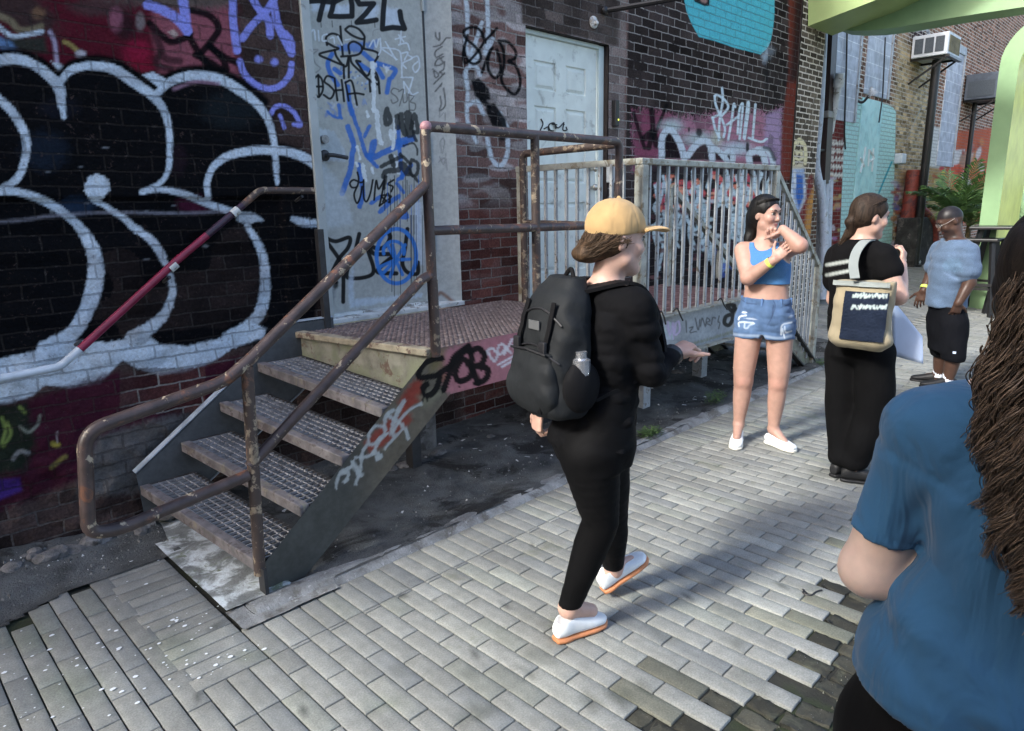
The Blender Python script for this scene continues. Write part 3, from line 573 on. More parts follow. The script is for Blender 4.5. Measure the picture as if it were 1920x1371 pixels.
FL([(790, 560), (900, 550), (880, 650), (820, 640)], BLU, .85, 2, **D2)
for q, w in (([(900, -40), (910, 60)], 6), ([(940, 60), (945, 200), (960, 330), (990, 440)], 7), ([(1160, 150), (1150, 330), (1130, 500)], 5), ([(1105, 290), (1110, 380)], 6), ([(700, 480), (740, 630)], 4), ([(770, 700), (800, 880)], 6), ([(880, 740), (895, 800)], 4), ([(1150, 600), (1200, 800)], 5), ([(820, 60), (835, 120)], 4), ([(690, 680), (705, 710)], 4), ([(880, -520), (905, -160), (900, 40)], 6)):
    S(q, w, (.68, .73, .74), .95, .9, rough=1.4, sp=False, **D2)
FL([(870, -520), (940, -520), (920, -440), (880, -460)], (.66, .71, .74), .9, 2, rough=2, **D2); FL([(1000, -500), (1100, -480), (1060, -400)], (.66, .71, .74), .85, 2, rough=2, **D2)
for q, w in (([(1060, 30), (1040, 100), (1050, 210), (1100, 170), (1060, 30)], 7), ([(1180, 120), (1190, 250)], 8), ([(1225, 100), (1240, 220), (1280, 330)], 9), ([(1310, 90), (1330, 330), (1340, 200)], 12), ([(1350, 260), (1390, 90), (1430, 300), (1380, 300)], 6), ([(1370, 300), (1410, 410)], 5), ([(1260, 470), (1370, 440), (1420, 500), (1425, 580)], 3), ([(1220, 570), (1330, 680)], 5), ([(990, 720), (1230, 600)], 6), ([(1020, 840), (1050, 780), (1200, 760)], 8), ([(1040, 850), (1020, 980)], 6), ([(1340, 690), (1360, 640), (1430, 690), (1420, 800), (1370, 830), (1340, 760), (1340, 690)], 5), ([(1340, 800), (1430, 890)], 5), ([(1240, 700), (1310, 790)], 12), ([(1110, 600), (1140, 700)], 8)):
    S(q, w, (.015, .017, .018), .88, 1.2, rough=.8, **D2)
for q in ([(705, 790), (720, 870), (700, 960), (640, 970), (615, 920), (660, 880), (740, 910), (780, 900)], [(700, 960), (665, 1060), (700, 1160), (740, 1080), (760, 960)], [(780, 880), (780, 1080), (815, 1140), (860, 1040), (890, 880)], [(905, 1120), (930, 890), (960, 990), (1030, 880), (1010, 1000), (970, 1190)], [(1140, 880), (1070, 930), (1130, 960), (1110, 1020)], [(970, 1190), (1110, 1080), (990, 1070), (1090, 1150), (1070, 1040), (1010, 1140)]): S(q, 2.9, BK, .97, .7, **D2)
for x in (1030, 1065, 1100, 1150, 1180, 1215, 1250, 1280, 1300, 1325, 1350, 1385, 1410, 1440): S([(x, 820+RNG.random()*150), (x+4, 1150+RNG.random()*700)], .9+.5*RNG.random(), BK if x % 3 else BLU, .85, .6, sp=False, **D2)
FL([(1390, 1150), (1470, 1150), (1500, 1900), (1400, 1900)], (.55, .63, .72), .7, 3, **D2)
FL([(230, 150), (200, 180), (300, 430), (480, 640), (600, 920), (660, 1150), (350, 1200), (220, 820)], (.5, .56, .6), .55, 6, rough=3, off=(560, 200+40), k=6.4)
for q, w in (([(120, 20), (180, 200), (330, 420), (360, 540), (360, 760)], 6), ([(210, 240), (300, 270), (410, 240), (400, 320), (320, 420), (260, 560), (300, 600)], 6), ([(490, 210), (440, 420), (395, 500), (410, 570), (600, 530), (560, 340)], 6), ([(720, 190), (740, 240), (700, 310), (640, 330), (580, 310), (610, 370), (760, 380), (680, 460), (640, 520), (790, 530)], 6.5), ([(880, 170), (860, 330), (840, 450), (880, 520), (960, 530), (965, 440)], 6)):
    S(q, w, BK, .97, 1.0, **D3)
FL([(440, 480), (450, 740), (1000, 690), (1000, 720), (420, 810), (390, 620)], (.50, .58, .66), .7, 3, rough=2, **D3); BL(300, 620, 24, 45, BK, .9, .2, **D3); BL(260, 700, 40, 110, (.16, .18, .2), .6, soft=.8, **D3)
th = np.linspace(0, 2*math.pi, 22)
S([(790+160*math.cos(a), 390+220*math.sin(a)) for a in th], 6, (.04, .20, .60), .95, 1, **D3)
S([(770+85*math.cos(a), 350+80*math.sin(a)) for a in np.linspace(-3.4, .3, 14)], 5, (.04, .20, .60), .95, 1, **D3)
for e in ((650, 480), (720, 300), (760, 300), (860, 300), (900, 415), (840, 540), (740, 560), (690, 520)): S([(785, 420), e], 5, (.04, .20, .60), .95, 1, **D3)
FL([(640, 250), (700, 160), (720, 190), (660, 240)], (.04, .20, .60), .9, 2, **D3)
for x in (750, 770, 820, 905, 912, 930, 950, 1000): S([(x, 60), (x+4, 560+RNG.random()*180)], 1.0, BK, .8, .6, sp=False, **D3)
mb = MB(); mb.box((2.262, 3.999, 3.095), (3.172, 4.01, 3.38)); mb.obj('door_head', m_frame, door)
mk('door_leaf', V, F, m_spray, door, False, {'paint': P.rgba(), 'brick': base})
mb = MB(); mb.box((2.202, 3.885, .95), (2.262, 4.03, 3.5), .006); mb.box((2.262, 3.93, 3.38), (3.2, 4.03, 3.5), .006); mb.obj('frame', m_frame, door)
V, F = grid(np.linspace(0, 1, 30), np.arange(.955, 3.45, .008), lambda u, v: np.stack([3.19+.147*u, 4.0-.112*u, v], 1))
P = Paint(V, 3); S = P.stroke; base = np.tile(np.array([.36, .40, .41, 1.0]), (len(V), 1)); base[:, :3] *= (.92+.16*fbm(V[:, 0]*5, V[:, 1]*5, V[:, 2]*5))[:, None]
for q in ([(1690, 390), (1690, 480), (1650, 450), (1640, 390)], [(1620, 560), (1700, 540), (1770, 460), (1820, 455)], [(1720, 560), (1640, 620), (1650, 690), (1730, 650)], [(1740, 680), (1660, 720), (1640, 790), (1730, 760), (1700, 700)], [(1610, 830), (1680, 900), (1640, 930), (1620, 860)], [(1750, 740), (1740, 830), (1690, 870), (1750, 890)], [(1620, 1010), (1750, 880)], [(1640, 1100), (1680, 1050), (1720, 1000), (1700, 1040)], [(1700, 1160), (1710, 1250), (1690, 1330), (1760, 1260), (1740, 1060)]): S(q, 2.2, (.05, .055, .06), .85, .8, **DOOR)
for q in ([(1700, 0), (1690, 120), (1750, 70), (1760, 160)], [(1730, 370), (1700, 430), (1720, 560), (1750, 430), (1730, 370)], [(1690, 600), (1740, 690), (1770, 560)], [(1680, 660), (1760, 620), (1780, 760)]): S(q, 1.4, (.2, .22, .23), .8, .7, **D2)
S([(1130, 700), (1160, 690), (1260, 770)], 5, (.16, .07, .04), .8, 3, k=4.3133, off=(560, 390))
mk('jamb', V, F, m_spray, door, False, {'paint': P.rgba(), 'brick': base})
mb = MB(); mb.box((3.172, 4.0, .97), (3.195, 4.04, 3.4)); mb.box((2.262, 4.004, .95), (2.268, 4.02, 3.4)); mb.obj('gap', m_black, door)
for z in (1.35, 1.98, 2.95): mb = MB(); mb.tube([(3.176, 3.992, z), (3.176, 3.992, z+.17)], .011, 8); mb.obj('hinge', m_frame, door)
mb = MB(); mb.box((2.2, 3.86, .945), (3.34, 4.06, .975), .004); mb.box((2.262, 3.965, .975), (3.18, 4.03, .99)); mb.obj('threshold', m_sill, door)
mb = MB(); h0 = ony(607, 292, 3.99); mb.ell(h0+[0, -.015, 0], (.035, .02, .035), 14, 8); mb.tube([h0+[0, -.02, 0], h0+[.0, -.06, 0], h0+[.03, -.065, 0], h0+[.13, -.062, -.012]], .013, 8, bend=.02); mb.obj('handle', m_darksteel, door, True)
mb = MB(); h0 = ony(606, 262, 3.99); mb.tube([h0, h0+[0, -.03, 0]], .026, 12); mb.obj('lock', M('tarnished lock', (.2, .2, .2), .4, .3, 30, metal=.6), door, True)
# ------------------------------------------------------------------ white panelled door
wdoor = empty('panel_door', (4.6, 3.98, .86), 'white six panel door with brass knob behind the grey railing', 'door')
DY = 3.975; x0, x1, zb, zt = 4.10, 5.035, .875, 2.945
bm = bmesh.new()
cols = [x0, x0+.145, x0+.405, x0+.53, x0+.79, x1]; rows = [zb, zb+.22, zb+.80, zb+.96, zb+1.56, zb+1.68, zb+1.90, zt]
vv = {(i, j): bm.verts.new((x, DY, z)) for i, x in enumerate(cols) for j, z in enumerate(rows)}
fs = []
for i in range(len(cols)-1):
    for j in range(len(rows)-1):
        f = bm.faces.new((vv[i, j], vv[i+1, j], vv[i+1, j+1], vv[i, j+1]))
        if i in (1, 3) and j in (1, 3, 5): fs.append(f)
bm.normal_update()
for f in fs:
    sgn = 1 if f.normal.y < 0 else -1
    bmesh.ops.inset_individual(bm, faces=[f], thickness=.012, depth=-.012*1)
    bmesh.ops.inset_individual(bm, faces=[f], thickness=.014, depth=0)
    bmesh.ops.inset_individual(bm, faces=[f], thickness=.03, depth=.010)
me = bpy.data.meshes.new('door_leaf'); bm.to_mesh(me); bm.free(); me.materials.append(m_door)
o = bpy.data.objects.new('door_leaf', me); C.objects.link(o); o.parent = wdoor; o.matrix_parent_inverse = parent_world(wdoor).inverted()
mb = MB(); mb.box((5.04, DY-.025, .85), (5.112, DY+.05, 2.98), .006); mb.box((4.082, DY-.025, 2.95), (5.04, DY+.05, 2.983), .006); mb.box((4.082, DY-.025, .85), (4.098, DY+.05, 2.95)); mb.obj('frame', M('pale door frame', (.56, .66, .64), .5, .1, 5), wdoor)
for z, r in ((1.80, .03), (1.955, .024)):
    mb = MB(); mb.tube([(4.965, DY, z), (4.965, DY-.03, z)], .014, 10); mb.ell((4.965, DY-.05, z), (r, r*.8, r), 14, 10); mb.obj('knob', m_brass, wdoor, True)
mb = MB(); mb.tube([(4.60, DY-.001, 2.31), (4.60, DY-.008, 2.31)], .007, 10); mb.obj('peephole', m_black, wdoor)
mb = MB()
for q in ([(930, 1190), (950, 1240), (920, 1310)], [(960, 1290), (1000, 1270), (1010, 1310)], [(1060, 1310), (1020, 1300), (1010, 1250), (1060, 1230), (1080, 1290)], [(1060, 1235), (1100, 1280), (1160, 1225)], [(1160, 1225), (1150, 1300), (1190, 1300), (1180, 1270)], [(1040, 1240), (1090, 1250)]):
    mb.tube([ony(840+a/5.333, b/5.333, DY-.003) for a, b in catmull(q, 5)], .0055, 5)
mb.obj('scribble', m_black, wdoor)
mb = MB(); mb.box((4.06, 3.80, .80), (5.13, 3.985, .862), .01); mb.obj('sill', m_conc2, wdoor)
# small things fixed to the wall
o = empty('door_buzzer', (5.22, YW-.01, 2.05), 'slim black door buzzer with a yellow light right of the white door', 'door buzzer')
b0 = ony(1152, 213, YW-.01); mb = MB(); mb.box((b0[0]-.028, YW-.045, b0[2]-.11), (b0[0]+.028, YW+.01, b0[2]+.11), .008); mb.obj('case', m_black, o)
t = NT('yellow lamp'); mb = MB(); mb.ell((b0[0]+.012, YW-.047, b0[2]-.055), (.009, .004, .009), 10, 6); mb.obj('indicator', t.out((.75, .8, .1), .4, None, Emission_Color=(.8, .85, .1), Emission_Strength=.4), o)
b0 = ony(1146, 323, YW-.02); mb = MB(); mb.box((b0[0]-.035, YW-.05, b0[2]-.09), (b0[0]+.035, YW+.01, b0[2]+.09), .006)
tag(mb.obj('switch_box', m_sill, None), 'small cream switch box on the brick right of the white door knob', 'switch box')
a, b = ony(1135, 20, YW-.03), ony(1262, -2, YW-.5)
mb = MB(); mb.tube([a+[0, .03, 0], b+(b-a)*.6], .022, 8); mb.ell(a, (.035, .02, .035)); tag(mb.obj('wall_rod', m_pole, None, True), 'black rod sticking out of the wall above the white door', 'rod')
b0 = ony(1113, 42, YW-.01); mb = MB(); mb.ell(b0, (.05, .025, .05), 12, 8); mb.ell(b0+[0, -.02, -.01], (.02, .03, .02)); tag(mb.obj('door_bell', m_sill, None, True), 'round white bell fitting above the white door lintel', 'fitting')
# ------------------------------------------------------------------ the next building: dark pier, then a longer brick front set back a little
GZ = lambda x, y=4.0: .36*sstep(7.5, 15, np.asarray(x, float))*sstep(1.8, 4.0, np.asarray(y, float))         # the alley rises gently away from the stairs
B2 = empty('brick_building', (15, 4.35, 0), 'taller brick building beyond the drainpipes with bricked up windows and a turquoise painted panel', 'building')
PX0, PX1, PY, WY = 8.9, 9.62, 3.88, 4.35
V1, F1 = grid(np.arange(8.9, 9.621, .012), np.arange(-.1, 6, .012), lambda u, v: np.stack([u, np.full_like(u, PY), v], 1))
P = Paint(V1, 4); S, FL, BL = P.stroke, P.fill, P.blot
b1 = np.tile(np.array([.12, .10, .075, 1.0]), (len(V1), 1))
K7 = dict(k=4.3133, off=(1440, 230))
for q, w in (([(205, 330), (198, 250), (215, 180), (255, 140), (295, 180), (305, 260), (300, 330)], 5), ([(235, 170), (255, 135), (275, 170)], 5), ([(235, 255), (230, 230), (250, 240), (268, 228), (272, 260)], 4), ([(225, 290), (250, 300), (278, 290)], 4)): S(q, w, (.75, .68, .42), .95, 1, **K7)
FL([(180, 350), (270, 330), (300, 370), (180, 420)], (.7, .62, .45), .9, 2, rough=2, **K7); FL([(60, 300), (140, 320), (160, 430), (110, 540), (50, 520)], (.5, .5, .6), .9, 3, **K7); S([(110, 310), (155, 360), (150, 460), (110, 540)], 7, DK, .95, 2, **K7)
FL([(180, 380), (290, 370), (310, 560), (260, 740), (200, 740), (170, 560)], (.33, .44, .66), .92, 3, rough=2, **K7); FL([(230, 420), (280, 430), (285, 600), (250, 690), (225, 600)], (.03, .12, .42), .95, 2, **K7)
for q in ([(185, 400), (190, 560), (220, 700)], [(215, 400), (215, 520)], [(300, 520), (300, 620), (260, 720)]): S(q, 4, (.66, .7, .74), .9, 1.2, rough=1, **K7)
FL([(240, 760), (300, 620), (320, 440), (360, 420), (370, 920), (240, 920)], (.18, .03, .03), .93, 4, rough=2, **K7); FL([(320, 640), (390, 470), (400, 920), (290, 920)], (.50, .25, .07), .9, 4, rough=3, **K7); FL([(150, 420), (175, 460), (150, 520), (120, 500)], (.3, .5, .1), .9, 3, **K7); FL([(20, 600), (240, 760), (240, 920), (20, 920)], (.10, .12, .2), .8, 6, **K7)
mk('pier', V1, F1, m_wall2, B2, False, {'paint': P.rgba(), 'brick': b1}, True)
mb = MB(); mb.box((8.89, PY+.012, -.1), (9.62, WY+.4, 6)); mb.obj('pier_core', m_brown, B2)
us2 = np.concatenate([np.arange(9.6, 14, .02), np.arange(14, 20, .03), np.arange(20, 34, .12)]); zs2 = np.arange(-.1, 8.01, .024)
def w2fn(u, v):
    er = sstep(14.0, 14.8, u)*sstep(16.9, 16.2, u)*sstep(4.3, 3.9, v); d = er*.05*(fbm(u*5, v*8, 4)-.6)
    return np.stack([u, WY-d, v], 1)
V2, F2 = grid(us2, zs2, w2fn)
P = Paint(V2, 5); S, FL, BL = P.stroke, P.fill, P.blot; X, Z = V2[:, 0], V2[:, 2]
b2 = np.tile(np.array([.235, .135, .095, 1.0]), (len(V2), 1))
def setb2(m, c, a): m = m[:, None]; b2[:] = b2*(1-m)+np.array([*c, a])*m
setb2(sstep(13.7, 14.2, X)*sstep(17, 16, X)*sstep(4.6, 4.2, Z)*.9, (.52, .39, .22), .6)
setb2(sstep(15.8, 16.4, X), (.33, .175, .115), 1.0)
setb2(sstep(14.2, 14.6, X)*sstep(15.6, 15.2, X)*sstep(4.2, 4.6, Z), (.06, .045, .045), .9)
KP = dict(k=1)
def rng_blots(n, x0, y0, x1, y1, cols_, r0, r1, asp=.8, a=.85):
    for i in range(n): BL(x0+RNG.random()*(x1-x0), y0+RNG.random()*(y1-y0), r0+RNG.random()*(r1-r0), (r0+RNG.random()*(r1-r0))*asp, cols_[i % len(cols_)], a, RNG.random()*.6-.3, .4, **KP)
FL([(1552, 222), (1596, 222), (1588, 500), (1545, 500)], (.17, .028, .025), .95, 2, **KP)
for k_ in range(5):
    for x in np.arange(1553, 1582, 5.2): S([(x+RNG.normal(), 264+k_*15), (x+RNG.normal()*1.5, 272+k_*15), (x+3+RNG.normal(), 268+k_*15)], 3.2, (.78, .74, .66), .95, .8, **KP)
rng_blots(24, 1550, 330, 1580, 480, [(.4, .2, .35), (.55, .34, .16), (.6, .55, .6), (.45, .06, .05), (.5, .42, .16)], 3, 9)
FL([(1604, 185.4), (1632, 190), (1661, 195.6), (1674, 200.7), (1680, 209.4), (1678, 300), (1672, 470), (1574, 470), (1581, 300), (1585, 217), (1594, 193)], (.52, .80, .75), .98, .8, **KP)
for q in ([(1622, 276), (1618, 300), (1611, 325)], [(1612, 290), (1620, 310), (1615, 330)], [(1629, 278), (1627, 310)], [(1629, 280), (1638, 295), (1630, 300)], [(1636, 275), (1638, 300), (1632, 328)], [(1640, 280), (1634, 320)]): S(q, 3.2, (.74, .8, .78), .95, 1, rough=1, **KP)
S([(1672, 304), (1660, 332), (1648, 362)], 3.2, (.03, .40, .48), .95, .8, sp=False, **KP); S([(1603, 352), (1606, 366), (1625, 366)], 3.4, (.03, .40, .45), .9, 1, **KP)
rng_blots(60, 1672, 340, 1712, 500, [(.45, .10, .05), (.6, .55, .62), (.28, .2, .4), (.5, .2, .08), (.09, .16, .5), (.62, .6, .62), (.3, .06, .06)], 3, 9)
FL([(1683, 318), (1712, 318), (1708, 380), (1690, 372)], (.55, .34, .16), .8, 4, rough=2, **KP)
FL([(1744, 240), (1776, 248), (1772, 420), (1738, 420)], (.42, .28, .12), .85, 5, **KP); FL([(1748, 236), (1776, 246), (1770, 318), (1742, 312)], (.70, .70, .66), .95, 3, rough=2, **KP)
rng_blots(40, 1740, 325, 1775, 420, [(.6, .47, .14), (.48, .22, .06), (.62, .5, .22), (.4, .12, .05), (.35, .3, .1)], 3, 8); BL(1766, 316, 6, 5, (.6, .03, .05), .95, **KP); BL(1769, 326, 4, 8, (.75, .55, .08), .95, **KP)
FL([(1776, 248), (1860, 240), (1848, 420), (1772, 420)], (.58, .13, .06), .95, 4, **KP)
FL([(1783, 282), (1809, 280), (1804, 372), (1778, 370)], (.74, .72, .70), .97, 1.5, **KP); FL([(1783, 312), (1808, 304), (1803, 380), (1777, 380)], (.72, .10, .04), .95, 2, rough=2, **KP)
for q in ([(1785, 306), (1796, 322), (1802, 304)], [(1790, 330), (1782, 360)]): S(q, 4, (.66, .10, .05), .9, 1.5, **KP)
rng_blots(30, 1805, 260, 1845, 400, [(.7, .66, .62), (.4, .08, .04), (.62, .25, .1), (.5, .3, .2)], 3, 9, 1.6)
rng_blots(20, 1900, 230, 1960, 420, [(.6, .5, .42), (.4, .12, .06), (.3, .3, .3), (.5, .2, .1)], 4, 10, 1.6)
S([(1700, 262), (1728, 200)], 1.6, (.5, .48, .42), .9, .7, sp=False, **KP)
mk('wall', V2, F2, m_wall2, B2, False, {'paint': P.rgba(), 'brick': b2}, True)
mb = MB(); mb.box((9.6, WY+.06, -.1), (34, WY+.3, 8)); mb.box((9.55, WY+.06, -.1), (9.62, WY+.3, 6)); mb.obj('wall_core', m_brown, B2)
# block filled windows
t = NT('concrete block infill'); sx = t.n('SeparateXYZ'); t.l(t.co(), sx.inputs[0]); cv = t.n('CombineXYZ'); t.l(sx.outputs[0], cv.inputs[0]); t.l(sx.outputs[2], cv.inputs[1])
br = t.n('TexBrick'); t.l(cv.outputs[0], br.inputs['Vector'])
for k, v in (('Color1', (.42, .45, .50, 1)), ('Color2', (.50, .53, .58, 1)), ('Mortar', (.70, .72, .73, 1)), ('Scale', 1.0), ('Mortar Size', .006), ('Brick Width', .40), ('Row Height', .20)): br.inputs[k].default_value = v
m_block = t.out(t.scale_col(br.outputs['Color'], t.ramp(t.noise(5, 5, .6), .3, .7, .75, 1.15)), .9, t.bump(br.outputs['Fac'], -.4, .006))
m_teal = M('turquoise painted blocks', (.42, .70, .68), .8, .2, 8, .3, 50, .004, col2=(.55, .80, .76), thr=.5, s2=4, soft=.15)
for xa, xb, za, zc, mm in ((11.20, 12.10, 2.84, 5.2, m_block), (12.46, 13.55, 3.32, 5.2, m_block), (12.42, 13.40, 1.55, 3.26, m_teal), (17.0, 18.2, 2.3, 4.6, m_block)):
    mb = MB(); mb.box((xa, WY-.016, za), (xb, WY+.07, zc), .008); w_ = mb.obj('blocked_window', mm, B2)
    if mm is m_block: mb = MB(); mb.box((xa-.07, WY-.035, zc), (xb+.07, WY+.05, zc+.16), .01); mb.box((xb, WY-.04, za), (xb+.06, WY+.05, zc), .006); mb.obj('trim', m_galv, w_)
mb = MB()
for q in ([(1622, 276), (1618, 300), (1612, 324)], [(1613, 296), (1620, 312)], [(1629, 280), (1627, 312)], [(1630, 282), (1638, 296), (1631, 302)], [(1637, 278), (1634, 322)]):
    mb.tube([ony(a, b, WY-.017) for a, b in catmull(q, 4)], .024, 5)
mb.obj('painted_mark', M('white paint', (.74, .79, .78), .7, .1, 9), B2)
# pipes in the corner
yp = 4.13
def tubeobj(name, pts, r, mat, label, cat, bend=.1, group=None, n=12):
    mb = MB(); mb.tube(pts, r, n, bend=bend); return tag(mb.obj(name, mat, None, True), label, cat, group)
p1 = [ony(1548, -60, yp-.06), ony(1537, 190, yp-.06), ony(1529, 290, yp-.06), ony(1531, 325, yp-.08), ony(1541, 372, yp-.12), ony(1545, 440, yp-.15), ony(1541, 560, yp-.15)]
o = empty('grey_conduit', p1[-1], 'pale blue grey drainpipe with a bend beside the dark brown downpipe', 'drainpipe')
mb = MB(); mb.tube(catmull(p1, 6), .062, 12); mb.obj('pipe', m_pvc, o, True)
q = ony(1531, 282, yp); mb = MB(); mb.bar(q+[-.11, 0, 0], q+[.10, 0, 0], .15, .03); mb.obj('clamp', m_darksteel, o)
o = empty('brown_downpipe', (10.3, yp-.02, 0), 'dark brown square downpipe between the grey drainpipe and the blocked window', 'downpipe')
mb = MB(); mb.bar(ony(1562, -60, yp-.02), ony(1541, 345, yp-.02), .19, .15, up=(0, 1, 0)); mb.obj('pipe', m_brownpipe, o)
mb = MB(); q = ony(1547, 216, yp-.02); mb.box(q+[-.11, -.09, -.045], q+[.11, .09, .045], .01); mb.obj('joint', M('joint band', (.2, .2, .19), .6), o)
for dx, r in ((1541, .055), (1549, .05), (1556, .05)): mb = MB(); mb.tube([ony(dx, 338, yp-.05), ony(dx-4, 470, yp-.05), ony(dx-6, 560, yp-.05)], r, 10); mb.obj('grey_liner', m_pvc, o, True)
o = empty('white_vent_pipe', ony(1558, 235, 4.2), 'slanted white vent pipe with a capped top right of the dark downpipe', 'vent pipe')
a, b = ony(1572, 156, 3.98), ony(1556, 250, 4.1)
mb = MB(); mb.tube([a, b], .05, 12); mb.obj('pipe', m_sill, o, True); mb = MB(); d = (a-b)/np.linalg.norm(a-b); mb.tube([a-d*.05, a+d*.06], .075, 12); mb.tube([a+d*.06, a+d*.13], .06, 12); mb.obj('cap', m_sill, o, True)
tubeobj('cable', [ony(1590, -30, 4.30), ony(1587, 120, 4.30), ony(1583, 250, 4.30), ony(1585, 280, 4.30)], .014, m_darksteel, 'thin dark cable hanging down over the first blocked window', 'cable', n=6)
tubeobj('cable', [ony(1660, 70, 4.28), ony(1655, 180, 4.28), ony(1648, 230, 4.28)], .012, m_darksteel, 'thin dark cable over the second blocked window ending on the turquoise panel', 'cable', n=6)
o = empty('wall_lamp', ony(1632, 190, WY), 'small white shaded lamp above the turquoise painted panel', 'lamp')
q = ony(1634, 172, WY-.22); mb = MB(); mb.tube([q+[0, .22, -.1], q+[0, .12, -.16], q+[0, 0, -.02]], .02, 8, bend=.05); mb.obj('arm', m_darksteel, o, True); mb = MB(); mb.tube([q+[-.01, .01, .07], q+[.035, -.015, -.04]], [.015, .085], 14); mb.obj('lamp_shade', m_sill, o, True)
# window air conditioners on brackets
m_acw = M('off white enamel', (.58, .62, .66), .5, .14, 6, .1, 50, .002, col2=(.36, .33, .28), thr=.64, s2=8); m_acd = M('dark filter mesh', (.07, .085, .10), .8, .2, 60, .3, 160, .003)
def aircon(x0, x1, yf, z0, z1, white, label, mcase):
    o = empty('air_conditioner', ((x0+x1)/2, WY, z0), label, 'air conditioner'); H_ = z1-z0
    mb = MB(); mb.box((x0, yf, z0), (x1, WY-.02, z1), .015); mb.obj('case', mcase, o)
    if white:
        for k in range(3):
            ya = yf+.06+k*(WY-.02-yf-.08)/3; mb = MB(); mb.box((x0-.012, ya, z0+H_*.16), (x0-.002, ya+(WY-yf-.08)/3-.035, z1-H_*.16), .004); mb.obj('side_grille', m_acd, o)
        mb = MB()
        for k in range(9): xa = x0+.06+k*(x1-x0-.1)/9; mb.box((xa, yf-.012, z0+.05), (xa+.045, yf-.002, z1-.05))
        mb.obj('front_louvres', M('yellowed louvres', (.14, .12, .06), .7, .3, 9), o)
    else:
        mb = MB(); mb.box((x0+.05, yf-.014, z0+.06), (x1-.05, yf-.002, z1-.15), .004); mb.box((x0-.014, yf+.05, z0+.05), (x0-.002, WY-.08, z1-.15), .004); mb.obj('side_grille', m_acd, o)
    mb = MB()
    for xx in (x0+.08, x1-.08): mb.bar((xx, yf-.03, z0-.02), (xx, WY, z0-.02), .04, .035); mb.bar((xx, yf+.02, z0-.03), (xx, WY, z0-.42), .03, .03)
    mb.box((x0-.03, yf-.05, z0-.05), (x1+.03, yf+.02, z0-.01)); mb.obj('bracket', m_pole, o)
aircon(14.6, 15.39, 3.75, 4.10, 4.47, True, 'white window air conditioner on black brackets high on the brick wall', m_acw)
aircon(18.5, 19.5, 3.72, 3.72, 4.25, False, 'dark blue grey air conditioner behind the green arch', M('dark enamel', (.08, .10, .13), .6, .3, 5))
mb = MB(); mb.tube([(14.5, 4.30, 4.55), (14.9, 4.2, 4.62), (15.5, 4.28, 4.55)], .025, 8); tag(mb.obj('hose', m_sill, None, True), 'crumpled white hose lying above the white air conditioner', 'hose')
mb = MB(); mb.tube([(14.97, 4.0, float(GZ(15))-.02), (14.97, 4.0, 4.08)], .075, 14); mb.tube([(14.97, 4.0, float(GZ(15))-.02), (14.97, 4.0, float(GZ(15))+.03)], .13, 14); tag(mb.obj('steel_pole', m_pole, None, True), 'black steel pole standing under the white air conditioner', 'pole')
tubeobj('thin_pole', [(18.95, 4.2, .3), (18.95, 4.2, 3.7)], .05, m_pole, 'thin black pole under the dark air conditioner', 'pole')
m_rust = M('rust red pipe', (.22, .045, .03), .55, .35, 9, .2, 60, .003, col2=(.10, .03, .03), thr=.55, s2=8)
tubeobj('rust_pipe', [ony(1728, 330, 4.1), ony(1726, 392, 4.1), ony(1737, 402, 4.0), ony(1752, 418, 3.95), ony(1752, 500, 3.95)], .085, m_rust, 'rust red pipe with an elbow beside the dark masonry block', 'pipe', .2)
tubeobj('rust_pipe', [ony(1714, 320, 4.2), ony(1700, 420, 4.2), ony(1692, 496, 4.2)], .13, m_rust, 'slanted maroon pipe meeting the ground left of the dark masonry block', 'pipe', .2)
q0, q1 = ony(1716, 408, 4.05), ony(1750, 500, 3.95)
mb = MB(); mb.box((q0[0]-.1, 3.95, .2), (q0[0]+1.25, 4.33, q0[2]), .03); tag(mb.obj('masonry_block', M('dark sooty masonry', (.05, .05, .048), .95, .5, 6, 1.0, 30, .02, col2=(.13, .12, .11), thr=.6, s2=6), None), 'dark sooty masonry block against the wall under the rust red pipe', 'masonry')
mb = MB(); q = ony(1688, 297, WY-.05); mb.box(q+[-.16, -.08, -.1], q+[.1, .06, .08], .02); tag(mb.obj('junction_box', m_acw, None), 'small white box on the eroded brick right of the turquoise panel', 'box')
for i, (px, py, r) in enumerate(((1714, 493, .13), (1683, 505, .08))):
    q = onz(px, py, .33); q = ony(px, py, 4.05) if i == 0 else ony(px, py, 3.9); mb = MB(); mb.ell((q[0], q[1], float(GZ(q[0]))+.07), (r, r*.9, .09), 9, 6); tag(mb.obj('plastic_bag', m_litter, None, True), ['crumpled white bag by the dark masonry block', 'small pale scrap of litter by the slanted maroon pipe'][i], 'litter')
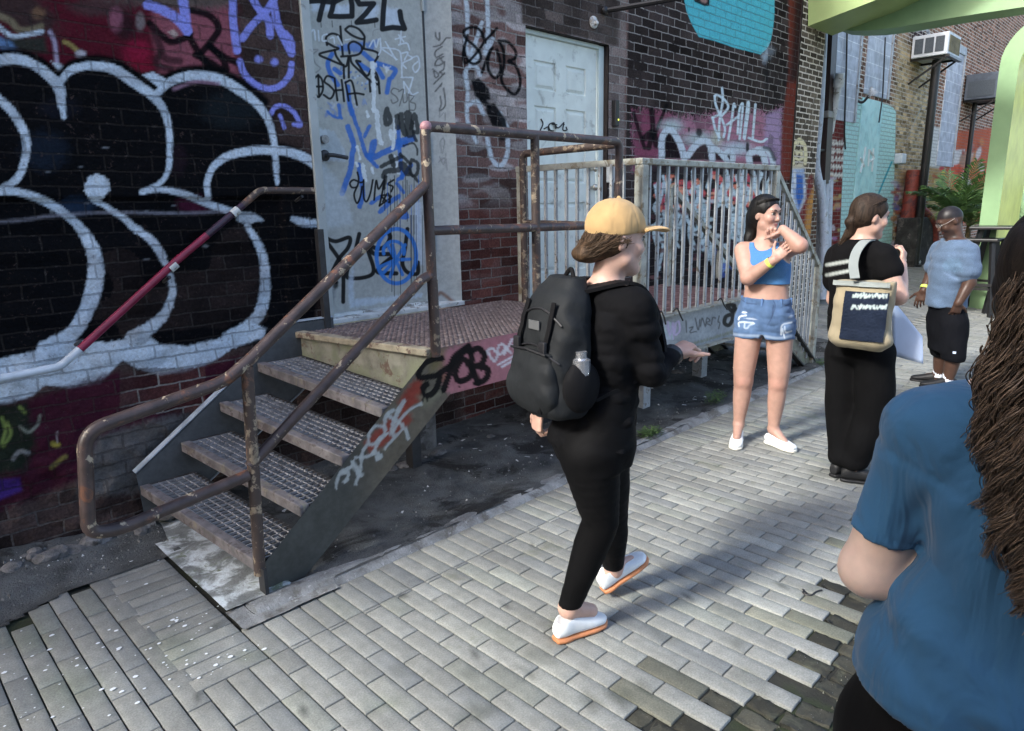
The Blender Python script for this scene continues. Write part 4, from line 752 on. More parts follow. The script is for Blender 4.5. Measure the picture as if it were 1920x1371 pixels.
# ------------------------------------------------------------------ green portals over the alley
def rrect(y0, y1, z0, z1, r, n=10):
    pts = [(y1, z0)]
    pts += [(y1-r+r*math.cos(a), z1-r+r*math.sin(a)) for a in np.linspace(0, math.pi/2, n)]
    pts += [(y0+r+r*math.cos(a), z1-r+r*math.sin(a)) for a in np.linspace(math.pi/2, math.pi, n)]
    return pts+[(y0, z0)]
def portal(x0, x1, y0, y1, ztop, w, label, zb):
    o = empty('green_portal', ((x0+x1)/2, (y0+y1)/2, zb), label, 'arch', 'green portals across the alley')
    A = rrect(y0, y1, zb, ztop, .62); B = rrect(y0+w, y1-w, zb, ztop-w, .45); n = len(A)
    for nm, mat, (xa, xb) in (('frame', m_green_shaded, (x0, x1)),):
        V = [(x, a[0], a[1]) for x in (xa, xb) for pl in (A, B) for a in pl]; F = []
        for i in range(n-1):
            F += [(i, i+1, n+i+1, n+i), (2*n+i, 3*n+i, 3*n+i+1, 2*n+i+1), (i, 2*n+i, 2*n+i+1, i+1)]
        F += [(0, n, 3*n, 2*n), (n-1, 3*n-1, 4*n-1, 2*n-1)]
        mk('frame', V, F, mat, o, False); V2_ = [(x, a[0], a[1]) for x in (xa+.002, xb-.002) for a in B]
        mk('lining', V2_, [(i, i+1, n+i+1, n+i) for i in range(n-1)], m_green_lit, o)
    return o
portal(12.0, 13.5, -2.6, 2.42, 4.02, .22, 'lime green rounded portal frame nearer the palm, its leg behind the man', -.03)
portal(15.2, 16.6, -2.6, 2.55, 3.55, .22, 'second lime green portal frame seen through the first', -.03)
o = empty('green_canopy', (9.3, 3.6, 3.7), 'pale green rounded overhead canopy beam at the top of the alley', 'canopy')
xa = 9.02; pa = [onx(x, y, xa) for x, y in ((1517, -160), (1515, 49), (1560, 32), (1640, 1), (1720, -40), (1860, -160))]
mb = MB(); mb.prism(pa, (.75, 0, 0)); mb.obj('upper_beam', M('yellow green paint', (.30, .40, .16), .5, .12, 2), o)
xb = 9.75; pb = [(1563, 50), (1572, 44), (1600, 27), (1650, 6), (1700, -12), (1800, -60), (2600, -160), (2600, -110), (1920, 13), (1800, 31), (1690, 50), (1640, 56.5), (1600, 58), (1575, 56), (1566, 53.5)]
mb = MB(); mb.prism([onx(x, y, xb) for x, y in pb], (.42, 0, 0)); mb.obj('lower_beam', m_green_shaded, o)
# ------------------------------------------------------------------ stools, table and palms under the portal
def tall_table(c, h, w, label, name, cat):
    o = empty(name, c, label, cat); x, y, z = c
    mb = MB(); mb.box((x-w, y-w, z+h-.04), (x+w, y+w, z+h), .01); mb.obj('top', m_pole, o)
    for sx_ in (-1, 1):
        for sy_ in (-1, 1): mb = MB(); mb.bar((x+sx_*w*.62, y+sy_*w*.62, z+h-.04), (x+sx_*w*1.15, y+sy_*w*1.15, z), .055, .055); mb.obj('leg', m_pole, o)
    mb = MB(); k = .95
    for a, b in (((-k, -k), (k, -k)), ((k, -k), (k, k)), ((k, k), (-k, k)), ((-k, k), (-k, -k))): mb.bar((x+a[0]*w, y+a[1]*w, z+h*.36), (x+b[0]*w, y+b[1]*w, z+h*.36), .035, .035)
    mb.obj('rung', m_pole, o); return o
def at_h(px, py, z): return onz(px, py, z)
g = 0
c = onx(1880, 424, 11.7); tall_table((c[0], c[1], g), float(c[2]), .33, 'tall black square table at the foot of the green portal', 'bar_table', 'table')
c = onx(1846, 447, 11.6); tall_table((c[0], c[1], g), float(c[2]), .20, 'black bar stool left of the tall black table', 'bar_stool', 'stool')
c = onx(1908, 447, 11.9); tall_table((c[0], c[1], g), float(c[2]), .20, 'black bar stool right of the tall black table', 'bar_stool', 'stool')
m_pot = M('grey planter', (.16, .17, .19), .7, .2, 8, .3, 60); m_trunk = M('palm stem', (.16, .12, .06), .9, .4, 20, .8, 60, .01)
def palm(base, h, n, L, label, seed, potted):
    r = random.Random(seed); o = empty('palm_plant', base, label, 'palm'); x, y, z = base
    if potted: mb = MB(); mb.tube([(x, y, z), (x, y, z+.45)], [.17, .22], 16); mb.obj('pot', m_pot, o); z += .42
    mb = MB(); mb.tube([(x, y, z), (x+.02, y, z+h)], [.06, .04], 8); mb.obj('stem', m_trunk, o)
    mb = MB()
    for i in range(n):
        a = 2*math.pi*i/n+r.uniform(-.3, .3); el = r.uniform(.35, 1.35); Lh = L*r.uniform(.7, 1.1); pts = []
        p = np.array([x, y, z+h*r.uniform(.75, 1)]); d = np.array([math.cos(a)*math.cos(el), math.sin(a)*math.cos(el), math.sin(el)])
        for k in range(15):
            pts.append(p.copy()); p = p+d*Lh/14; d = d+np.array([0, 0, -.062]); d /= np.linalg.norm(d)
        mb.tube(pts, [.009*(1-.8*k/14) for k in range(15)], 4)
        for k in range(2, 15):
            t_ = pts[min(k+1, 14)]-pts[k-1]; t_ /= np.linalg.norm(t_); s_ = np.cross(t_, (0, 0, 1.0)); s_ /= (np.linalg.norm(s_)+1e-9)
            ll = L*.42*math.sin(math.pi*(k/15*.82+.12))
            for sg in (-1, 1):
                for sub in (0, .5):
                    q = pts[k]+t_*Lh/14*sub; tip = q+(s_*sg*.8+t_*.62+np.array([0, 0, r.uniform(-.28, .05)]))*ll*r.uniform(.85, 1.1); m_ = (q+tip)/2+np.array([0, 0, .03]); w_ = t_*.017
                    mb.add([q-w_*.4, q+w_*.4, m_+w_, tip, m_-w_], [(0, 1, 2, 3, 4)])
    mb.obj('fronds', m_leaf, o); return o
c = ony(1798, 440, 3.3); palm((c[0]-.4, 3.3, .24), .72, 15, .92, 'green palm with feathery fronds in front of the red wall', 3, True)
c = ony(1790, 460, 3.6); palm((c[0]+.7, 3.55, .28), .45, 14, .95, 'lower bushy palm behind the man with pale dried fronds', 5, True)
c = at_h(1912, 400, 1.3); palm((14.9, 1.55, 0), .95, 16, .75, 'potted palm at the right edge beside the portal leg', 8, True)
# ------------------------------------------------------------------ ground
m_base = M('joint dirt and moss', (.022, .022, .017), .95, .4, 8, .6, 80, .006, col2=(.022, .030, .012), thr=.54, s2=3.5, soft=.08)
V, F = grid(np.concatenate([[-60, -20, -6], np.arange(-3, 20, .25), [24, 30, 40, 90]]), np.concatenate([[-60, -20, -8], np.arange(-4, 5, .25), [6, 12, 60]]), lambda u, v: np.stack([u, v, GZ(u, v)-.0125], 1))
tag(mk('ground', V, F, m_base, None, True), kind='structure')
t = NT('clay pavers'); ca = t.attr('col')
g1, g2, g3 = t.noise(150, 4, .7), t.noise(14, 5, .65), t.noise(2.2, 4)
c_ = t.scale_col(ca.outputs['Color'], t.math('MULTIPLY', t.ramp(g1, .3, .7, .78, 1.2), t.math('MULTIPLY', t.ramp(g2, .3, .7, .88, 1.1), t.ramp(g3, .3, .7, .9, 1.08))))
c_ = t.mix(t.ramp(t.noise(75, 3, .7), .67, .74), c_, (.08, .085, .08)); c_ = t.mix(t.math('MULTIPLY', t.ramp(t.noise(3.1, 6, .7, .5), .58, .70), .45), c_, (.14, .15, .10))
c_ = t.mix(t.ramp(t.noise(210, 2, .5), .73, .77), c_, (.55, .56, .55))
m_paver = t.out(c_, t.ramp(ca.outputs['Alpha'], 0, 1, .86, .28), t.bump(t.math('ADD', t.math('MULTIPLY', g1, .5), g2), .5, .004), Specular_IOR_Level=.35)
PW, PL = .0829, .254
DMG = [(1640, 1100), (1595, 1180), (1540, 1235), (1490, 1300), (1430, 1330), (1300, 1320), (1180, 1420), (2300, 1420), (2300, 1000), (1700, 1050)]
def inpoly(p, poly):
    c = False
    for i in range(len(poly)):
        a, b = poly[i], poly[i-1]
        if (a[1] > p[1]) != (b[1] > p[1]) and p[0] < (b[0]-a[0])*(p[1]-a[1])/(b[1]-a[1])+a[0]: c = not c
    return c
pav_V, pav_F, pav_C = [], [], []; nv = 0
def paver(x0, x1, y0, y1, rz=0, dz=0, tx=0, ty=0, col=(.3, .3, .29), fine=True, wet=0.0, chip=0):
    """one paver with a worn rounded edge; the top is divided so that stains can cross it"""
    global nv
    nx, ny = (3, 5) if fine else (1, 1)
    if (x1-x0) > (y1-y0) and fine: nx, ny = 5, 3
    e = min(.0016, (x1-x0)*.2, (y1-y0)*.2)
    xs = np.concatenate([[x0], np.linspace(x0+e, x1-e, nx+1), [x1]]); ys = np.concatenate([[y0], np.linspace(y0+e, y1-e, ny+1), [y1]])
    A, B = np.meshgrid(xs, ys, indexing='ij'); Zt = np.zeros_like(A); Zt[0] = Zt[-1] = -.0011; Zt[:, 0] = Zt[:, -1] = -.0011
    if chip: Zt = Zt+chip*(RNG.random(A.shape)-.7); A = A+chip*.5*(RNG.random(A.shape)-.5); B = B+chip*.5*(RNG.random(B.shape)-.5)
    cx_, cy_ = (x0+x1)/2, (y0+y1)/2; dx, dy = A-cx_, B-cy_
    Zt = Zt+tx*dx+ty*dy+dz; c_, s_ = math.cos(rz), math.sin(rz)
    A, B = cx_+dx*c_-dy*s_, cy_+dx*s_+dy*c_; n, m = A.shape
    top = np.stack([A.ravel(), B.ravel(), (Zt+GZ(A, B)).ravel()], 1)
    rim = [i*m for i in range(n)]+[(n-1)*m+j for j in range(1, m)]+[i*m+m-1 for i in range(n-2, -1, -1)]+[j for j in range(m-2, 0, -1)]
    low = top[rim].copy(); low[:, 2] -= .03
    i = (np.arange(n-1)[:, None]*m+np.arange(m-1)[None, :]).ravel()
    f = [np.stack([i, i+m, i+m+1, i+1], 1)]; k = len(rim); r_ = np.array(rim); q = np.arange(k)
    f.append(np.stack([r_, n*m+q, n*m+(q+1) % k, r_[(q+1) % k]], 1)[:, ::-1][:, [3, 2, 1, 0]])
    V_ = np.concatenate([top, low]); pav_V.append(V_); pav_F.append(np.concatenate(f)+nv); nv += len(V_)
    pav_C.append(np.tile(np.array([*col, wet]), (len(V_), 1)))
def tone():
    v = RNG.normal(0, .035); h = RNG.random()
    c = np.array([.250, .255, .236])*(1+v*2.2)
    if h < .12: c = c*np.array([.80, .82, .86])
    elif h < .2: c = c*np.array([1.12, 1.12, 1.1])
    elif h < .30: c = c*np.array([.98, 1.0, .96])
    return c
J = .0034
def put(x0, x1, y0, y1):
    cx_, cy_ = (x0+x1)/2, (y0+y1)/2
    if cx_ > 0 and cx_ < 9:
        p = pix(np.array([[cx_, cy_, 0]]))[0] if cx_*.685+cy_*.69 > .25 else (3000, 3000)
    else: p = (-99, -99)
    dm = 0 < cx_ < 5 and inpoly((p[0]+RNG.normal()*22, p[1]+RNG.normal()*16), DMG)
    near_ = cx_ < 4.2 and cy_ > -.4
    if dm:
        if RNG.random() < .05: return
        ym = (y0+y1)/2+RNG.normal()*.03
        for a, b in ((y0, ym), (ym, y1)):
            if RNG.random() < .06: continue
            paver(x0+J*2, x1-J*2, a+J*2, b-J*2, RNG.normal()*.09, -.001-.005*RNG.random(), RNG.normal()*.03, RNG.normal()*.03, np.array([.050, .049, .037])*(.5+.9*RNG.random()), near_, .25*RNG.random()**2, .009)
    else:
        tn = tone()
        if 0 < cx_ < 5 and RNG.random() < .75 and inpoly((p[0]+60+RNG.normal()*40, p[1]+40+RNG.normal()*30), DMG): tn = tn*(.45+.45*RNG.random())*np.array([1, .99, .86])
        paver(x0+J, x1-J, y0+J, y1-J, RNG.normal()*.004, RNG.normal()*.0006, RNG.normal()*.005, RNG.normal()*.003, tn, near_, 0)
YB = 2.303
for i in range(-26, 215):
    x0 = .947+i*PW; x1 = x0+PW
    if x0 < .66 and True: pass
    if x0 > .94: put(x0, x1, YB, YB+.258)                          # border course beside the kerb
    elif x1 <= .70-.001: pass
    near_x = x0 < 12
    y = YB-(.02 if i % 2 else .147)
    if x0 < .66: y = 3.75-(.12 if i % 2 else 0); ymin = -1.6
    elif x0 < .94: y = 2.303
    ymin = -1.7 if x0 < 6 else -4.0
    if x0 > .94: put(x0, x1, y, YB)
    ytop = y
    while y > ymin:
        y2 = y-PL
        if not (.66 <= x0 < .94 and y2 > 2.31): 
            if x0 < .66 and y > 3.55-.5*max(0, .45-x0): pass
            else: put(x0, x1, y2, y)
        y = y2
for i in range(int((3.78-2.303)/PW)+1): y0 = 2.303+i*PW; put(.672, .945, y0, y0+PW)     # band laid the other way beside the slab
for i in range(100):                                                                      # far alley beyond the kerb line
    x0 = 8.4+i*PW*1.0
    for k in range(7):
        y0 = 2.56+k*PL-(.12 if i % 2 else 0)
        if y0 < 2.5: continue
        if y0+PL < 4.4: put(x0, x0+PW, y0, y0+PL)
Vp, Fp, Cp = np.concatenate(pav_V), np.concatenate(pav_F), np.concatenate(pav_C)
P = Paint(Vp, 6)
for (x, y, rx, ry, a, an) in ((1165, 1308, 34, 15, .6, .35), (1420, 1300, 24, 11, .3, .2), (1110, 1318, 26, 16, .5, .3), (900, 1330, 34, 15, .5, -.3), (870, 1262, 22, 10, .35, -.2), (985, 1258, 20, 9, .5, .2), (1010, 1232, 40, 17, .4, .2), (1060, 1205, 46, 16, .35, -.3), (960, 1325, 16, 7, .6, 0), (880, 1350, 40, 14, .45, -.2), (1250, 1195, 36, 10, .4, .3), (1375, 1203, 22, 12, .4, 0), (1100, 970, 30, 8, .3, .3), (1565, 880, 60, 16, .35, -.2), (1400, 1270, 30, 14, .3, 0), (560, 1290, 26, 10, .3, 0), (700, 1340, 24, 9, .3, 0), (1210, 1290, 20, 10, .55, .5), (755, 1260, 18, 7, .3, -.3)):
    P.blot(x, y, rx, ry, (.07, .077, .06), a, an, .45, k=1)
for (x, y, rx, ry) in ((130, 1290, 80, 50), (330, 1210, 60, 26), (60, 1200, 60, 30), (470, 1230, 50, 16), (330, 1240, 40, 16), (720, 1320, 50, 16)): P.blot(x, y, rx, ry, (.12, .16, .09), .30, 0, .8, k=1)
P.blot(1015, 1110, 14, 10, (.4, .4, .35), .3, 0, .5, k=1)
for _ in range(90):
    P.blot(300+RNG.random()*1400, 900+RNG.random()*460, 2.5+RNG.random()*4.5, 1.6+RNG.random()*2.4, (.05, .055, .05), .75, RNG.random(), .3, k=1)
Cp[:, :3] = Cp[:, :3]*(1-P.a[:, None])+P.c*P.a[:, None]
pv = mk('pavement', Vp, Fp, m_paver, None, False, {'col': Cp}); tag(pv, kind='structure')
bm = bmesh.new(); bm.from_mesh(pv.data); bmesh.ops.recalc_face_normals(bm, faces=bm.faces); bm.to_mesh(pv.data); bm.free()
# strip of dirt and asphalt between kerb and wall, kerb lip and splattered slab
def dirt(u, v):
    h = .02*fbm(u*1.6, v*1.6, 1)+.016*fbm(u*9, v*9, 2)+.006-.02*sstep(2.72, 2.85, v)*sstep(3.3, 3.0, v)
    h = h+.05*sstep(3.5, 3.9, v)*fbm(u*3, v*3, 4)+.06*sstep(1.0, .5, u)*sstep(3.4, 3.9, v)*fbm(u*8, v*8, 8)
    h = h-.035*sstep(1.42, 1.30, u)*sstep(1.0, 1.1, u)
    h = h-.022*sstep(1.02, .95, u)*sstep(3.60, 3.50, v+.45*np.clip(.5-u, 0, 2))
    return np.stack([u, v, h], 1)
V, F = grid(np.arange(-2.0, 8.41, .028), np.arange(2.60, 3.93, .028), dirt)
keepx = (V[F[:, 0], 0] > 1.0) | (V[F[:, 0], 1] > 3.40-.45*np.clip(.5-V[F[:, 0], 0], 0, 2)); F = F[keepx]
m_dirt = M('wet asphalt and dirt', (.066, .070, .069), .92, .5, 5, 1.0, 90, .012, col2=(.125, .132, .132), thr=.54, s2=3.2, soft=.12, col3=(.02, .02, .019), thr3=.57, s3=2.1)
tag(mk('dirt_strip', V, F, m_dirt, None, True), kind='structure')
V, F = grid(np.arange(1.04, 8.5, .04), np.linspace(0, 1, 9), lambda u, w: np.stack([u, 2.556+.20*w+.014*np.sin(u*2.1), np.array([-.012, .012, .024, .028, .024, .020, .014, 0, -.03])[np.round(w*8).astype(int)]+.008*(fbm(u*14, w*4, 1)-.5)+.012*sstep(.3, .6, w)*(vnoise(u*3.3, w*2)-.5)], 1))
tag(mk('kerb', V, F, m_conc2, None, True), kind='structure')
V, F = grid(np.arange(.952, 1.30, .02), np.arange(2.70, 3.86, .02), lambda u, v: np.stack([u, v, .018+.006*fbm(u*12, v*12)-.05*sstep(1.24, 1.3, u)], 1))
tag(mk('slab', V, F, m_conc, None, True), kind='structure')
V, F = grid(np.arange(.95, 1.40, .02), np.arange(2.53, 2.72, .02), lambda u, v: np.stack([u, v, .006+.010*fbm(u*16, v*16)], 1))
tag(mk('mortar_patch', V, F, m_conc2, None, True), kind='structure')
# loose stuff
mb = MB()
for _ in range(2600):
    u = RNG.random(); x, y = 1.2+RNG.random()*7, 2.76+RNG.random()**1.4*1.1
    if RNG.random() < .2: x, y = .2+RNG.random()*.9, 3.45+RNG.random()*.42
    r = .003+.010*RNG.random()**3; c = (.6, .6, .58) if RNG.random() < .06 else tuple(np.array([.16, .16, .15])*(.4+1.1*RNG.random()))
    z = float(dirt(np.array([x]), np.array([y]))[0, 2]); a = RNG.random()*6
    V = [(x+r*math.cos(a+k*2.1)*(.7+.6*RNG.random()), y+r*math.sin(a+k*2.1)*(.7+.6*RNG.random()), z-.002) for k in range(3)]+[(x, y, z+r*.8)]
    mb.add(V, [(0, 1, 3), (1, 2, 3), (2, 0, 3)], c)
for _ in range(900):                                                # crumbs in the broken corner of the paving
    x, y = 1.6+RNG.random()*2.6, -.6+RNG.random()*1.5
    if not inpoly(pix(np.array([[x, y, 0]]))[0], DMG): continue
    r = .002+.007*RNG.random()**2; c = (.5, .5, .47) if RNG.random() < .12 else tuple(np.array([.14, .14, .11])*(.4+1.2*RNG.random())); a = RNG.random()*6
    mb.add([(x+r*math.cos(a+k*2.1)*(.7+.6*RNG.random()), y+r*math.sin(a+k*2.1)*(.7+.6*RNG.random()), -.012) for k in range(3)]+[(x, y, r*.7-.006)], [(0, 1, 3), (1, 2, 3), (2, 0, 3)], c)
for _ in range(130):                                                # white spatter near the wall, left
    x = .15+RNG.random()*.85; y = 2.35+abs(RNG.normal())*.5
    if y > 3.7: continue
    r = .002+.0065*RNG.random()**2.5; n = 7; a = RNG.random()*3
    mb.add([(x+r*(1+.5*RNG.random())*math.cos(a+k*.9), y+.8*r*(1+.5*RNG.random())*math.sin(a+k*.9), .0045) for k in range(n)], [tuple(range(n))], (.75, .79, .82))
t = NT('pebbles'); m_peb = t.out(t.attr('col').outputs['Color'], .9)
mb2 = mb; o = mk('gravel', mb.v, mb.f, m_peb, None, False, {'col': np.array(mb.c)}); tag(o, 'scattered grit, pebbles and white specks on the dirt strip and broken paving', 'gravel', kind='stuff')
def rocks(name, pts, label, mat, group=None):
    for i, (x, y, z, r) in enumerate(pts):
        bm = bmesh.new(); bmesh.ops.create_icosphere(bm, subdivisions=2, radius=1)
        for v in bm.verts: v.co *= r*(.75+.5*vnoise(v.co.x*1.7+i*9, v.co.y*1.7, v.co.z*1.7)); v.co.z *= .62; v.co.x *= 1.25
        me = bpy.data.meshes.new(name); bm.to_mesh(me); bm.free(); me.materials.append(mat); o = bpy.data.objects.new(name, me); C.objects.link(o); o.location = (x, y, z); o.rotation_euler = (0, 0, i*1.3); tag(o, label, 'rock', group)
rk = [(.30+RNG.random()*.95, 3.72+RNG.random()*.12, .02+RNG.random()*.05, .02+RNG.random()*.045) for _ in range(30)]
rocks('rubble_stone', rk, 'grey lump of rubble at the foot of the wall behind the lowest step', m_rubble, 'rubble at the foot of the wall')
rk2 = [(2.2+RNG.random()*5, 3.45+RNG.random()*.4, .01, .02+RNG.random()*.05) for _ in range(34)]
rocks('stone', rk2, 'stone lying in the shade under the landing and ramp', m_rubble, 'stones under the landing')
mb = MB()
for _ in range(60):
    x, y = 1.25+RNG.random()*5.5, 2.85+RNG.random()*.9; z = float(dirt(np.array([x]), np.array([y]))[0, 2])+.006; a = RNG.random()*6; l, w = .008+RNG.random()*.014, .004+RNG.random()*.006
    c_, s_ = math.cos(a), math.sin(a); mb.add([(x+c_*i*l-s_*j*w, y+s_*i*l+c_*j*w, z+.006*RNG.random()) for i, j in ((-1, -1), (1, -1), (1, 1), (-1, 1))], [(0, 1, 2, 3)])
tag(mk('litter_scraps', mb.v, mb.f, m_litter, None), 'tiny white scraps of litter strewn on the dirt under the stairs', 'litter', kind='stuff')
def weed(x, y, n, r, h, label, seed):
    rr = random.Random(seed); mb = MB()
    for i in range(n):
        a = rr.uniform(0, 6.28); R_ = r*math.sqrt(rr.random()); bx, by = x+R_*math.cos(a)*1.6, y+R_*math.sin(a); hh = h*rr.uniform(.3, 1); l = rr.uniform(.012, .028); b = rr.uniform(0, 6.28); tl = rr.uniform(-.4, .6)
        d = np.array([math.cos(b), math.sin(b), tl]); s_ = np.array([-math.sin(b), math.cos(b), 0])*l*.42; p = np.array([bx, by, hh])
        mb.add([p, p+d*l*.5+s_, p+d*l, p+d*l*.5-s_], [(0, 1, 2, 3)])
    tag(mk('weed_clump', mb.v, mb.f, m_leaf2, None), label, 'weed')
weed(4.02, 2.66, 320, .07, .07, 'low green weed growing on the kerb between the hat wearer and the girl', 2)
weed(5.05, 2.72, 260, .07, .12, 'green weed at the kerb behind the girl', 4)
weed(7.0, 2.62, 90, .05, .08, 'small weed at the foot of the far ramp railing', 6)
q = onz(1520, 1112); mb = MB(); mb.tube([q+[.0, .03, .004], q+[-.035, .02, .004], q+[-.03, -.012, .004], q+[.02, -.015, .005], q+[.045, -.03, .006]], .0035, 6, bend=.03); mb.tube([q+[-.03, .0, .004], q+[.0, .035, .004]], .003, 6)
tag(mb.obj('twig', m_black, None), 'small curled black scrap lying on the lit pavers', 'scrap')
# ------------------------------------------------------------------ steel stair with its landing
YF, LZ = 2.743, .945
stair = empty('steel_stairs', (1.6, 3.2, 0), 'short rusty steel stair with grating treads and brown pipe rails leading to a landing', 'stairs')
X0, XL, XE = 1.135, 2.15, 3.76                                  # foot, top of flight, end of landing
YB_ = 3.80
def web(p, q, u0, u1, du, h, y, name, mat, paintfn=None, flr=.045, th=.012):
    """channel web between top line p->q (x,z) hanging h down, flanges at both edges"""
V_ = []
def sweb(name, y, front):
    # sloped then level web as one sheet of quads
    L1, L2 = 100, 120
    s_ = np.concatenate([np.linspace(0, 1, L1), 1+np.linspace(0, 1, L2)[1:]])
    xa, za, xl, zl = (X0, .128, XL, LZ) if front else (.975, .33, 1.93, 1.003)
    topx = np.where(s_ <= 1, xa+(xl-xa)*s_, xl+(XE-xl)*(s_-1)); topz = np.where(s_ <= 1, za+(zl-za)*s_, zl)
    bx_, bz_ = ((X0, 1.335, 2.245, XE), (0, 0, .685, .685)) if front else ((.985, 1.10, 2.13, 2.3), (.06, .02, .70, .70))
    botx, botz = np.interp(s_, (0, .18, 1, 2), bx_), np.interp(s_, (0, .18, 1, 2), bz_)
    bl = 2.13
    if not front:
        k_ = s_ > 1; topx[k_] = xl+(2.2-xl)*(s_[k_]-1); botx[k_] = bl+(2.2-bl)*(s_[k_]-1)
    ws = np.linspace(0, 1, 44)
    V, F = grid(np.arange(len(s_)), ws, lambda i, w: np.stack([topx[i.astype(int)]*(1-w)+botx[i.astype(int)]*w, np.full(len(i), y), topz[i.astype(int)]*(1-w)+botz[i.astype(int)]*w], 1))
    base = np.zeros((len(V), 4)); n = fbm(V[:, 0]*9, V[:, 2]*9, 2); r = sstep(1.55, 1.9, V[:, 0])
    base[:, :3] = np.array([.075, .077, .07])*(1-r[:, None])+np.array([.14, .12, .09])*r[:, None]
    if not front: base[:, :3] = (.085, .092, .097)
    P = Paint(V, 8); S, FL, BL = P.stroke, P.fill, P.blot
    if front:
        K6, KL = dict(k=4.3133, off=(600, 700)), dict(k=4.569, off=(560, 520))
        P.a[:] = 0
        FL([(1180, 640), (1300, 600), (1600, 520), (2100, 380), (2200, 900), (1300, 1010), (1240, 900)], (.44, .18, .20), .93, 8, rough=4, **KL)
        FL([(1000, 880), (1060, 860), (1050, 1050), (880, 1180), (850, 1060), (960, 920)], (.27, .045, .03), .92, 5, rough=3, **KL); FL([(360, 560), (560, 350), (740, 330), (740, 390), (520, 590), (400, 650)], (.25, .05, .035), .9, 5, rough=3, **K6)
        FL([(1130, 640), (1260, 610), (1240, 780), (1120, 820)], (.19, .15, .07), .8, 8, **KL); BL(1250, 860, 30, 50, (.24, .11, .06), .7, **KL); FL([(1010, 1020), (1160, 960), (1220, 1000), (1080, 1120)], (.23, .22, .15), .7, 8, **KL)
        for q, w in (([(1225, 695), (1170, 700), (1090, 730), (1035, 800), (1040, 860), (1130, 850), (1200, 850), (1190, 930), (1140, 1000), (1080, 1010), (1065, 950), (1100, 915)], 9), ([(1450, 590), (1330, 690), (1290, 830), (1240, 970)], 9), ([(1200, 830), (1330, 730), (1460, 590)], 9), ([(1400, 700), (1350, 780), (1350, 860), (1390, 890), (1470, 850), (1475, 780), (1430, 710)], 9), ([(1480, 640), (1490, 760), (1540, 910)], 9), ([(1460, 640), (1540, 610), (1590, 670), (1570, 740), (1530, 760), (1610, 780), (1620, 840), (1580, 890), (1520, 905)], 9)):
            S(q, w, BK, .98, 1.0, **KL)
        BL(1562, 800, 12, 12, BK, .9, **KL); S([(1060, 960), (1064, 1060)], 2, BK, .9, .6, **KL); S([(1100, 1000), (1100, 1070)], 2, BK, .9, .6, **KL); S([(1378, 880), (1380, 940)], 2, BK, .9, .6, **KL)
        for q in ([(1690, 640), (1660, 610), (1620, 630), (1650, 690), (1680, 720), (1710, 650)], [(1720, 580), (1700, 640), (1730, 660), (1770, 600), (1740, 570)], [(1770, 600), (1820, 650)], [(1830, 530), (1760, 660)], [(1840, 580), (1860, 640)]): S(q, 3.6, (.68, .62, .62), .92, .9, **KL)
        S([(1710, 750), (1850, 670)], 3, (.72, .68, .7), .9, .8, **KL); S([(1740, 768), (1860, 700)], 3.4, (.72, .68, .7), .9, .8, **KL)
        for q, w in (([(680, 225), (620, 330), (580, 470), (590, 500)], 7), ([(560, 350), (640, 400), (700, 470), (710, 530)], 6), ([(820, 245), (720, 300), (640, 390), (590, 480)], 4), ([(590, 300), (540, 340), (520, 420), (525, 460)], 6), ([(500, 430), (440, 430), (395, 500), (400, 570), (440, 570), (500, 510), (535, 490)], 5), ([(535, 490), (470, 560), (440, 640)], 5), ([(440, 640), (470, 660), (460, 690), (490, 670)], 8), ([(440, 650), (360, 680), (290, 680)], 5), ([(380, 580), (340, 650), (330, 780)], 5), ([(265, 720), (300, 790), (330, 820)], 8), ([(320, 790), (290, 900)], 5), ([(250, 760), (180, 790), (140, 860), (130, 930)], 5), ([(185, 810), (230, 800), (220, 860), (195, 880)], 5), ([(660, 460), (530, 600)], 4)):
            S(q, w, (.44, .47, .46), .85, 1.2, rough=.8, **K6)
        for x, y in ((823, 250), (523, 615)): BL(x, y, 15, 15, (.42, .42, .36), .95, **K6)
    base[:, :3] = base[:, :3]*(.75+.5*n[:, None])
    mk('stringer', V, F, m_spray, stair, False, {'paint': P.rgba(), 'brick': base})
    mb = MB(); fy = -1 if front else 1
    for px, pz, hh in ((topx, topz, 0), (botx, botz, 0)):
        pts = [(px[0], pz[0])]*(px is topx)+[(px[18], pz[18])]*(px is botx)+[(px[L1-1], pz[L1-1]), (px[-1], pz[-1])]
        ln = []
        for i, (a, b) in enumerate(zip(pts[:-1], pts[1:])):
            dx, dz = b[0]-a[0], b[1]-a[1]; L = math.hypot(dx, dz); nx, nz = -dz/L, dx/L
            Vq = [(p[0]+nx*o_, y+fy*w_, p[1]+nz*o_) for p in (a, b) for o_, w_ in ((-.006, .0), (.006, .0), (.006, .05), (-.006, .05))]
            mb.add(Vq, [(0, 1, 2, 3), (4, 7, 6, 5), (0, 4, 5, 1), (1, 5, 6, 2), (2, 6, 7, 3), (3, 7, 4, 0)])
    mb.obj('flange', M('worn pink flange edge', (.26, .19, .185), .6, .35, 14, .4, 80, .003, col2=(.09, .075, .07), thr=.52, s2=16, col3=(.4, .38, .37), thr3=.64, s3=20) if front else M('pale flange', (.40, .46, .52), .5, .3, 14), stair)
sweb('front', YF, True); sweb('back', YB_, False)
for y_ in (YF-.05, YB_-.01): mb = MB(); mb.box((X0-.012, y_, -.01), (X0+.004, y_+.058, .14)); mb.obj('toe_plate', m_darksteel, stair)
def grating(name, xa, xb, ya, yb, z, mat, px, py, parent, th=.028):
    mb = MB()
    for y in np.arange(ya, yb+1e-6, py): mb.box((xa, y-.0019, z-th), (xb, y+.0019, z))
    for x in np.arange(xa, xb+1e-6, px): mb.box((x-.0017, ya, z-.008), (x+.0017, yb, z-.001))
    return mb.obj(name, mat, parent)
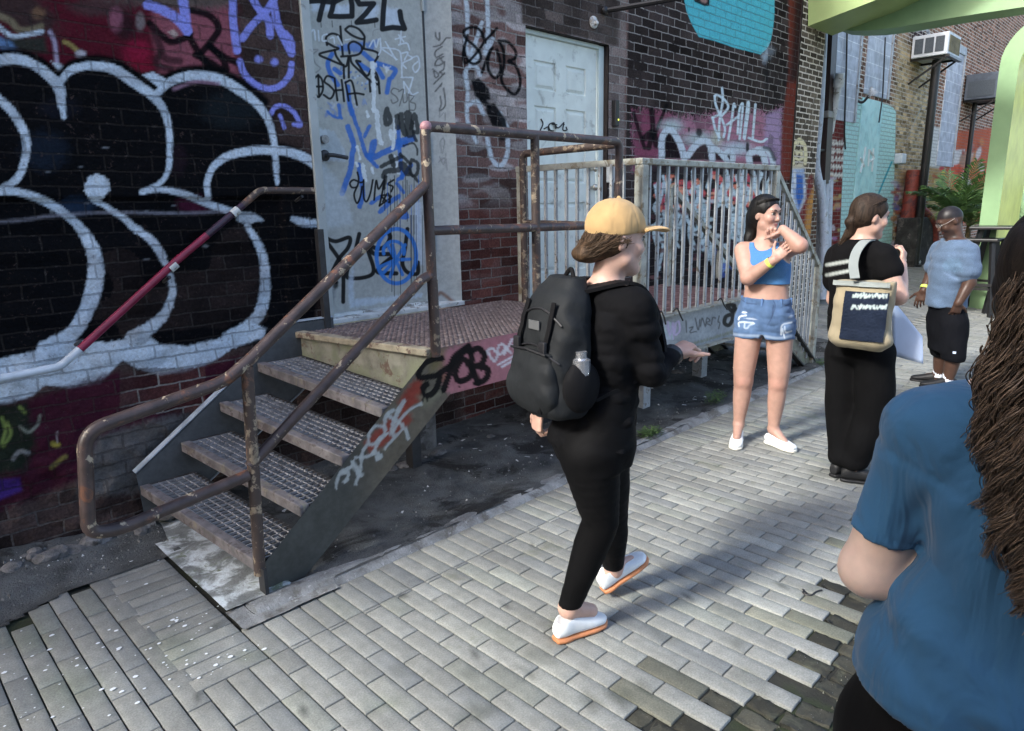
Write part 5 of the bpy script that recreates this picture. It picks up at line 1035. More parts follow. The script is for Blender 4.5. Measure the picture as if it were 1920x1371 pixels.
steps = [(1.115, .160), (1.345, .340), (1.575, .515), (1.815, .700)]
def skew(o, dx, dz):
    """the flight is racked: its wall side sits a little further down the alley and higher"""
    n = len(o.data.vertices); c = np.zeros(n*3, np.float32); o.data.vertices.foreach_get('co', c); c = c.reshape(-1, 3); oy = parent_world(o.parent).translation.y if o.parent else 0
    f_ = (c[:, 1]+oy-YF-.017)/1.03; c[:, 0] += dx*f_; c[:, 2] += dz*f_; o.data.vertices.foreach_set('co', c.ravel()); o.data.update()
for xs_, z in steps:
    tr = grating('tread', xs_+.05, xs_+.285, YF+.02, YB_-.02, z, m_tread, .040, .036, stair, .013)
    mb = MB(); mb.box((xs_, YF+.008, z-.05), (xs_+.048, YB_-.008, z+.004), .006); no = mb.obj('nosing', m_nose, tr)
    mb = MB(); mb.box((xs_+.27, YF+.01, z-.05), (xs_+.285, YB_-.01, z)); mb.box((xs_+.05, YF+.003, z-.05), (xs_+.28, YF+.018, z-.002)); mb.box((xs_+.05, YB_-.018, z-.05), (xs_+.28, YB_-.003, z-.002)); ca_ = mb.obj('carrier', m_darksteel, tr)
    for o_ in (tr, no, ca_): skew(o_, -.135, .10)
ld = grating('landing_deck', XL+.03, XE+.15, YF+.02, YB_+.06, LZ-.004, m_grate, .034, .036, stair)
mb = MB(); mb.box((XL-.04, YF+.012, LZ-.035), (XL+.025, YB_+.05, LZ+.002), .005); mb.obj('nosing', M('ochre worn edge', (.30, .27, .20), .7, .4, 12, .5, 80, .003, col2=(.13, .09, .07), thr=.55, s2=14), ld)
for o_ in list(ld.children)+[ld]: skew(o_, -.17, 0)
mb = MB(); mb.box((XL-.008, YF+.006, LZ-.25), (XL+.004, YB_, LZ-.036)); skew(mb.obj('riser_plate', m_riser, stair), -.17, 0)
mb = MB()
for x in (2.65, 3.2): mb.bar((x, YF+.02, LZ-.10), (x, YB_, LZ-.10), .05, .14)
mb.box((XE, YF+.01, LZ-.25), (XE+.012, YB_, LZ-.01)); mb.obj('joist', m_darksteel, stair)
for x in (2.5, 3.65): mb = MB(); mb.bar((x, YB_-.35, -.02), (x, YB_-.35, LZ-.14), .07, .07, up=(1, 0, 0)); mb.obj('leg', m_darksteel, stair)
# pipe rails
R_ = .0255
A1, A2, A3 = ony(801, 240, YF), ony(1004, 250, YF), ony(1161, 262, YF)
x1, x2, x3, zr = 2.160, 2.930, 3.712, 2.035
rail = empty('pipe_railing', (x1, YF, LZ), 'chipped dark brown pipe handrail along the stair and landing', 'railing')
mb = MB(); mb.tube([(x1, YF, LZ-.04), (x1, YF, zr), (x3, YF, zr), (x3, YF, LZ-.03)], R_, 14, bend=.05); mb.obj('top_rail', m_rail, rail, True)
mb = MB(); mb.tube([(x1-.012, YF, 1.76), (1.172, YF, 1.045), (1.075, YF, .985), (.56, YF, .900), (.520, YF, .52), (.62, YF, .500), (1.125, YF, .565)], R_, 14, bend=.07); mb.obj('hand_rail', m_rail, rail, True)
mb = MB(); mb.tube([(x1, YF, 1.325), (x1-.06, YF, 1.31), (1.135, YF, .60)], R_*.95, 14, bend=.05); mb.obj('lower_rail', m_rail, rail, True)
mb = MB(); mb.tube([(1.172, YF, 1.03), (1.128, YF, .10)], R_, 14); mb.obj('post', m_railp, rail, True)
mb = MB(); mb.tube([(x1, YF, 1.542), (x3, YF, 1.520)], R_*.95, 14); mb.obj('mid_rail', m_rail, rail, True)
mb = MB(); mb.tube([(x2, YF, LZ-.03), (x2, YF, zr)], R_, 14); mb.obj('post', m_railp, rail, True)
mb = MB(); mb.tube([(x1+.002, YF-.001, LZ-.02), (x1+.002, YF-.001, 1.30)], R_*1.04, 14); mb.obj('post', m_railp, rail, True)
mb = MB(); mb.ell((x1+.008, YF, zr-.004), (.031, .029, .029), 14, 10); mb.obj('elbow', M('pink primer elbow', (.34, .18, .20), .5, .2, 10, .2, 60), rail, True)
rail2 = empty('pipe_railing', (3.72, 3.3, LZ), 'second brown pipe rail crossing from the wall to the outer corner of the landing', 'railing')
x4, yb4 = 3.735, 3.62
mb = MB(); mb.tube([(x4, yb4, LZ-.05), (x4, yb4, zr-.015), (x3+.02, YF+.04, zr-.012)], R_, 14, bend=.05); mb.obj('top_rail', m_railp, rail2, True)
mb = MB(); mb.tube([(x4, yb4, 1.53), (x3+.02, YF+.04, 1.512)], R_*.95, 14); mb.obj('mid_rail', m_railp, rail2, True)
# rail on the wall with coloured sections
wr = empty('wall_handrail', (1.5, YW-.09, 1.4), 'crooked pipe handrail along the black painted wall, crimson in its middle', 'handrail')
yw = YW-.085
W = [ony(-60, 722, yw), ony(112, 688, yw), ony(150, 655, yw), ony(330, 490, yw), ony(455, 385, yw), ony(487, 357, yw), ony(588, 358, yw)]
m_crim = M('crimson gloss paint', (.20, .012, .045), .35, .25, 8, .1, 60, .002); m_pale = M('pale blue grey paint', (.50, .57, .64), .5, .2, 9, .2, 60, .002)
for pts, mt in (([W[0], W[1], W[2]], m_pale), ([W[2], W[3]], m_crim), ([W[3], W[3]+(W[4]-W[3])*.45], m_crim), ([W[3]+(W[4]-W[3])*.45, W[4]], M('plum black paint', (.03, .012, .03), .4)), ([W[4], W[5], W[6]], m_railp)):
    mb = MB(); mb.tube(pts, .0195, 12, bend=.03); mb.obj('pipe', mt, wr, True)
for p in (ony(324, 500, yw), ony(441, 398, yw)): mb = MB(); d = (W[4]-W[2])/np.linalg.norm(W[4]-W[2]); mb.tube([p-d*.022, p+d*.022], .0235, 12); mb.obj('collar', m_sill, wr, True)
mb = MB()
for p in (ony(318, 520, yw), ony(150, 640, yw), ony(567, 368, yw)): mb.tube([p, p+[0, .10, -.03]], .009, 6)
mb.obj('bracket', m_darksteel, wr)
# upright angle by the steel door and the back stringer end plate
mb = MB(); q = ony(607, 560, 3.82); mb.box((q[0]-.02, 3.79, LZ-.02), (q[0]+.02, 3.83, q[2]+.42)); tag(mb.obj('angle_post', m_darksteel, None), 'dark steel upright angle at the left foot of the steel door', 'post')
# dark timber on the dirt below the landing
mb = MB(); a, b = onz(900, 738, .10), onz(1080, 812, .05); mb.bar((4.10, 3.78, .06), (3.70, 2.80, .06), .10, .13); tag(mb.obj('timber_beam', M('black timber', (.025, .024, .022), .8, .4, 9, .5, 40, .006), None), 'dark timber beam lying on the dirt under the landing', 'beam')
mb = MB(); mb.box((2.62, 3.62, -.02), (2.84, 3.84, .34), .03); tag(mb.obj('concrete_pier', m_rubble, None), 'rough concrete pier standing on the dirt under the landing', 'pier')
# ------------------------------------------------------------------ ramp platform in front of the white door with grey picket fence
RZ, RX0, RX1, RTOP = .862, 3.80, 5.96, 1.945
ramp = empty('steel_ramp', (4.9, 3.2, 0), 'grey steel platform in front of the white door with a ribbed red brown deck', 'platform')
V, F = grid(np.linspace(RX0, RX1, 220), np.linspace(0, 1, 36), lambda u, w: np.stack([u, np.full_like(u, YF), RZ-.012-w*.30], 1))
base = np.tile(np.array([.33, .36, .38, 1.0]), (len(V), 1)); base[:, :3] *= (.7+.55*fbm(V[:, 0]*6, V[:, 2]*10, 2))[:, None]
P = Paint(V, 9); S, FL, BL = P.stroke, P.fill, P.blot; K8 = dict(k=4.569, off=(1180, 540))
for i in range(14): S([(240+i*9+RNG.normal()*8, 300+RNG.normal()*14), (300+i*6, 440)], 2.2, [(.5, .58, .62), (.5, .42, .6), (.42, .6, .55)][i % 3], .8, 1, **K8)
for q in ([(330, 290), (350, 400), (375, 300), (385, 390)], [(400, 300), (390, 400), (430, 370), (425, 290), (400, 300)]): S(q, 3, (.55, .46, .66), .85, 1, **K8)
for q in ([(485, 280), (490, 380)], [(515, 345), (545, 335), (520, 380), (575, 375)], [(565, 260), (590, 360), (605, 270)], [(610, 330), (625, 260), (650, 330)], [(655, 320), (665, 260), (690, 280), (660, 300), (695, 320)], [(705, 310), (715, 255), (740, 260)], [(770, 240), (760, 290), (775, 300), (765, 350)]): S(q, 1.8, (.06, .06, .06), .85, .8, **K8)
S([(900, 150), (840, 145), (880, 200), (910, 180)], 6, BK, .95, 1, **K8); S([(860, 230), (825, 250), (815, 300), (850, 320), (880, 280), (885, 220), (900, 160)], 6, BK, .95, 1, **K8)
FL([(440, 500), (900, 360), (900, 385), (440, 520)], (.20, .20, .11), .7, 3, rough=2, **K8)
mk('fascia', V, F, m_spray, ramp, False, {'paint': P.rgba(), 'brick': base})
mb = MB(); mb.box((RX0, YF-.055, RZ-.014), (RX1, YF+.05, RZ), .003); mb.box((RX0, YF-.06, RZ-.325), (RX1, YF+.03, RZ-.311)); mb.obj('flange', m_galvrail, ramp)
mb = MB()
for y in np.arange(YF+.05, 3.80, .075): mb.box((RX0+.02, y, RZ-.028), (RX1, y+.066, RZ-.002), .003)
mb.obj('deck', M('ribbed red brown deck', (.13, .06, .058), .75, .4, 12, .4, 80, .003, col2=(.2, .12, .11), thr=.55, s2=12), ramp)
mb = MB(); mb.box((RX0, 3.72, RZ-.3), (RX1, 3.86, RZ-.03)); mb.box((RX1-.012, YF+.04, RZ-.31), (RX1, 3.8, RZ-.03)); mb.obj('joist', m_galv, ramp)
for x, y in ((4.62, 3.15), (5.80, 3.3), (4.62, 3.66), (5.80, 3.66)): mb = MB(); mb.bar((x, y, -.03), (x, y, RZ-.31), .10, .10, up=(1, 0, 0)); mb.obj('leg', m_galv, ramp)
fence = empty('picket_railing', (5, YF, RZ), 'long grey steel picket railing behind the girl', 'railing')
def pickets(o, a, b, n, z0, z1, zfun=None, w=.020, mat=m_galv):
    for k in range(n):
        t_ = (k+.5)/n; p = np.array(a)*(1-t_)+np.array(b)*t_; mb = MB(); mb.box((p[0]-w/2, p[1]-w/2, z0(t_)), (p[0]+w/2, p[1]+w/2, z1(t_))); mb.obj('picket', mat, o)
pickets(fence, (4.0, YF), (5.93, YF), 17, lambda t: RZ+.001, lambda t: RTOP-.03)
mb = MB(); mb.box((3.93, YF-.028, RTOP-.042), (5.99, YF+.028, RTOP), .006); mb.obj('top_rail', m_galvrail, fence)
for x in (3.965, 5.955): mb = MB(); mb.box((x-.034, YF-.034, RZ-.01 if x < 5 else RZ-.01), (x+.034, YF+.034, RTOP-.044), .005); mb.obj('post', m_galvrail, fence)
fence2 = empty('picket_railing', (3.9, 3.25, RZ), 'short grey picket railing from the wall to the corner post before the white door', 'railing')
pickets(fence2, (3.93, YF+.07), (3.90, 3.70), 9, lambda t: RZ+.001, lambda t: RTOP-.03)
mb = MB(); mb.bar((3.955, YF+.03, RTOP-.021), (3.885, 3.82, RTOP-.021), .05, .042); mb.obj('top_rail', m_galvrail, fence2)
mb = MB(); mb.box((3.865, 3.76, RZ), (3.925, 3.82, RTOP-.044), .005); mb.obj('post', m_galvrail, fence2)
# stair down at the far end: its sloping picket rails, near and far side, and the stringers
mb = MB()
EX, EZ = 7.05, -.02
sl_ = lambda x: RZ+(x-RX1)*(EZ-RZ)/(EX-RX1)
st2 = empty('steel_stairs', (6.5, 3.2, 0), 'second steel stair descending from the far end of the grey platform', 'stairs')
for y in (YF, 3.72):
    mb = MB(); mb.prism([(RX1, y, RZ-.02), (EX+.02, y, sl_(EX)+.05), (EX+.02, y, -.04), (EX-.16, y, -.04), (RX1, y, RZ-.30)], (0, .012, 0)); mb.obj('stringer', m_riser, st2)
    mb = MB(); mb.bar((RX1, y-.015, RZ-.015), (EX+.02, y-.015, sl_(EX)+.055), .06, .014); mb.bar((RX1, y-.015, RZ-.31), (EX-.16, y-.015, -.03), .06, .014); mb.obj('flange', m_darksteel, st2)
for k in range(4):
    x = RX1+.06+k*.26; z = RZ-.17*(k+1)-.02; mb = MB(); mb.box((x, YF+.02, z-.03), (x+.26, 3.70, z), .004); mb.obj('tread', m_galv, st2)
rl = empty('stair_railing', (6.5, YF, 0), 'sloping grey picket railing on the alley side of the far stair', 'railing')
ze = .93
mb = MB(); mb.bar((5.975, YF, RTOP-.06), (7.13, YF, ze), .055, .042); mb.obj('top_rail', m_galvrail, rl)
zt_ = lambda x: RTOP-.06+(x-5.975)*(ze-RTOP+.06)/(7.13-5.975)
for k in range(10): x = 6.06+k*.095; mb = MB(); mb.box((x-.010, YF-.01, sl_(x)+.0), (x+.010, YF+.01, zt_(x)-.02)); mb.obj('picket', m_galv, rl)
mb = MB(); mb.box((7.0, YF-.034, -.03), (7.07, YF+.034, zt_(7.03)-.02), .005); mb.obj('post', m_galvrail, rl)
rl2 = empty('stair_railing', (6.5, 3.70, 0), 'sloping grey rail on the wall side of the far stair seen through the pickets', 'railing')
mb = MB(); q0, q1 = ony(1258, 350, 3.70), ony(1390, 515, 3.70); mb.bar((q0[0], 3.70, q0[2]), (q1[0], 3.70, q1[2]), .05, .05); mb.obj('top_rail', m_galvrail, rl2)
for (p, q_) in ((1256, 1290), (1350, 540)):
    a = ony(p, 352 if p < 1300 else 470, 3.70); mb = MB(); mb.box((a[0]-.025, 3.675, .85), (a[0]+.025, 3.725, a[2])); mb.obj('post', m_galvrail, rl2)
m_tie = m_pole
for i, (px, py) in enumerate(((1232, 590), (1262, 584), (1345, 565))):
    q = ony(px, py, YF-.06); mb = MB(); mb.tube([q, q+[.02, -.02, .03], q+[.05, -.03, -.03], q+[.06+.02*i, -.035, -.075]], .006, 6, bend=.02); tag(mb.obj('cable_tie', m_tie, None), ['black cable tie nearest the corner post of the grey railing', 'second black cable tie on the platform edge', 'black cable tie with a long tail near the girl'][i], 'cable tie')
# ------------------------------------------------------------------ people: each body one continuous surface from blended distance fields
import openvdb as vdb
class SDF:
    def __init__(s, lo, hi, h):
        s.lo, s.h = np.array(lo, float), h; n = np.ceil((np.array(hi)-s.lo)/h).astype(int)+1
        s.ax = [(s.lo[i]+np.arange(n[i])*h).astype(np.float32) for i in range(3)]; s.d = np.full(n, .25, np.float32)
    def box(s, lo, hi):
        sl = []
        for i in range(3):
            a = int(max(0, math.floor((lo[i]-s.lo[i])/s.h))); b = int(min(s.d.shape[i], math.ceil((hi[i]-s.lo[i])/s.h)+1))
            if b <= a: return None, None
            sl.append(slice(a, b))
        g = np.meshgrid(*[s.ax[i][sl[i]] for i in range(3)], indexing='ij', sparse=True); return tuple(sl), g
    def op(s, sl, dn, k, mode='u'):
        d = s.d[sl]
        if mode == 'u':
            if k <= 0: s.d[sl] = np.minimum(d, dn); return
            h = np.clip(.5+.5*(d-dn)/k, 0, 1); s.d[sl] = d*(1-h)+dn*h-k*h*(1-h)
        elif mode == 'c':
            dn = -dn; h = np.clip(.5-.5*(d-dn)/max(k, 1e-5), 0, 1); s.d[sl] = d*(1-h)+dn*h+k*h*(1-h)
    def cap(s, a, b, ra, rb, k=.02, mode='u'):
        a, b = np.array(a, float), np.array(b, float); m = max(ra, rb)+k+.03
        sl, g = s.box(np.minimum(a, b)-m, np.maximum(a, b)+m)
        if sl is None: return
        ab = b-a; L2 = ab@ab+1e-12; t = np.clip(sum((g[i]-a[i])*ab[i] for i in range(3))/L2, 0, 1)
        d = np.sqrt(sum((g[i]-a[i]-t*ab[i])**2 for i in range(3)))-(ra+(rb-ra)*t); s.op(sl, d.astype(np.float32), k, mode)
    def chain(s, pts, rs, k=.02):
        pts = [np.array(p, float) for p in pts]; n = len(pts)
        if n > 2:                                                   # ease the path and the taper
            t0 = np.arange(n); tt = np.linspace(0, n-1, (n-1)*4+1); rs = list(np.interp(tt, t0, rs)); Q = catmull(np.array(pts), 4); pts = [q*.6+np.array([np.interp(u, t0, [p[i] for p in pts]) for i in range(3)])*.4 for q, u in zip(Q, tt)]
            rs = list(np.convolve([rs[0]]+list(rs)+[rs[-1]], [.25, .5, .25], 'valid'))
        A = np.array(pts); m = max(rs)+k+.03; sl, g = s.box(A.min(0)-m, A.max(0)+m)
        if sl is None: return
        D = None
        for a, b, ra, rb in zip(pts[:-1], pts[1:], rs[:-1], rs[1:]):
            ab = b-a; t = np.clip(sum((g[i]-a[i])*ab[i] for i in range(3))/(ab@ab+1e-12), 0, 1)
            d = np.sqrt(sum((g[i]-a[i]-t*ab[i])**2 for i in range(3)))-(ra+(rb-ra)*t); D = d if D is None else np.minimum(D, d)
        s.op(sl, D.astype(np.float32), k)
    def ell(s, c, r, B=None, k=.02, mode='u'):
        c = np.array(c, float); B = np.eye(3) if B is None else np.array(B, float); m = max(r)+k+.03
        sl, g = s.box(c-m, c+m)
        if sl is None: return
        q = [sum((g[i]-c[i])*B[j][i] for i in range(3)) for j in range(3)]
        k0 = np.sqrt(sum((q[j]/r[j])**2 for j in range(3))); k1 = np.sqrt(sum((q[j]/r[j]**2)**2 for j in range(3)))
        s.op(sl, (k0*(k0-1)/(k1+1e-9)).astype(np.float32), k, mode)
    def loft(s, rows, side, w=(0, 0, 1), k=.02, pw=2.0, mode='u', lim=None):
        """rows (centre, rx, ry) along axis w; rx along side, flat ends"""
        w = np.array(w, float); w /= np.linalg.norm(w); side = np.array(side, float); side -= w*(side@w); side /= np.linalg.norm(side); f = np.cross(w, side)
        Cn = np.array([r[0] for r in rows], float); ss = Cn@w; o = np.argsort(ss); ss = ss[o]; Cn = Cn[o]; rx = np.array([r[1] for r in rows], float)[o]; ry = np.array([r[2] for r in rows], float)[o]
        m = max(rx.max(), ry.max())+k+.04; sl, g = s.box(Cn.min(0)-m, Cn.max(0)+m)
        if sl is None: return
        S_ = sum(g[i]*w[i] for i in range(3)); fine = np.linspace(ss[0], ss[-1], 160)
        def spl(y):
            tck = np.gradient(y, ss) if len(ss) > 1 else y*0; j = np.clip(np.searchsorted(ss, fine)-1, 0, len(ss)-2); hh = ss[j+1]-ss[j]; t = (fine-ss[j])/hh
            return (2*t**3-3*t**2+1)*y[j]+(t**3-2*t**2+t)*hh*tck[j]+(-2*t**3+3*t**2)*y[j+1]+(t**3-t**2)*hh*tck[j+1]
        Sc = np.clip(S_, ss[0], ss[-1]); ip = lambda y: np.interp(Sc.ravel(), fine, spl(y)).reshape(Sc.shape)
        cxs = [ip(Cn[:, i]) for i in range(3)]; X_ = np.maximum(ip(rx), .004); Y_ = np.maximum(ip(ry), .004)
        u = sum((g[i]-cxs[i])*side[i] for i in range(3)); v = sum((g[i]-cxs[i])*f[i] for i in range(3))
        k0 = (np.abs(u/X_)**pw+np.abs(v/Y_)**pw)**(1/pw); d = (k0-1)*np.minimum(X_, Y_)*.85
        ex = np.maximum(ss[0]-S_, S_-ss[-1]); d = np.where(ex > 0, np.hypot(np.maximum(d, 0), ex), np.maximum(d, ex*1.0)); s.op(sl, d.astype(np.float32), k, mode)
    def plane(s, p, n, k=.004):
        """keep the side the normal points away from"""
        g = np.meshgrid(*s.ax, indexing='ij', sparse=True); d = sum((g[i]-p[i])*n[i] for i in range(3))
        hh = np.clip(.5-.5*(s.d-d)/k, 0, 1); s.d = (s.d*(1-hh)+d*hh+k*hh*(1-hh)).astype(np.float32)
    def warp(s, fn):
        j = np.nonzero(np.abs(s.d) < .03); s.d[j] += fn(s.ax[0][j[0]].astype(float), s.ax[1][j[1]].astype(float), s.ax[2][j[2]].astype(float)).astype(np.float32)
    def mesh(s, name, mat, parent, colfn=None, iso=0.0):
        b = 3*s.h; gr = vdb.FloatGrid(b); gr.copyFromArray(np.clip(s.d-iso, -b, b)); gr.transform = vdb.createLinearTransform(voxelSize=s.h)
        p, q = gr.convertToQuads(0.0)[:2]; V = np.array(p)+s.lo; F = np.array(q)[:, ::-1].copy()
        at = None if colfn is None else {'col': colfn(V)}
        return mk(name, V, F, mat, parent, True, at)
def nrm(v): v = np.array(v, float); return v/np.linalg.norm(v)
class Pers:
    def __init__(s, px, py, label, z=0.0):
        s.base = onz(px, py, z); s.D = math.hypot(s.base[0], s.base[1]); s.fv = nrm([s.base[0], s.base[1], 0]); s.rv = np.array([s.fv[1], -s.fv[0], 0])
        s.o = empty('person', s.base.tolist(), label, 'person')
    def P(s, x, y, dd=0.0): return atd(x, y, s.D+dd)
    def dir(s, r, f, u=0.0): return nrm(s.rv*r+s.fv*f+np.array([0, 0, u]))
def folds(a, sx, sz, seed, dx=(1, 0, 0)):
    """soft cloth folds"""
    d = np.array(dx)
    def fn(x, y, z):
        u = x*d[0]+y*d[1]; n = fbm((x+.35*z)*sx, (y-.3*z)*sx, z*sz+seed, 2)-.5; r = 1-np.abs(vnoise(x*sx*.8+z*2+seed, y*sx*.8, z*sz*.8)*2-1)
        return a*(n*1.3+(r-.5)*.7)
    return fn
def head(S, c, f, u, sc=1.0, k=.012, nose=1.0):
    f = nrm(f); u = nrm(np.array(u)-f*(np.array(u)@f)); r = np.cross(f, u); B = [r, f, u]; p = lambda a, b, d: c+sc*(r*a+f*b+u*d)
    S.ell(p(0, -.012, .022), (.073*sc, .093*sc, .092*sc), B, .0); S.ell(p(0, .018, -.035), (.060*sc, .068*sc, .078*sc), B, .03*sc)
    S.cap(p(-.042, .022, -.068), p(0, .070, -.098), .022*sc, .019*sc, .025*sc); S.cap(p(.042, .022, -.068), p(0, .070, -.098), .022*sc, .019*sc, .025*sc)
    S.ell(p(-.038, .062, -.028), (.024*sc, .022*sc, .024*sc), B, .02*sc); S.ell(p(.038, .062, -.028), (.024*sc, .022*sc, .024*sc), B, .02*sc)
    S.cap(p(-.034, .074, .028), p(.034, .074, .028), .011*sc, .011*sc, .02*sc)
    for sg in (-1, 1): S.ell(p(sg*.031, .088, .006), (.017*sc, .012*sc, .010*sc), B, .012*sc, 'c')
    S.cap(p(0, .080, .012), p(0, .098*nose, -.028), .0075*sc, .0105*sc, .008*sc); S.ell(p(-.011, .090, -.032), (.0075*sc, .009*sc, .007*sc), B, .006); S.ell(p(.011, .090, -.032), (.0075*sc, .009*sc, .007*sc), B, .006)
    S.cap(p(-.020, .079, -.058), p(.020, .079, -.058), .006*sc, .006*sc, .006*sc); S.cap(p(0, .085, -.058), p(.001, .085, -.058), .007*sc, .007*sc, .007*sc); S.cap(p(-.015, .079, -.068), p(.015, .079, -.068), .0068*sc, .0068*sc, .005*sc)
    for sg in (-1, 1): S.ell(p(sg*.073, -.012, -.012), (.009*sc, .018*sc, .030*sc), B, .006)
    return p, B
def face_parts(o, p, B, sc, m_iris, m_brow, m_lip):
    mb = MB()
    for sg in (-1, 1): mb.ell(p(sg*.031, .0705, .006), (.0115*sc,)*3, 12, 8)
    mb.obj('eyes', M('eye white', (.30, .28, .27), .3, .05, 5), o, True)
    mb = MB()
    for sg in (-1, 1): q = p(sg*.031, .0805, .005); mb.ell(q, (.0066*sc, .0030*sc, .0060*sc), 10, 6, R=np.array(B).T)
    mb.obj('irises', m_iris, o, True)
    mb = MB()
    for sg in (-1, 1):
        mb.tube([p(sg*.014, .087, .026), p(sg*.030, .087, .033), p(sg*.047, .074, .029)], [.0036*sc, .0040*sc, .0018*sc], 6)
        mb.tube([p(sg*.019, .083, .011), p(sg*.031, .0855, .0145), p(sg*.043, .079, .010)], [.0016*sc, .0022*sc, .0016*sc], 5)
    mb.obj('eyebrows', m_brow, o, True)
    mb = MB(); mb.tube([p(-.021, .0825, -.0600), p(-.008, .0905, -.0575), p(0, .0915, -.0585), p(.008, .0905, -.0575), p(.021, .0825, -.0600)], [.002*sc, .0046*sc, .0044*sc, .0046*sc, .002*sc], 6); mb.tube([p(-.018, .0825, -.0660), p(0, .0895, -.0690), p(.018, .0825, -.0660)], [.002*sc, .0055*sc, .002*sc], 6); mb.obj('lips', m_lip, o, True)
def hand(S, w, d, n, sc=1.0, curl=.5, side=1, thumb=.5, spread=.06):
    """w wrist, d towards the fingers, n back of the hand, side +1: thumb on d x n side"""
    d = nrm(d); n = nrm(np.array(n)-d*(np.array(n)@d)); a = np.cross(d, n)*side
    kn = w+d*.088*sc; S.loft([(w+d*.0, .026*sc, .018*sc), (w+d*.045*sc, .039*sc, .0155*sc), (kn, .040*sc, .0125*sc)], a, d, .012)
    for i, (o_, l, r) in enumerate(((.030, .92, .0088), (.010, 1.0, .0092), (-.010, .94, .0088), (-.029, .76, .0078))):
        q = w+d*(.084-.006*abs(i-1))*sc+a*o_*sc; e = nrm(d+a*spread*(1.5-i)); ang = 0
        for L_, kk in ((.044, .9), (.028, 1.1), (.022, .8)):
            ang += curl*kk*(1+.12*i); e2 = e*math.cos(ang)-n*math.sin(ang); q2 = q+e2*L_*l*sc; S.cap(q, q2, r*sc, r*.9*sc, .004); q = q2; r *= .93
    q = w+d*.022*sc+a*.026*sc; e = nrm(d*.65+a*.75-n*.15); 
    for L_, r in ((.042, .0125), (.032, .0100), (.026, .0085)): q2 = q+e*L_*sc; S.cap(q, q2, r*sc, r*.92*sc, .008); q = q2; e = nrm(e+d*.35*thumb-a*.30*thumb-n*.25*thumb)
def shoe(o, heel, toe, h=.075, w=.043, sole=.022, msole=None, mup=None, res=.005, lowcut=False, name='shoe', up=(0, 0, 1)):
    heel, toe = np.array(heel, float), np.array(toe, float); up = nrm(up); d = nrm(toe-heel); up = nrm(up-d*(up@d)); a = np.cross(d, up); L = np.linalg.norm(toe-heel)
    lo = np.minimum(heel, toe)-.09; hi = np.maximum(heel, toe)+.16; S = SDF(lo, hi, res); c = lambda t, z: heel+d*L*t+up*z
    S.loft([(c(.0, sole+h*.30), .024, h*.32), (c(.10, sole+h*.46), .033, h*.52), (c(.30, sole+h*.44), .036, h*.50), (c(.52, sole+h*.32), .041, h*.40), (c(.75, sole+h*.20), .044, h*.28), (c(.93, sole+h*.12), .034, h*.20), (c(1.0, sole+h*.10), .018, h*.12)], a, d, .004, 2.4)
    S.plane(c(0, sole*.6), -up, .002)
    S.ell(c(.20, sole+h*1.02), (.027, .055, h*.42), [a, d, up], .006, 'c')
    sh = S.mesh(name, mup, o)
    S = SDF(lo, hi, res); S.loft([(c(-.015, sole*.5), .024, sole*.5), (c(.10, sole*.5), .036, sole*.5), (c(.30, sole*.5), .036, sole*.5), (c(.55, sole*.5), .044, sole*.5), (c(.78, sole*.5), .047, sole*.5), (c(.95, sole*.5), .036, sole*.5), (c(1.02, sole*.5), .017, sole*.5)], a, d, .002, 3.5); S.mesh('sole', msole, sh)
    return sh
m_lip = M('lips', (.32, .12, .12), .45, .08, 20); m_iris = M('dark iris', (.03, .018, .012), .2, .1, 30)
def strands(o, mat_col, roots, mids, tips, n, r, jit, seed, name='strands'):
    g_ = np.random.default_rng(seed); w = g_.random((n, 1))*(len(roots)-1); i = np.minimum(w.astype(int), len(roots)-2); fr_ = w-i
    pk_ = lambda L: np.array(L)[i[:, 0]]*(1-fr_)+np.array(L)[i[:, 0]+1]*fr_
    A, B_, C_ = pk_(roots), pk_(mids), pk_(tips); A, B_, C_ = [q+g_.normal(size=q.shape)*j for q, j in ((A, jit*.6), (B_, jit), (C_, jit*.9))]
    t = np.linspace(0, 1, 18)[None, :, None]; Pth = (1-t)**2*A[:, None]+2*t*(1-t)*B_[:, None]+t*t*C_[:, None]
    Pth = Pth+.0025*np.sin(t*14+g_.random((n, 1, 1))*6)*g_.normal(size=(n, 1, 3)); V, F = tubes(Pth, (r*(.6+.8*g_.random((n, 1))))*(1-.6*np.linspace(0, 1, 18)[None]**3), 4)
    cc = np.repeat(np.array(mat_col)[None]*(.5+1.1*g_.random((n, 1))), 18*4, 0); t = NT('hair strands'); ca = t.attr('col'); mk(name, V, F, t.out(ca.outputs['Color'], .5, None, Specular_IOR_Level=.25), o, True, {'col': cc})
def hairmat(name, col, var=.5, sc=60, rough=.6, spec=.2):
    t = NT(name); n = t.noise(sc, 5, .65, 1.2, stretch=(1, 1, .16)); rgb = t.n('RGB'); rgb.outputs[0].default_value = (*col, 1)
    return t.out(t.scale_col(rgb.outputs[0], t.ramp(n, .3, .7, 1-var, 1+var)), rough, t.bump(n, .8, .004), Specular_IOR_Level=spec)
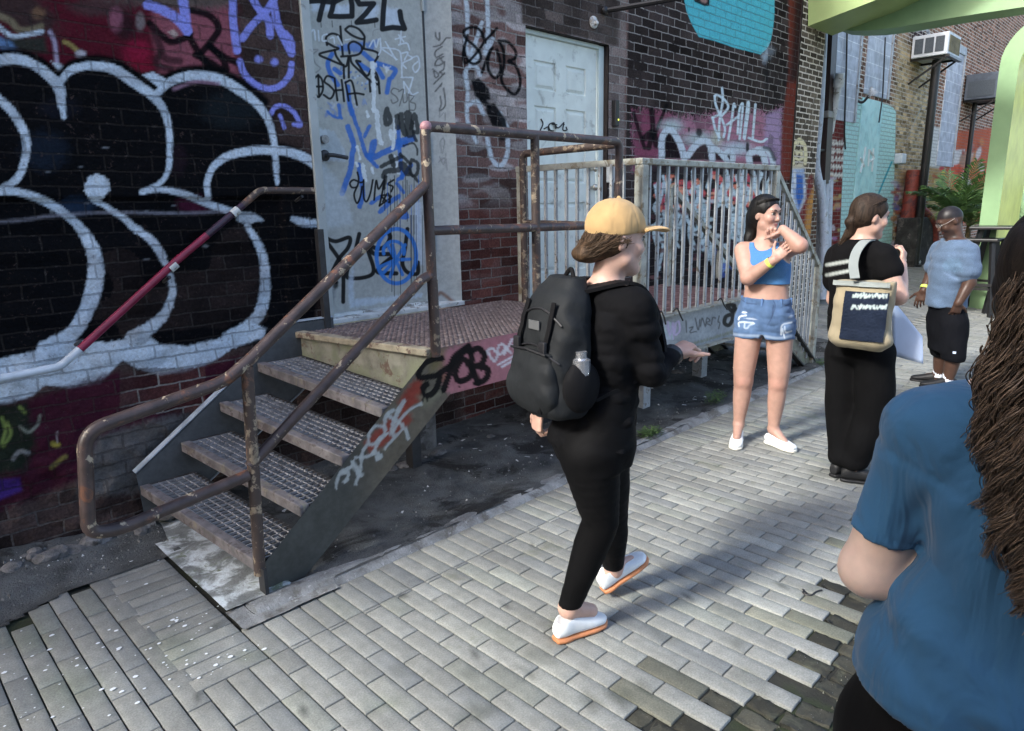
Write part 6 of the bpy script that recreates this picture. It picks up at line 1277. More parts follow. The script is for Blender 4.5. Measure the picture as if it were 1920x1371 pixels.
# ================================================================== the girl in blue
g = Pers(1425, 832, 'girl in blue crop top and ripped denim shorts, hand at her chin, by the railing')
P_ = g.P; lo = np.minimum.reduce([P_(1360, 840), P_(1515, 840), P_(1360, 360), P_(1515, 360)])-[.25, .25, .02]; hi = np.maximum.reduce([P_(1360, 840), P_(1515, 840), P_(1360, 360), P_(1515, 360)])+[.25, .25, .05]
lo[2] = -.005
sk = None and SKIN('girl skin', (.50, .30, .235)); H_ = .0055
S = SDF(lo, hi, H_); sd_ = g.dir(.97, -.2); fr = g.dir(-.1, -1)
hl, hr, kl, kr, al, ar = P_(1407, 604), P_(1462, 606), P_(1394, 714, -.02), P_(1459, 718, -.02), P_(1385, 795), P_(1450, 805)
tor = [(P_(1433, 618), .165, .125), (P_(1433, 592), .172, .125), (P_(1436, 566), .150, .108), (P_(1437, 545), .138, .098), (P_(1437, 515), .140, .105), (P_(1436, 488), .148, .112), (P_(1434, 468), .150, .085), (P_(1433, 457), .105, .062), (P_(1433, 450), .06, .05)]
def girl_torso(S, e=0.0, rows=tor): S.loft([(c, a+e, b+e) for c, a, b in rows], sd_, (0, 0, 1), .03, 2.2)
girl_torso(S)
for s_ in (-1, 1): S.ell(P_(1437, 497)+sd_*.062*s_+fr*.085, (.058, .052, .055), [sd_, fr, (0, 0, 1)], .035)
S.chain([hl, kl+[0, 0, .09], kl], [.094, .072, .061], .03); S.chain([kl, kl*.72+al*.28, kl*.5+al*.5, al], [.059, .060, .055, .034], .02); S.ell(kl+fr*.03, (.035, .03, .04), [sd_, fr, (0, 0, 1)], .03)
S.chain([hr, kr+[0, 0, .09], kr], [.094, .072, .060], .03); S.chain([kr, kr*.72+ar*.28, kr*.5+ar*.5, ar], [.058, .059, .054, .034], .02); S.ell(kr+fr*.03, (.035, .03, .04), [sd_, fr, (0, 0, 1)], .03)
fl_d, fr_d = g.dir(-.05, -1), g.dir(.75, -.66)
S.cap(al, al+fl_d*.10-[0, 0, .065], .036, .026, .02); S.cap(ar, ar+fr_d*.10-[0, 0, .065], .036, .026, .02)
shl, shr = P_(1394, 470), P_(1472, 468); el, wl = P_(1403, 521, -.13), P_(1452, 487, -.21); er, wr_ = P_(1500, 461, -.20), P_(1468, 430, -.13)
S.chain([shl, shl*.5+el*.5, el], [.060, .056, .046], .03); S.chain([el, el*.6+wl*.4, wl], [.046, .043, .0275], .02)
S.chain([shr, shr*.5+er*.5, er], [.056, .052, .045], .03); S.chain([er, er*.6+wr_*.4, wr_], [.045, .043, .0275], .02)
hand(S, wl, P_(1474, 465, -.20)-wl, g.dir(-.25, -1, .2), .93, .35, -1, .4); hand(S, wr_, P_(1452, 447, -.08)-wr_, g.dir(.6, -.6, .6), .93, .85, 1, .7)
hc = P_(1437, 401); hf = g.dir(.80, -.58, -.10); S.cap(P_(1433, 458), hc-np.array([0, 0, .05]), .054, .050, .03); hp, hB = head(S, hc, hf, (0, 0, 1), .98)
def gcol(V):
    c = np.tile(np.array([.41, .245, .19]), (len(V), 1)); n = fbm(V[:, 0]*14, V[:, 1]*14, V[:, 2]*14, 3)[:, None]; c = c*(.90+.2*n)
    q = (V-hc)@np.array(hB).T; ck = np.exp(-(((np.abs(q[:, 0])-.038)/.02)**2+((q[:, 2]+.03)/.022)**2))*(q[:, 1] > .02); c = c*(1-.25*ck[:, None])+np.array([.46, .18, .15])*.25*ck[:, None]
    for p, r in ((kl+fr*.06, .05), (kr+fr*.06, .05), (er, .06), (el, .05)): w_ = np.exp(-((V-p)**2).sum(1)/r**2)[:, None]*.35; c = c*(1-w_)+np.array([.44, .19, .145])*w_
    return c
S.mesh('body', M('girl skin', (.5, .3, .23), .52, .08, 25, .15, 190, .002, attr='col', sss=.12), g.o, gcol)
face_parts(g.o, hp, hB, .98, m_iris, M('dark brow', (.025, .018, .015), .8), m_lip)
S = SDF(lo, hi, H_); girl_torso(S, .011)
for s_ in (-1, 1): S.ell(P_(1437, 497)+sd_*.062*s_+fr*.092, (.062, .056, .058), [sd_, fr, (0, 0, 1)], .04)
S.plane(P_(1437, 531), (0, 0, -1)); S.plane(P_(1434, 454), (0, 0, 1), .004)
S.ell(P_(1433, 451)+fr*.09, (.068, .10, .062), [sd_, fr, (0, 0, 1)], .004, 'c'); S.ell(P_(1433, 448), (.070, .09, .03), [sd_, fr, (0, 0, 1)], .004, 'c')
for s_, p in ((-1, shl), (1, shr)): S.ell(p+sd_*s_*.045+[0, 0, -.005]+fr*.02, (.075, .13, .085), [sd_, fr, (0, 0, 1)], .004, 'c')
S.warp(folds(.004, 16, 12, 3)); S.mesh('crop_top', cloth('blue ribbed jersey', (.065, .19, .41), 500, .15, .85, .08, heather=.15), g.o)
S = SDF(lo, hi, H_)
S.loft([(P_(1433, 631), .168, .124), (P_(1433, 592), .182, .134), (P_(1436, 566), .163, .121), (P_(1437, 556), .156, .116)], sd_, (0, 0, 1), .02, 2.2)
for h_, k_ in ((hl, kl), (hr, kr)): S.cap(h_, h_*.62+k_*.38, .104, .095, .02)
S.plane(P_(1433, 633), (0, 0, -1)); S.plane(P_(1437, 557), (0, 0, 1))
S.ell(P_(1435, 640, -.02), (.020, .4, .060), [sd_, fr, (0, 0, 1)], .012, 'c')
S.warp(folds(.009, 16, 30, 5)); mden = P_
def denim_col(V):
    c = np.tile(np.array([.070, .125, .235]), (len(V), 1)); P = Paint(V, 11); P.c[:] = 0
    K = dict(k=4.569, off=(1180, 540)); n = fbm(V[:, 0]*30, V[:, 1]*30, V[:, 2]*14, 3)[:, None]; c = c*(.65+.7*n)
    P.blot(985, 210, 26, 9, (.62, .68, .74), .9, 0, .4, **K); P.blot(1040, 265, 60, 8, (.5, .57, .66), .7, .1, .5, **K); P.blot(1385, 245, 30, 12, (.45, .55, .68), .6, -.5, .5, **K)
    for q in ([(935, 270), (950, 245), (1000, 235)], [(990, 300), (985, 340), (1010, 345), (1030, 320), (1070, 305)], [(940, 330), (945, 295), (1060, 298)], [(1300, 400), (1310, 320), (1390, 295)], [(1330, 330), (1340, 380), (1390, 370)], [(1310, 350), (1330, 430)]): P.stroke(q, 2.2, (.6, .67, .74), .9, .8, **K)
    for q in ([(1230, 100), (1250, 160), (1215, 260), (1180, 330)], [(960, 100), (1010, 130), (1090, 140)], [(1300, 130), (1350, 150), (1390, 120)]): P.stroke(q, 1.2, (.03, .05, .11), .8, .8, **K)
    P.stroke([(1235, 150), (1225, 240)], 2.4, (.03, .05, .10), .8, 1, **K)
    for q in ([(880, 395), (1000, 408), (1140, 412)], [(1160, 415), (1280, 430), (1400, 410)]): P.stroke(q, 3.6, (.33, .42, .55), .6, 1.5, **K)
    P.blot(1010, 330, 90, 50, (.18, .29, .48), .5, 0, .9, **K); P.blot(1340, 340, 60, 60, (.18, .29, .48), .5, 0, .9, **K)
    return c*(1-P.a[:, None])+P.c*P.a[:, None]
sh_ = S.mesh('shorts', cloth('washed denim', (.09, .17, .35), 300, .4, .85, .1, attr='col'), g.o, denim_col)
mb = MB(); c0 = P_(1437, 558)
for a in np.linspace(0, 2*math.pi, 9)[:-1]: q = c0+sd_*.158*math.cos(a)+np.cross((0, 0, 1), sd_)*.118*math.sin(a); mb.box(q-[.006, .006, .045], q+[.006, .006, .006], .002)
mb.obj('belt_loop', cloth('denim loop', (.09, .17, .34)), sh_)
S = SDF(hc-.25, hc+.25, .005); u_ = np.array([0, 0, 1.0])
S.ell(hp(0, -.022, .036), (.083, .099, .090), hB, 0); S.ell(hp(0, -.055, -.02), (.076, .070, .09), hB, .03)
S.ell(hp(0, .098, -.026), (.092, .088, .098), hB, .008, 'c')
for s_ in (-1, 1): S.ell(hp(s_*.082, .006, -.030), (.03, .028, .036), hB, .006, 'c')
S.chain([hp(0, -.10, -.03), P_(1409, 436, .06), P_(1404, 448, .05), P_(1402, 462, .04)], [.045, .042, .034, .018], .03)
S.warp(lambda x, y, z: .004*(vnoise(x*60, y*60, z*9)-.5)); S.mesh('hair', hairmat('black hair', (.005, .0045, .0045), .6, 55, .5, .3), g.o)
ho = g.o.children[-1]; arc = np.linspace(-2.0, 2.0, 9)
rt = [hp(.074*math.sin(a)*(1.06 if abs(a) > 1.3 else 1), .062*math.cos(a)+.0, .072+.028*math.cos(a)-(.05 if abs(a) > 1.5 else 0)) for a in arc]
strands(ho, (.010, .009, .008), rt, [hp(.094*math.sin(a), -.045, .118*math.cos(a*.62)-.01) for a in arc], [hp(.035*math.sin(a), -.108, -.02+.01*math.cos(a)) for a in arc], 520, .0012, .004, 3)
strands(ho, (.010, .009, .008), [hp(x_, -.10, -.02) for x_ in (-.03, 0, .03)], [P_(1407, 436, .06)]*3, [P_(1402, 462, .04)]*3, 240, .0013, .012, 4)
mb = MB(); d = nrm(wl-el); c0 = wl-d*.035
for t_ in (-.011, .011): pass
n_ = 20; aa = nrm(np.cross(d, (0, 0, 1))); bb = np.cross(d, aa); V = [c0+d*t_+(aa*math.cos(a)+bb*math.sin(a))*.0345 for t_ in (-.011, .011) for a in np.linspace(0, 2*math.pi, n_, endpoint=False)]
mb.add(V, [(i, (i+1) % n_, n_+(i+1) % n_, n_+i) for i in range(n_)]); wb = mb.obj('wristband', m_band, g.o)
for a_, d_, nm in ((al, fl_d, 'shoe'), (ar, fr_d, 'shoe')):
    hl_ = np.array([a_[0], a_[1], 0])-d_*.055; shoe(g.o, hl_, hl_+d_*.245, .072, msole=M('off white sole', (.66, .65, .58), .6, .1), mup=m_white)
for o_ in [o for o in g.o.children if o.name.startswith('shoe')][:0]: pass
# ================================================================== woman walking with the backpack and the tan cap
w = Pers(1075, 1192, 'woman walking in black with tan cap, grey backpack and white shoes, in mid stride')
P_ = w.P; pts = [P_(x, y, d) for x, y in ((940, 1210), (1290, 1210), (940, 375), (1290, 375)) for d in (-.3, .45)]; lo, hi = np.min(pts, 0)-.05, np.max(pts, 0)+.05; lo[2] = -.005
F_ = w.dir(.80, .60); R_s = np.cross(F_, (0, 0, 1)); U_ = np.array([0, 0, 1.0]); H_ = .006
S = SDF(lo, hi, H_)
rows = [(P_(1113, 862), .142, .116), (P_(1110, 825), .165, .134), (P_(1116, 780), .152, .122), (P_(1128, 725), .132, .106), (P_(1140, 655), .145, .115), (P_(1145, 595), .158, .104), (P_(1142, 560), .160, .088), (P_(1136, 540), .11, .066), (P_(1134, 528), .06, .055)]
S.loft([(c, a*.96, b*.96) for c, a, b in rows], R_s, U_, .03, 2.2)
hR, kR, aR = P_(1106, 850, -.07), P_(1126, 975, -.05), P_(1066, 1140, -.01)
hL, kL, aL = P_(1128, 850, .08), P_(1146, 975, .20), P_(1150, 1068, .30)
legR, rR = [hR, hR*.45+kR*.55, kR, kR*.72+aR*.28, kR*.4+aR*.6, aR], [.102, .082, .060, .061, .050, .036]
legL, rL = [hL, hL*.45+kL*.55, kL, kL*.72+aL*.28, kL*.4+aL*.6, aL], [.102, .082, .060, .061, .050, .036]
S.chain(legR, rR, .03); S.chain(legL, rL, .03)
tR = w.dir(.80, .60); S.cap(aR, aR+tR*.11-[0, 0, .05], .038, .028, .02); tL = w.dir(.80, .45, .45); S.cap(aL, aL+tL*.10-[0, 0, .03], .038, .028, .02)
sR, eR, wR = P_(1190, 580, -.09), P_(1222, 702, -.06), P_(1262, 664, .08); sL, eL, wL = P_(1100, 562, .12), P_(1030, 690, .20), P_(1010, 768, .14)
for a_, b_, c_ in ((sR, eR, wR), (sL, eL, wL)): S.chain([a_, a_*.5+b_*.5, b_, b_*.5+c_*.5, c_], [.054, .046, .041, .036, .027], .03)
hand(S, wR, P_(1284, 650, .12)-wR, (-.2, -.1, 1), .95, .95, 1, .5); hand(S, wL, np.array([0, 0, -1.0])+w.rv*-.10, w.dir(-.9, -.5), .95, .75, 1, .6)
hc = P_(1157, 447, .0); hf = w.dir(.93, .33, -.12); S.cap(P_(1136, 535), hc-U_*.05-hf*.015, .055, .052, .03); hp, hB = head(S, hc, hf, (0, 0, 1), 1.0)
S.mesh('body', SKIN('hat wearer skin', (.52, .33, .26)), w.o)
face_parts(w.o, hp, hB, 1.0, m_iris, M('brown brow', (.10, .06, .035), .8), m_lip)
m_blk = cloth('black jersey', (.0045, .0046, .0055), 420, .35, .85, .2); m_leg = cloth('black leggings', (.0035, .0035, .004), 500, .25, .7, .2)
S = SDF(lo, hi, H_); S.loft([(c, a+.012, b+.012) for c, a, b in rows[1:]], R_s, U_, .03, 2.2)
for a_, b_, c_ in ((sR, eR, wR), (sL, eL, wL)): S.chain([a_, a_*.5+b_*.5, b_, b_*.5+c_*.5, b_*.08+c_*.92], [.066, .058, .054, .049, .040], .03)
S.cap(sR, sR*.8+eR*.2, .075, .070, .03); S.cap(sL, sL*.8+eL*.2, .075, .070, .03)
S.plane(P_(1140, 521), (0, 0, 1)); S.ell(P_(1138, 519)+F_*.02, (.076, .085, .035), [R_s, F_, U_], .006, 'c'); S.plane(P_(1112, 838), (0, 0, -1))
fa_, fb_ = folds(.014, 9, 15, 1), folds(.007, 20, 34, 4); S.warp(lambda x, y, z: fa_(x, y, z)+fb_(x, y, z)); S.mesh('top', m_blk, w.o)
S = SDF(lo, hi, H_); S.loft([(c, a+.007, b+.007) for c, a, b in rows[:4]], R_s, U_, .03, 2.2); S.chain(legR, [r+.006 for r in rR], .03); S.chain(legL, [r+.006 for r in rL], .03)
S.plane(aR+[0, 0, .015], (0, 0, -1)); 
S.warp(folds(.004, 14, 20, 2)); S.mesh('leggings', m_leg, w.o)
S = SDF(hc-.22, hc+.24, .005); S.ell(hp(0, -.012, .040), (.086, .106, .092), hB, 0); S.plane(hp(0, 0, .012)+U_*.0, -(hB[2]*.97-hB[1]*.24), .004)
S.loft([(hp(0, .070, .034), .082, .010), (hp(0, .115, .044), .078, .009), (hp(0, .155, .046), .064, .009), (hp(0, .178, .044), .034, .008)], hB[0], hB[1], .006, 2.2)
S.ell(hp(0, -.012, .135), (.008, .008, .006), hB, .002)
m_cap = cloth('tan cap', (.47, .31, .145), 260, .45, .9, .2); capw = lambda x, y, z: .007*(fbm(x*13, y*13, z*13)-.5)+.0022*np.exp(-((np.sin(3*np.arctan2((x-hc[0])*hB[0][0]+(y-hc[1])*hB[0][1], (x-hc[0])*hB[1][0]+(y-hc[1])*hB[1][1]))/.05)**2))
S.warp(capw); S.mesh('cap', m_cap, w.o)
S = SDF(hc-.26, hc+.24, .005); S.ell(hp(0, -.028, -.008), (.080, .086, .070), hB, 0); S.ell(hp(0, .085, -.02), (.085, .075, .1), hB, .01, 'c'); S.ell(hp(0, -.095, -.055), (.048, .046, .030), hB, .03); S.ell(hp(0, -.118, -.066), (.040, .034, .022), hB, .03)
S.warp(lambda x, y, z: .007*(vnoise(x*26, y*26, z*60)-.5)+.004*(vnoise(x*60, y*60, z*30)-.5)); S.mesh('hair', hairmat('brown hair', (.060, .036, .020), .6, 45), w.o)
ho = w.o.children[-1]
strands(ho, (.075, .046, .026), [hp(a, b, c) for a, b, c in ((-.076, .02, -.005), (-.080, -.03, .012), (-.05, -.085, .015), (0, -.105, .012), (.05, -.085, .015), (.080, -.03, .012), (.076, .02, -.005))], [hp(a, b, c) for a, b, c in ((-.082, -.04, -.03), (-.08, -.07, -.02), (-.055, -.115, -.02), (0, -.13, -.02), (.055, -.115, -.02), (.08, -.07, -.02), (.082, -.04, -.03))], [hp(a, -.125, c) for a, c in ((-.03, -.075), (-.035, -.06), (-.02, -.05), (0, -.045), (.02, -.05), (.035, -.06), (.03, -.075))], 420, .0011, .007, 5)
m_gs = m_gum
hl_ = np.array([aR[0], aR[1], 0])-tR*.062; shoe(w.o, hl_, hl_+tR*.240, .082, msole=m_gs, mup=m_white)
upv = np.cross(np.cross(tL, (0, 0, 1)), tL); hl_ = aL-np.array([0, 0, .075])-tL*.05; sL_ = shoe(w.o, hl_, hl_+tL*.24, .082, msole=m_gs, mup=m_white, up=upv)
mb = MB()
for t_ in (.42, .50, .58): q = np.array([aR[0], aR[1], 0])-tR*.062+tR*.240*t_+U_*(.105-.075*(t_-.42)/.16*.5); s_ = np.cross(tR, U_); mb.tube([q-s_*.026, q+U_*.006, q+s_*.026], .0035, 6)
mb.obj('laces', m_paper, w.o)
# backpack
bp = empty('backpack', P_(1030, 760, -.12).tolist(), 'charcoal grey backpack carried on the walking woman\'s back', 'backpack')
m_bp = cloth('charcoal nylon', (.018, .020, .022), 300, .3, .6, .2); m_bp2 = cloth('dark straps', (.008, .008, .009), 300, .2, .7); Bk = -F_
bc = P_(1042, 652, -.06); S = SDF(bc-.42, bc+.42, .006); lean = nrm(U_-Bk*.03)
S.loft([(bc-lean*.235+Bk*.01, .130, .080), (bc-lean*.21+Bk*.015, .150, .092), (bc-lean*.10+Bk*.012, .156, .098), (bc+lean*.06+Bk*.0, .150, .090), (bc+lean*.18-Bk*.02, .122, .072), (bc+lean*.245-Bk*.045, .075, .046)], R_s, lean, .02, 2.8)
S.warp(folds(.013, 11, 13, 8)); S.mesh('pack', m_bp, bp); SP = S
S = SDF(bc-.42, bc+.42, .006); pc = bc+Bk*.088-lean*.095; S.loft([(pc-lean*.115, .095, .026), (pc-lean*.09, .122, .040), (pc+lean*.04, .122, .042), (pc+lean*.10, .105, .030)], R_s, lean, .01, 3); S.warp(folds(.006, 16, 18, 6)); pk = S.mesh('front_pocket', m_bp, bp)
mb = MB(); mb.tube([pc+lean*.098-R_s*.105+Bk*.028, pc+lean*.108+Bk*.036, pc+lean*.098+R_s*.105+Bk*.028], .0045, 6); mb.obj('zip', m_black, pk)
mb = MB(); q = pc-lean*.06+Bk*.044; mb.prism([q-R_s*.02, q+R_s*.02, q+lean*.038], Bk*.004); mb.obj('badge', m_black, pk)
sidep = bc+R_s*.150-lean*.11; mb = MB(); mb.ell(sidep, (.035, .075, .09), 14, 10, R=np.array([R_s, F_, U_]).T); mb.obj('side_pocket', m_bp2, bp, True)
mb = MB(); mb.tube([sidep+U_*.03, sidep+U_*.095, sidep+U_*.10], [.030, .030, .020], 16); mb.tube([sidep+U_*.10, sidep+U_*.122], .019, 14); tag(mb.obj('bottle', M('steel bottle', (.6, .62, .66), .25, .1, 8, metal=.8), None, True), 'shiny metal bottle in the side pocket of the charcoal backpack', 'bottle')
def onpack(u, v, out=.006):
    a = np.array([bc+R_s*uu+lean*vv+Bk*.3 for uu, vv in zip(u, v)])
    for _ in range(60):
        i = [np.clip(((a[:, q]-SP.lo[q])/SP.h).round().astype(int), 0, SP.d.shape[q]-1) for q in range(3)]; dd = SP.d[i[0], i[1], i[2]]; a = a-Bk*np.clip(dd-out, -.02, .02)[:, None]*.7
    return a
for uu in (-.075, .075):
    q = onpack([uu]*14, np.linspace(-.20, .17, 14), .008); mb = MB()
    for a, b in zip(q[:-1], q[1:]): mb.bar(a, b, .022, .004, up=Bk)
    mb.obj('webbing', m_bp2, bp); q = onpack([uu], [.02], .012)[0]; mb = MB(); mb.box((-.017, -.007, -.024), (.017, .007, .024), .004); mb.v = [tuple(q+R_s*x+Bk*y+lean*z) for x, y, z in mb.v]; mb.obj('buckle', m_black, bp)
for vv, hw_ in ((.115, .115), (-.005, .135)):
    uu = np.linspace(-hw_, hw_, 24); q = onpack(uu, vv+.05*(1-(uu/hw_)**2)-.02, .003); mb = MB(); mb.tube(q, .0036, 6); mb.obj('zip', m_black, bp, True)
q = onpack(np.linspace(-.03, .03, 2), [.09, .09], .006); mb = MB(); mb.bar(q[0], q[1], .004, .03, up=lean); mb.obj('patch', M('grey patch', (.10, .105, .11), .7), bp)
for sg, so in ((1, sR), (-1, sL)):
    c0 = P_(1140, 545)+R_s*sg*.095; mb = MB(); path = catmull([bc+lean*.20+R_s*sg*.07-Bk*.05, c0+U_*.035, c0+F_*.09-U_*.02, c0+F_*.145-U_*.13, c0+F_*.12-U_*.26+R_s*sg*.02, bc-lean*.16+R_s*sg*.14-Bk*.06], 8)
    for a, b in zip(path[:-1], path[1:]): mb.bar(a-(b-a)*.08, b+(b-a)*.08, .052, .012, up=np.cross(R_s, b-a))
    mb.obj('strap', m_bp2, bp)
mb = MB(); mb.tube([bc+lean*.235+R_s*.03-Bk*.05, bc+lean*.275-Bk*.06, bc+lean*.235-R_s*.03-Bk*.05], .008, 8, bend=.02); mb.obj('grab_loop', m_bp2, bp, True)
mb = MB(); q = eR*.25+wR*.75; d = nrm(wR-eR); n_ = 18; aa = nrm(np.cross(d, U_)); bb = np.cross(d, aa); V = [wR+d*t_+(aa*math.cos(a)+bb*math.sin(a))*.040 for t_ in (-.03, .0) for a in np.linspace(0, 2*math.pi, n_, endpoint=False)]; mb.add(V, [(i, (i+1) % n_, n_+(i+1) % n_, n_+i) for i in range(n_)]); mb.obj('watch', m_black, w.o)
# ================================================================== woman with the canvas tote, seen from behind
t_ = Pers(1592, 900, 'woman from behind in black T-shirt and wide black trousers carrying a tote')
P_ = t_.P; pts = [P_(x, y, d) for x, y in ((1530, 905), (1715, 905), (1530, 355), (1715, 355)) for d in (-.35, .4)]; lo, hi = np.min(pts, 0)-.05, np.max(pts, 0)+.05; lo[2] = -.005
F_ = t_.dir(.62, .78); R_s = np.cross(F_, (0, 0, 1)); H_ = .007
rows = [(P_(1612, 665), .138, .115), (P_(1610, 635), .155, .128), (P_(1606, 595), .142, .115), (P_(1604, 560), .128, .104), (P_(1608, 515), .142, .112), (P_(1611, 482), .155, .100), (P_(1612, 463), .150, .082), (P_(1613, 453), .10, .062), (P_(1615, 446), .06, .052)]
S = SDF(lo, hi, H_); S.loft(rows, R_s, U_, .03, 2.2)
hR, kR, aR = P_(1640, 665, -.05), P_(1640, 765, -.03), P_(1603, 873, -.02); hL, kL, aL = P_(1583, 665, .06), P_(1580, 770, .10), P_(1577, 862, .06)
S.chain([hR, kR, aR], [.10, .06, .04], .03); S.chain([hL, kL, aL], [.10, .06, .04], .03)
sR, eR, wR = P_(1652, 482, -.10), P_(1684, 556, -.13), P_(1690, 498, .10); sL, eL, wL = P_(1572, 484, .10), P_(1566, 560, .18), P_(1600, 590, .32)
S.chain([sR, sR*.5+eR*.5, eR], [.060, .056, .046], .03); S.chain([eR, eR*.5+wR*.5, wR], [.046, .042, .028], .02); S.chain([sL, eL], [.06, .046], .03); S.chain([eL, wL], [.045, .028], .02)
hand(S, wR, t_.dir(.1, .35, .95), t_.dir(.9, -.3), .95, .6, 1, .5); hand(S, wL, t_.dir(.6, .7, -.2), t_.dir(0, 0, 1), .95, .6, 1)
hc = P_(1632, 405); hf = t_.dir(.86, .48, -.18); S.cap(P_(1615, 450), hc-U_*.05-hf*.02, .052, .050, .03); hp, hB = head(S, hc, hf, U_, .98); S.mesh('body', SKIN('tote woman skin', (.50, .31, .24)), t_.o)
face_parts(t_.o, hp, hB, .98, m_iris, M('brown brow', (.10, .06, .035), .8), m_lip)
m_tee = cloth('black tee', (.0045, .0045, .005), 420, .4, .9, .2)
S = SDF(lo, hi, H_); S.loft([(c, a+.016, b+.016) for c, a, b in rows[2:]], R_s, U_, .03, 2.2); S.cap(sR, sR*.66+eR*.34, .074, .076, .03); S.cap(sL, sL*.45+eL*.55, .075, .078, .03)
dR = nrm(eR-sR); S.plane(P_(1614, 447), (0, 0, 1)); S.ell(P_(1615, 445)+F_*.02, (.068, .08, .03), [R_s, F_, U_], .005, 'c')
S.warp(folds(.012, 8, 11, 9))
def tee_col(V):
    c = np.tile(np.array([.0045, .0045, .005]), (len(V), 1)); P = Paint(V, 12); P.c[:] = 0; back = (V-P_(1610, 500))@F_ < 0
    for y0, y1 in ((497, 489), (516, 507)):
        for a in np.arange(1550, 1596, 6.5): P.stroke([(a, y0+(a-1550)*(y1-y0)/46), (a+4.5, y0+(a-1546)*(y1-y0)/46)], 6, (.42, .46, .44), .75, 2, k=1, sp=False)
    al = (P.a*back)[:, None]; return c*(1-al)+P.c*al
S.mesh('t_shirt', cloth('black tee print', (.011, .011, .012), 420, .4, .9, .2, attr='col'), t_.o, tee_col)
S = SDF(lo, hi, H_); S.loft([(c, a+.014, b+.014) for c, a, b in rows[:3]], R_s, U_, .03, 2.2)
S.chain([hR, kR, aR+[0, 0, .035]], [.112, .094, .074], .05); S.chain([hL, kL, aL+[0, 0, .035]], [.112, .096, .080], .05); S.ell(P_(1611, 662), (.150, .122, .07), [R_s, F_, U_], .04); S.plane(aR+[0, 0, -.02], (0, 0, -1)); S.warp(folds(.016, 7, 5, 4)); S.mesh('trousers', m_tee, t_.o)
m_bs = M('black shoes', (.008, .008, .009), .6, .2, 20, .2, 100)
for a_, d_ in ((aR, t_.dir(.8, .1)), (aL, t_.dir(.4, .6))): q = np.array([a_[0], a_[1], 0])-d_*.07; shoe(t_.o, q, q+d_*.27, .085, msole=m_bs, mup=m_bs, res=.006)
S = SDF(hc-.3, hc+.25, .006); S.ell(hp(0, -.018, .032), (.084, .102, .092), hB, 0); S.ell(hp(0, -.045, -.015), (.074, .066, .06), hB, .03); S.ell(hp(0, .10, -.035), (.1, .085, .095), hB, .008, 'c'); S.ell(hp(.08, .0, -.03), (.025, .028, .034), hB, .005, 'c')
S.chain([hp(0, -.105, -.05), P_(1597, 430, -.03), P_(1588, 443, -.02), P_(1579, 456, -.01)], [.030, .027, .024, .010], .02); S.warp(lambda x, y, z: .005*(vnoise(x*50, y*50, z*14)-.5)); S.mesh('hair', hairmat('dark brown hair', (.028, .018, .012), .6, 50), t_.o)
ho = t_.o.children[-1]; arc = np.linspace(-2.0, 2.0, 9)
strands(ho, (.034, .022, .015), [hp(.076*math.sin(a), .055*math.cos(a), .075+.028*math.cos(a)-(.05 if abs(a) > 1.5 else 0)) for a in arc], [hp(.097*math.sin(a), -.055, .122*math.cos(a*.62)-.01) for a in arc], [hp(.025*math.sin(a), -.104, -.045+.01*math.cos(a)) for a in arc], 520, .0014, .004, 6)
strands(ho, (.060, .038, .024), [hp(x_, -.10, -.045) for x_ in (-.03, 0, .03)], [P_(1594, 432, -.03)]*3, [P_(1578, 458, -.01)]*3, 260, .0015, .009, 7)
tb = empty('tote_bag', P_(1620, 650, -.2).tolist(), 'beige canvas tote bag with dark navy panel hanging at the woman\'s side', 'bag')
m_can = cloth('natural canvas', (.30, .255, .17), 240, .35, .95, .12); m_navy = cloth('navy panel', (.012, .018, .034), 240, .2, .9, .15)
bn = t_.dir(-.28, -.96); bs = np.cross(U_, bn); bc = P_(1615, 589, -.24); S = SDF(bc-.34, bc+.34, .006)
S.loft([(bc-U_*.19, .11, .045), (bc-U_*.165, .150, .080), (bc-U_*.06, .150, .082), (bc+U_*.10, .146, .066), (bc+U_*.18, .142, .048)], bs, U_, .01, 3.2); S.warp(folds(.012, 9, 9, 13)); S.mesh('bag', m_can, tb)
V, F = grid(np.linspace(-.072, .142, 60), np.linspace(-.128, .128, 70), lambda u, v: np.stack([bc[0]+bs[0]*u, bc[1]+bs[1]*u, bc[2]+v], 1))
def bagd(p):
    i = [np.clip(((p[:, a]-S.lo[a])/S.h), 0, S.d.shape[a]-1).astype(int) for a in range(3)]; return S.d[i[0], i[1], i[2]]
pp = V+bn*.14
for _ in range(40): pp = pp-bn*np.clip(bagd(pp)-.011, -.02, .02)[:, None]*.6
P = Paint(pp, 14); pcol = np.tile(np.array([.012, .018, .034]), (len(pp), 1))
for yy, h_ in ((556, 11), (577, 10)):
    for a in np.arange(1600, 1664, 5.0): P.stroke([(a+RNG.normal(), yy-3.5+RNG.normal()), (a+RNG.normal()*2, yy+2+RNG.normal()), (a+3.4+RNG.normal(), yy-2+RNG.normal()*2)], 2.6+RNG.random()*1.6, (.42, .50, .50), .85, 1.3, k=1, sp=False)
pcol = pcol*(1-P.a[:, None])+P.c*P.a[:, None]; mk('panel', pp, F, cloth('navy panel print', (.01, .02, .03), 240, .2, .9, .15, attr='col'), tb, True, {'col': pcol})
V, F = grid(np.linspace(-.142, .142, 40), np.linspace(.155, .181, 6), lambda u, v: np.stack([bc[0]+bs[0]*u, bc[1]+bs[1]*u, bc[2]+v], 1)); pp = V+bn*.14
for _ in range(40): pp = pp-bn*np.clip(bagd(pp)-.013, -.02, .02)[:, None]*.6
m_strap = cloth('grey cotton webbing', (.24, .265, .255), 200, .2, .9, .1); mk('hem_band', pp, F, m_strap, tb, True)
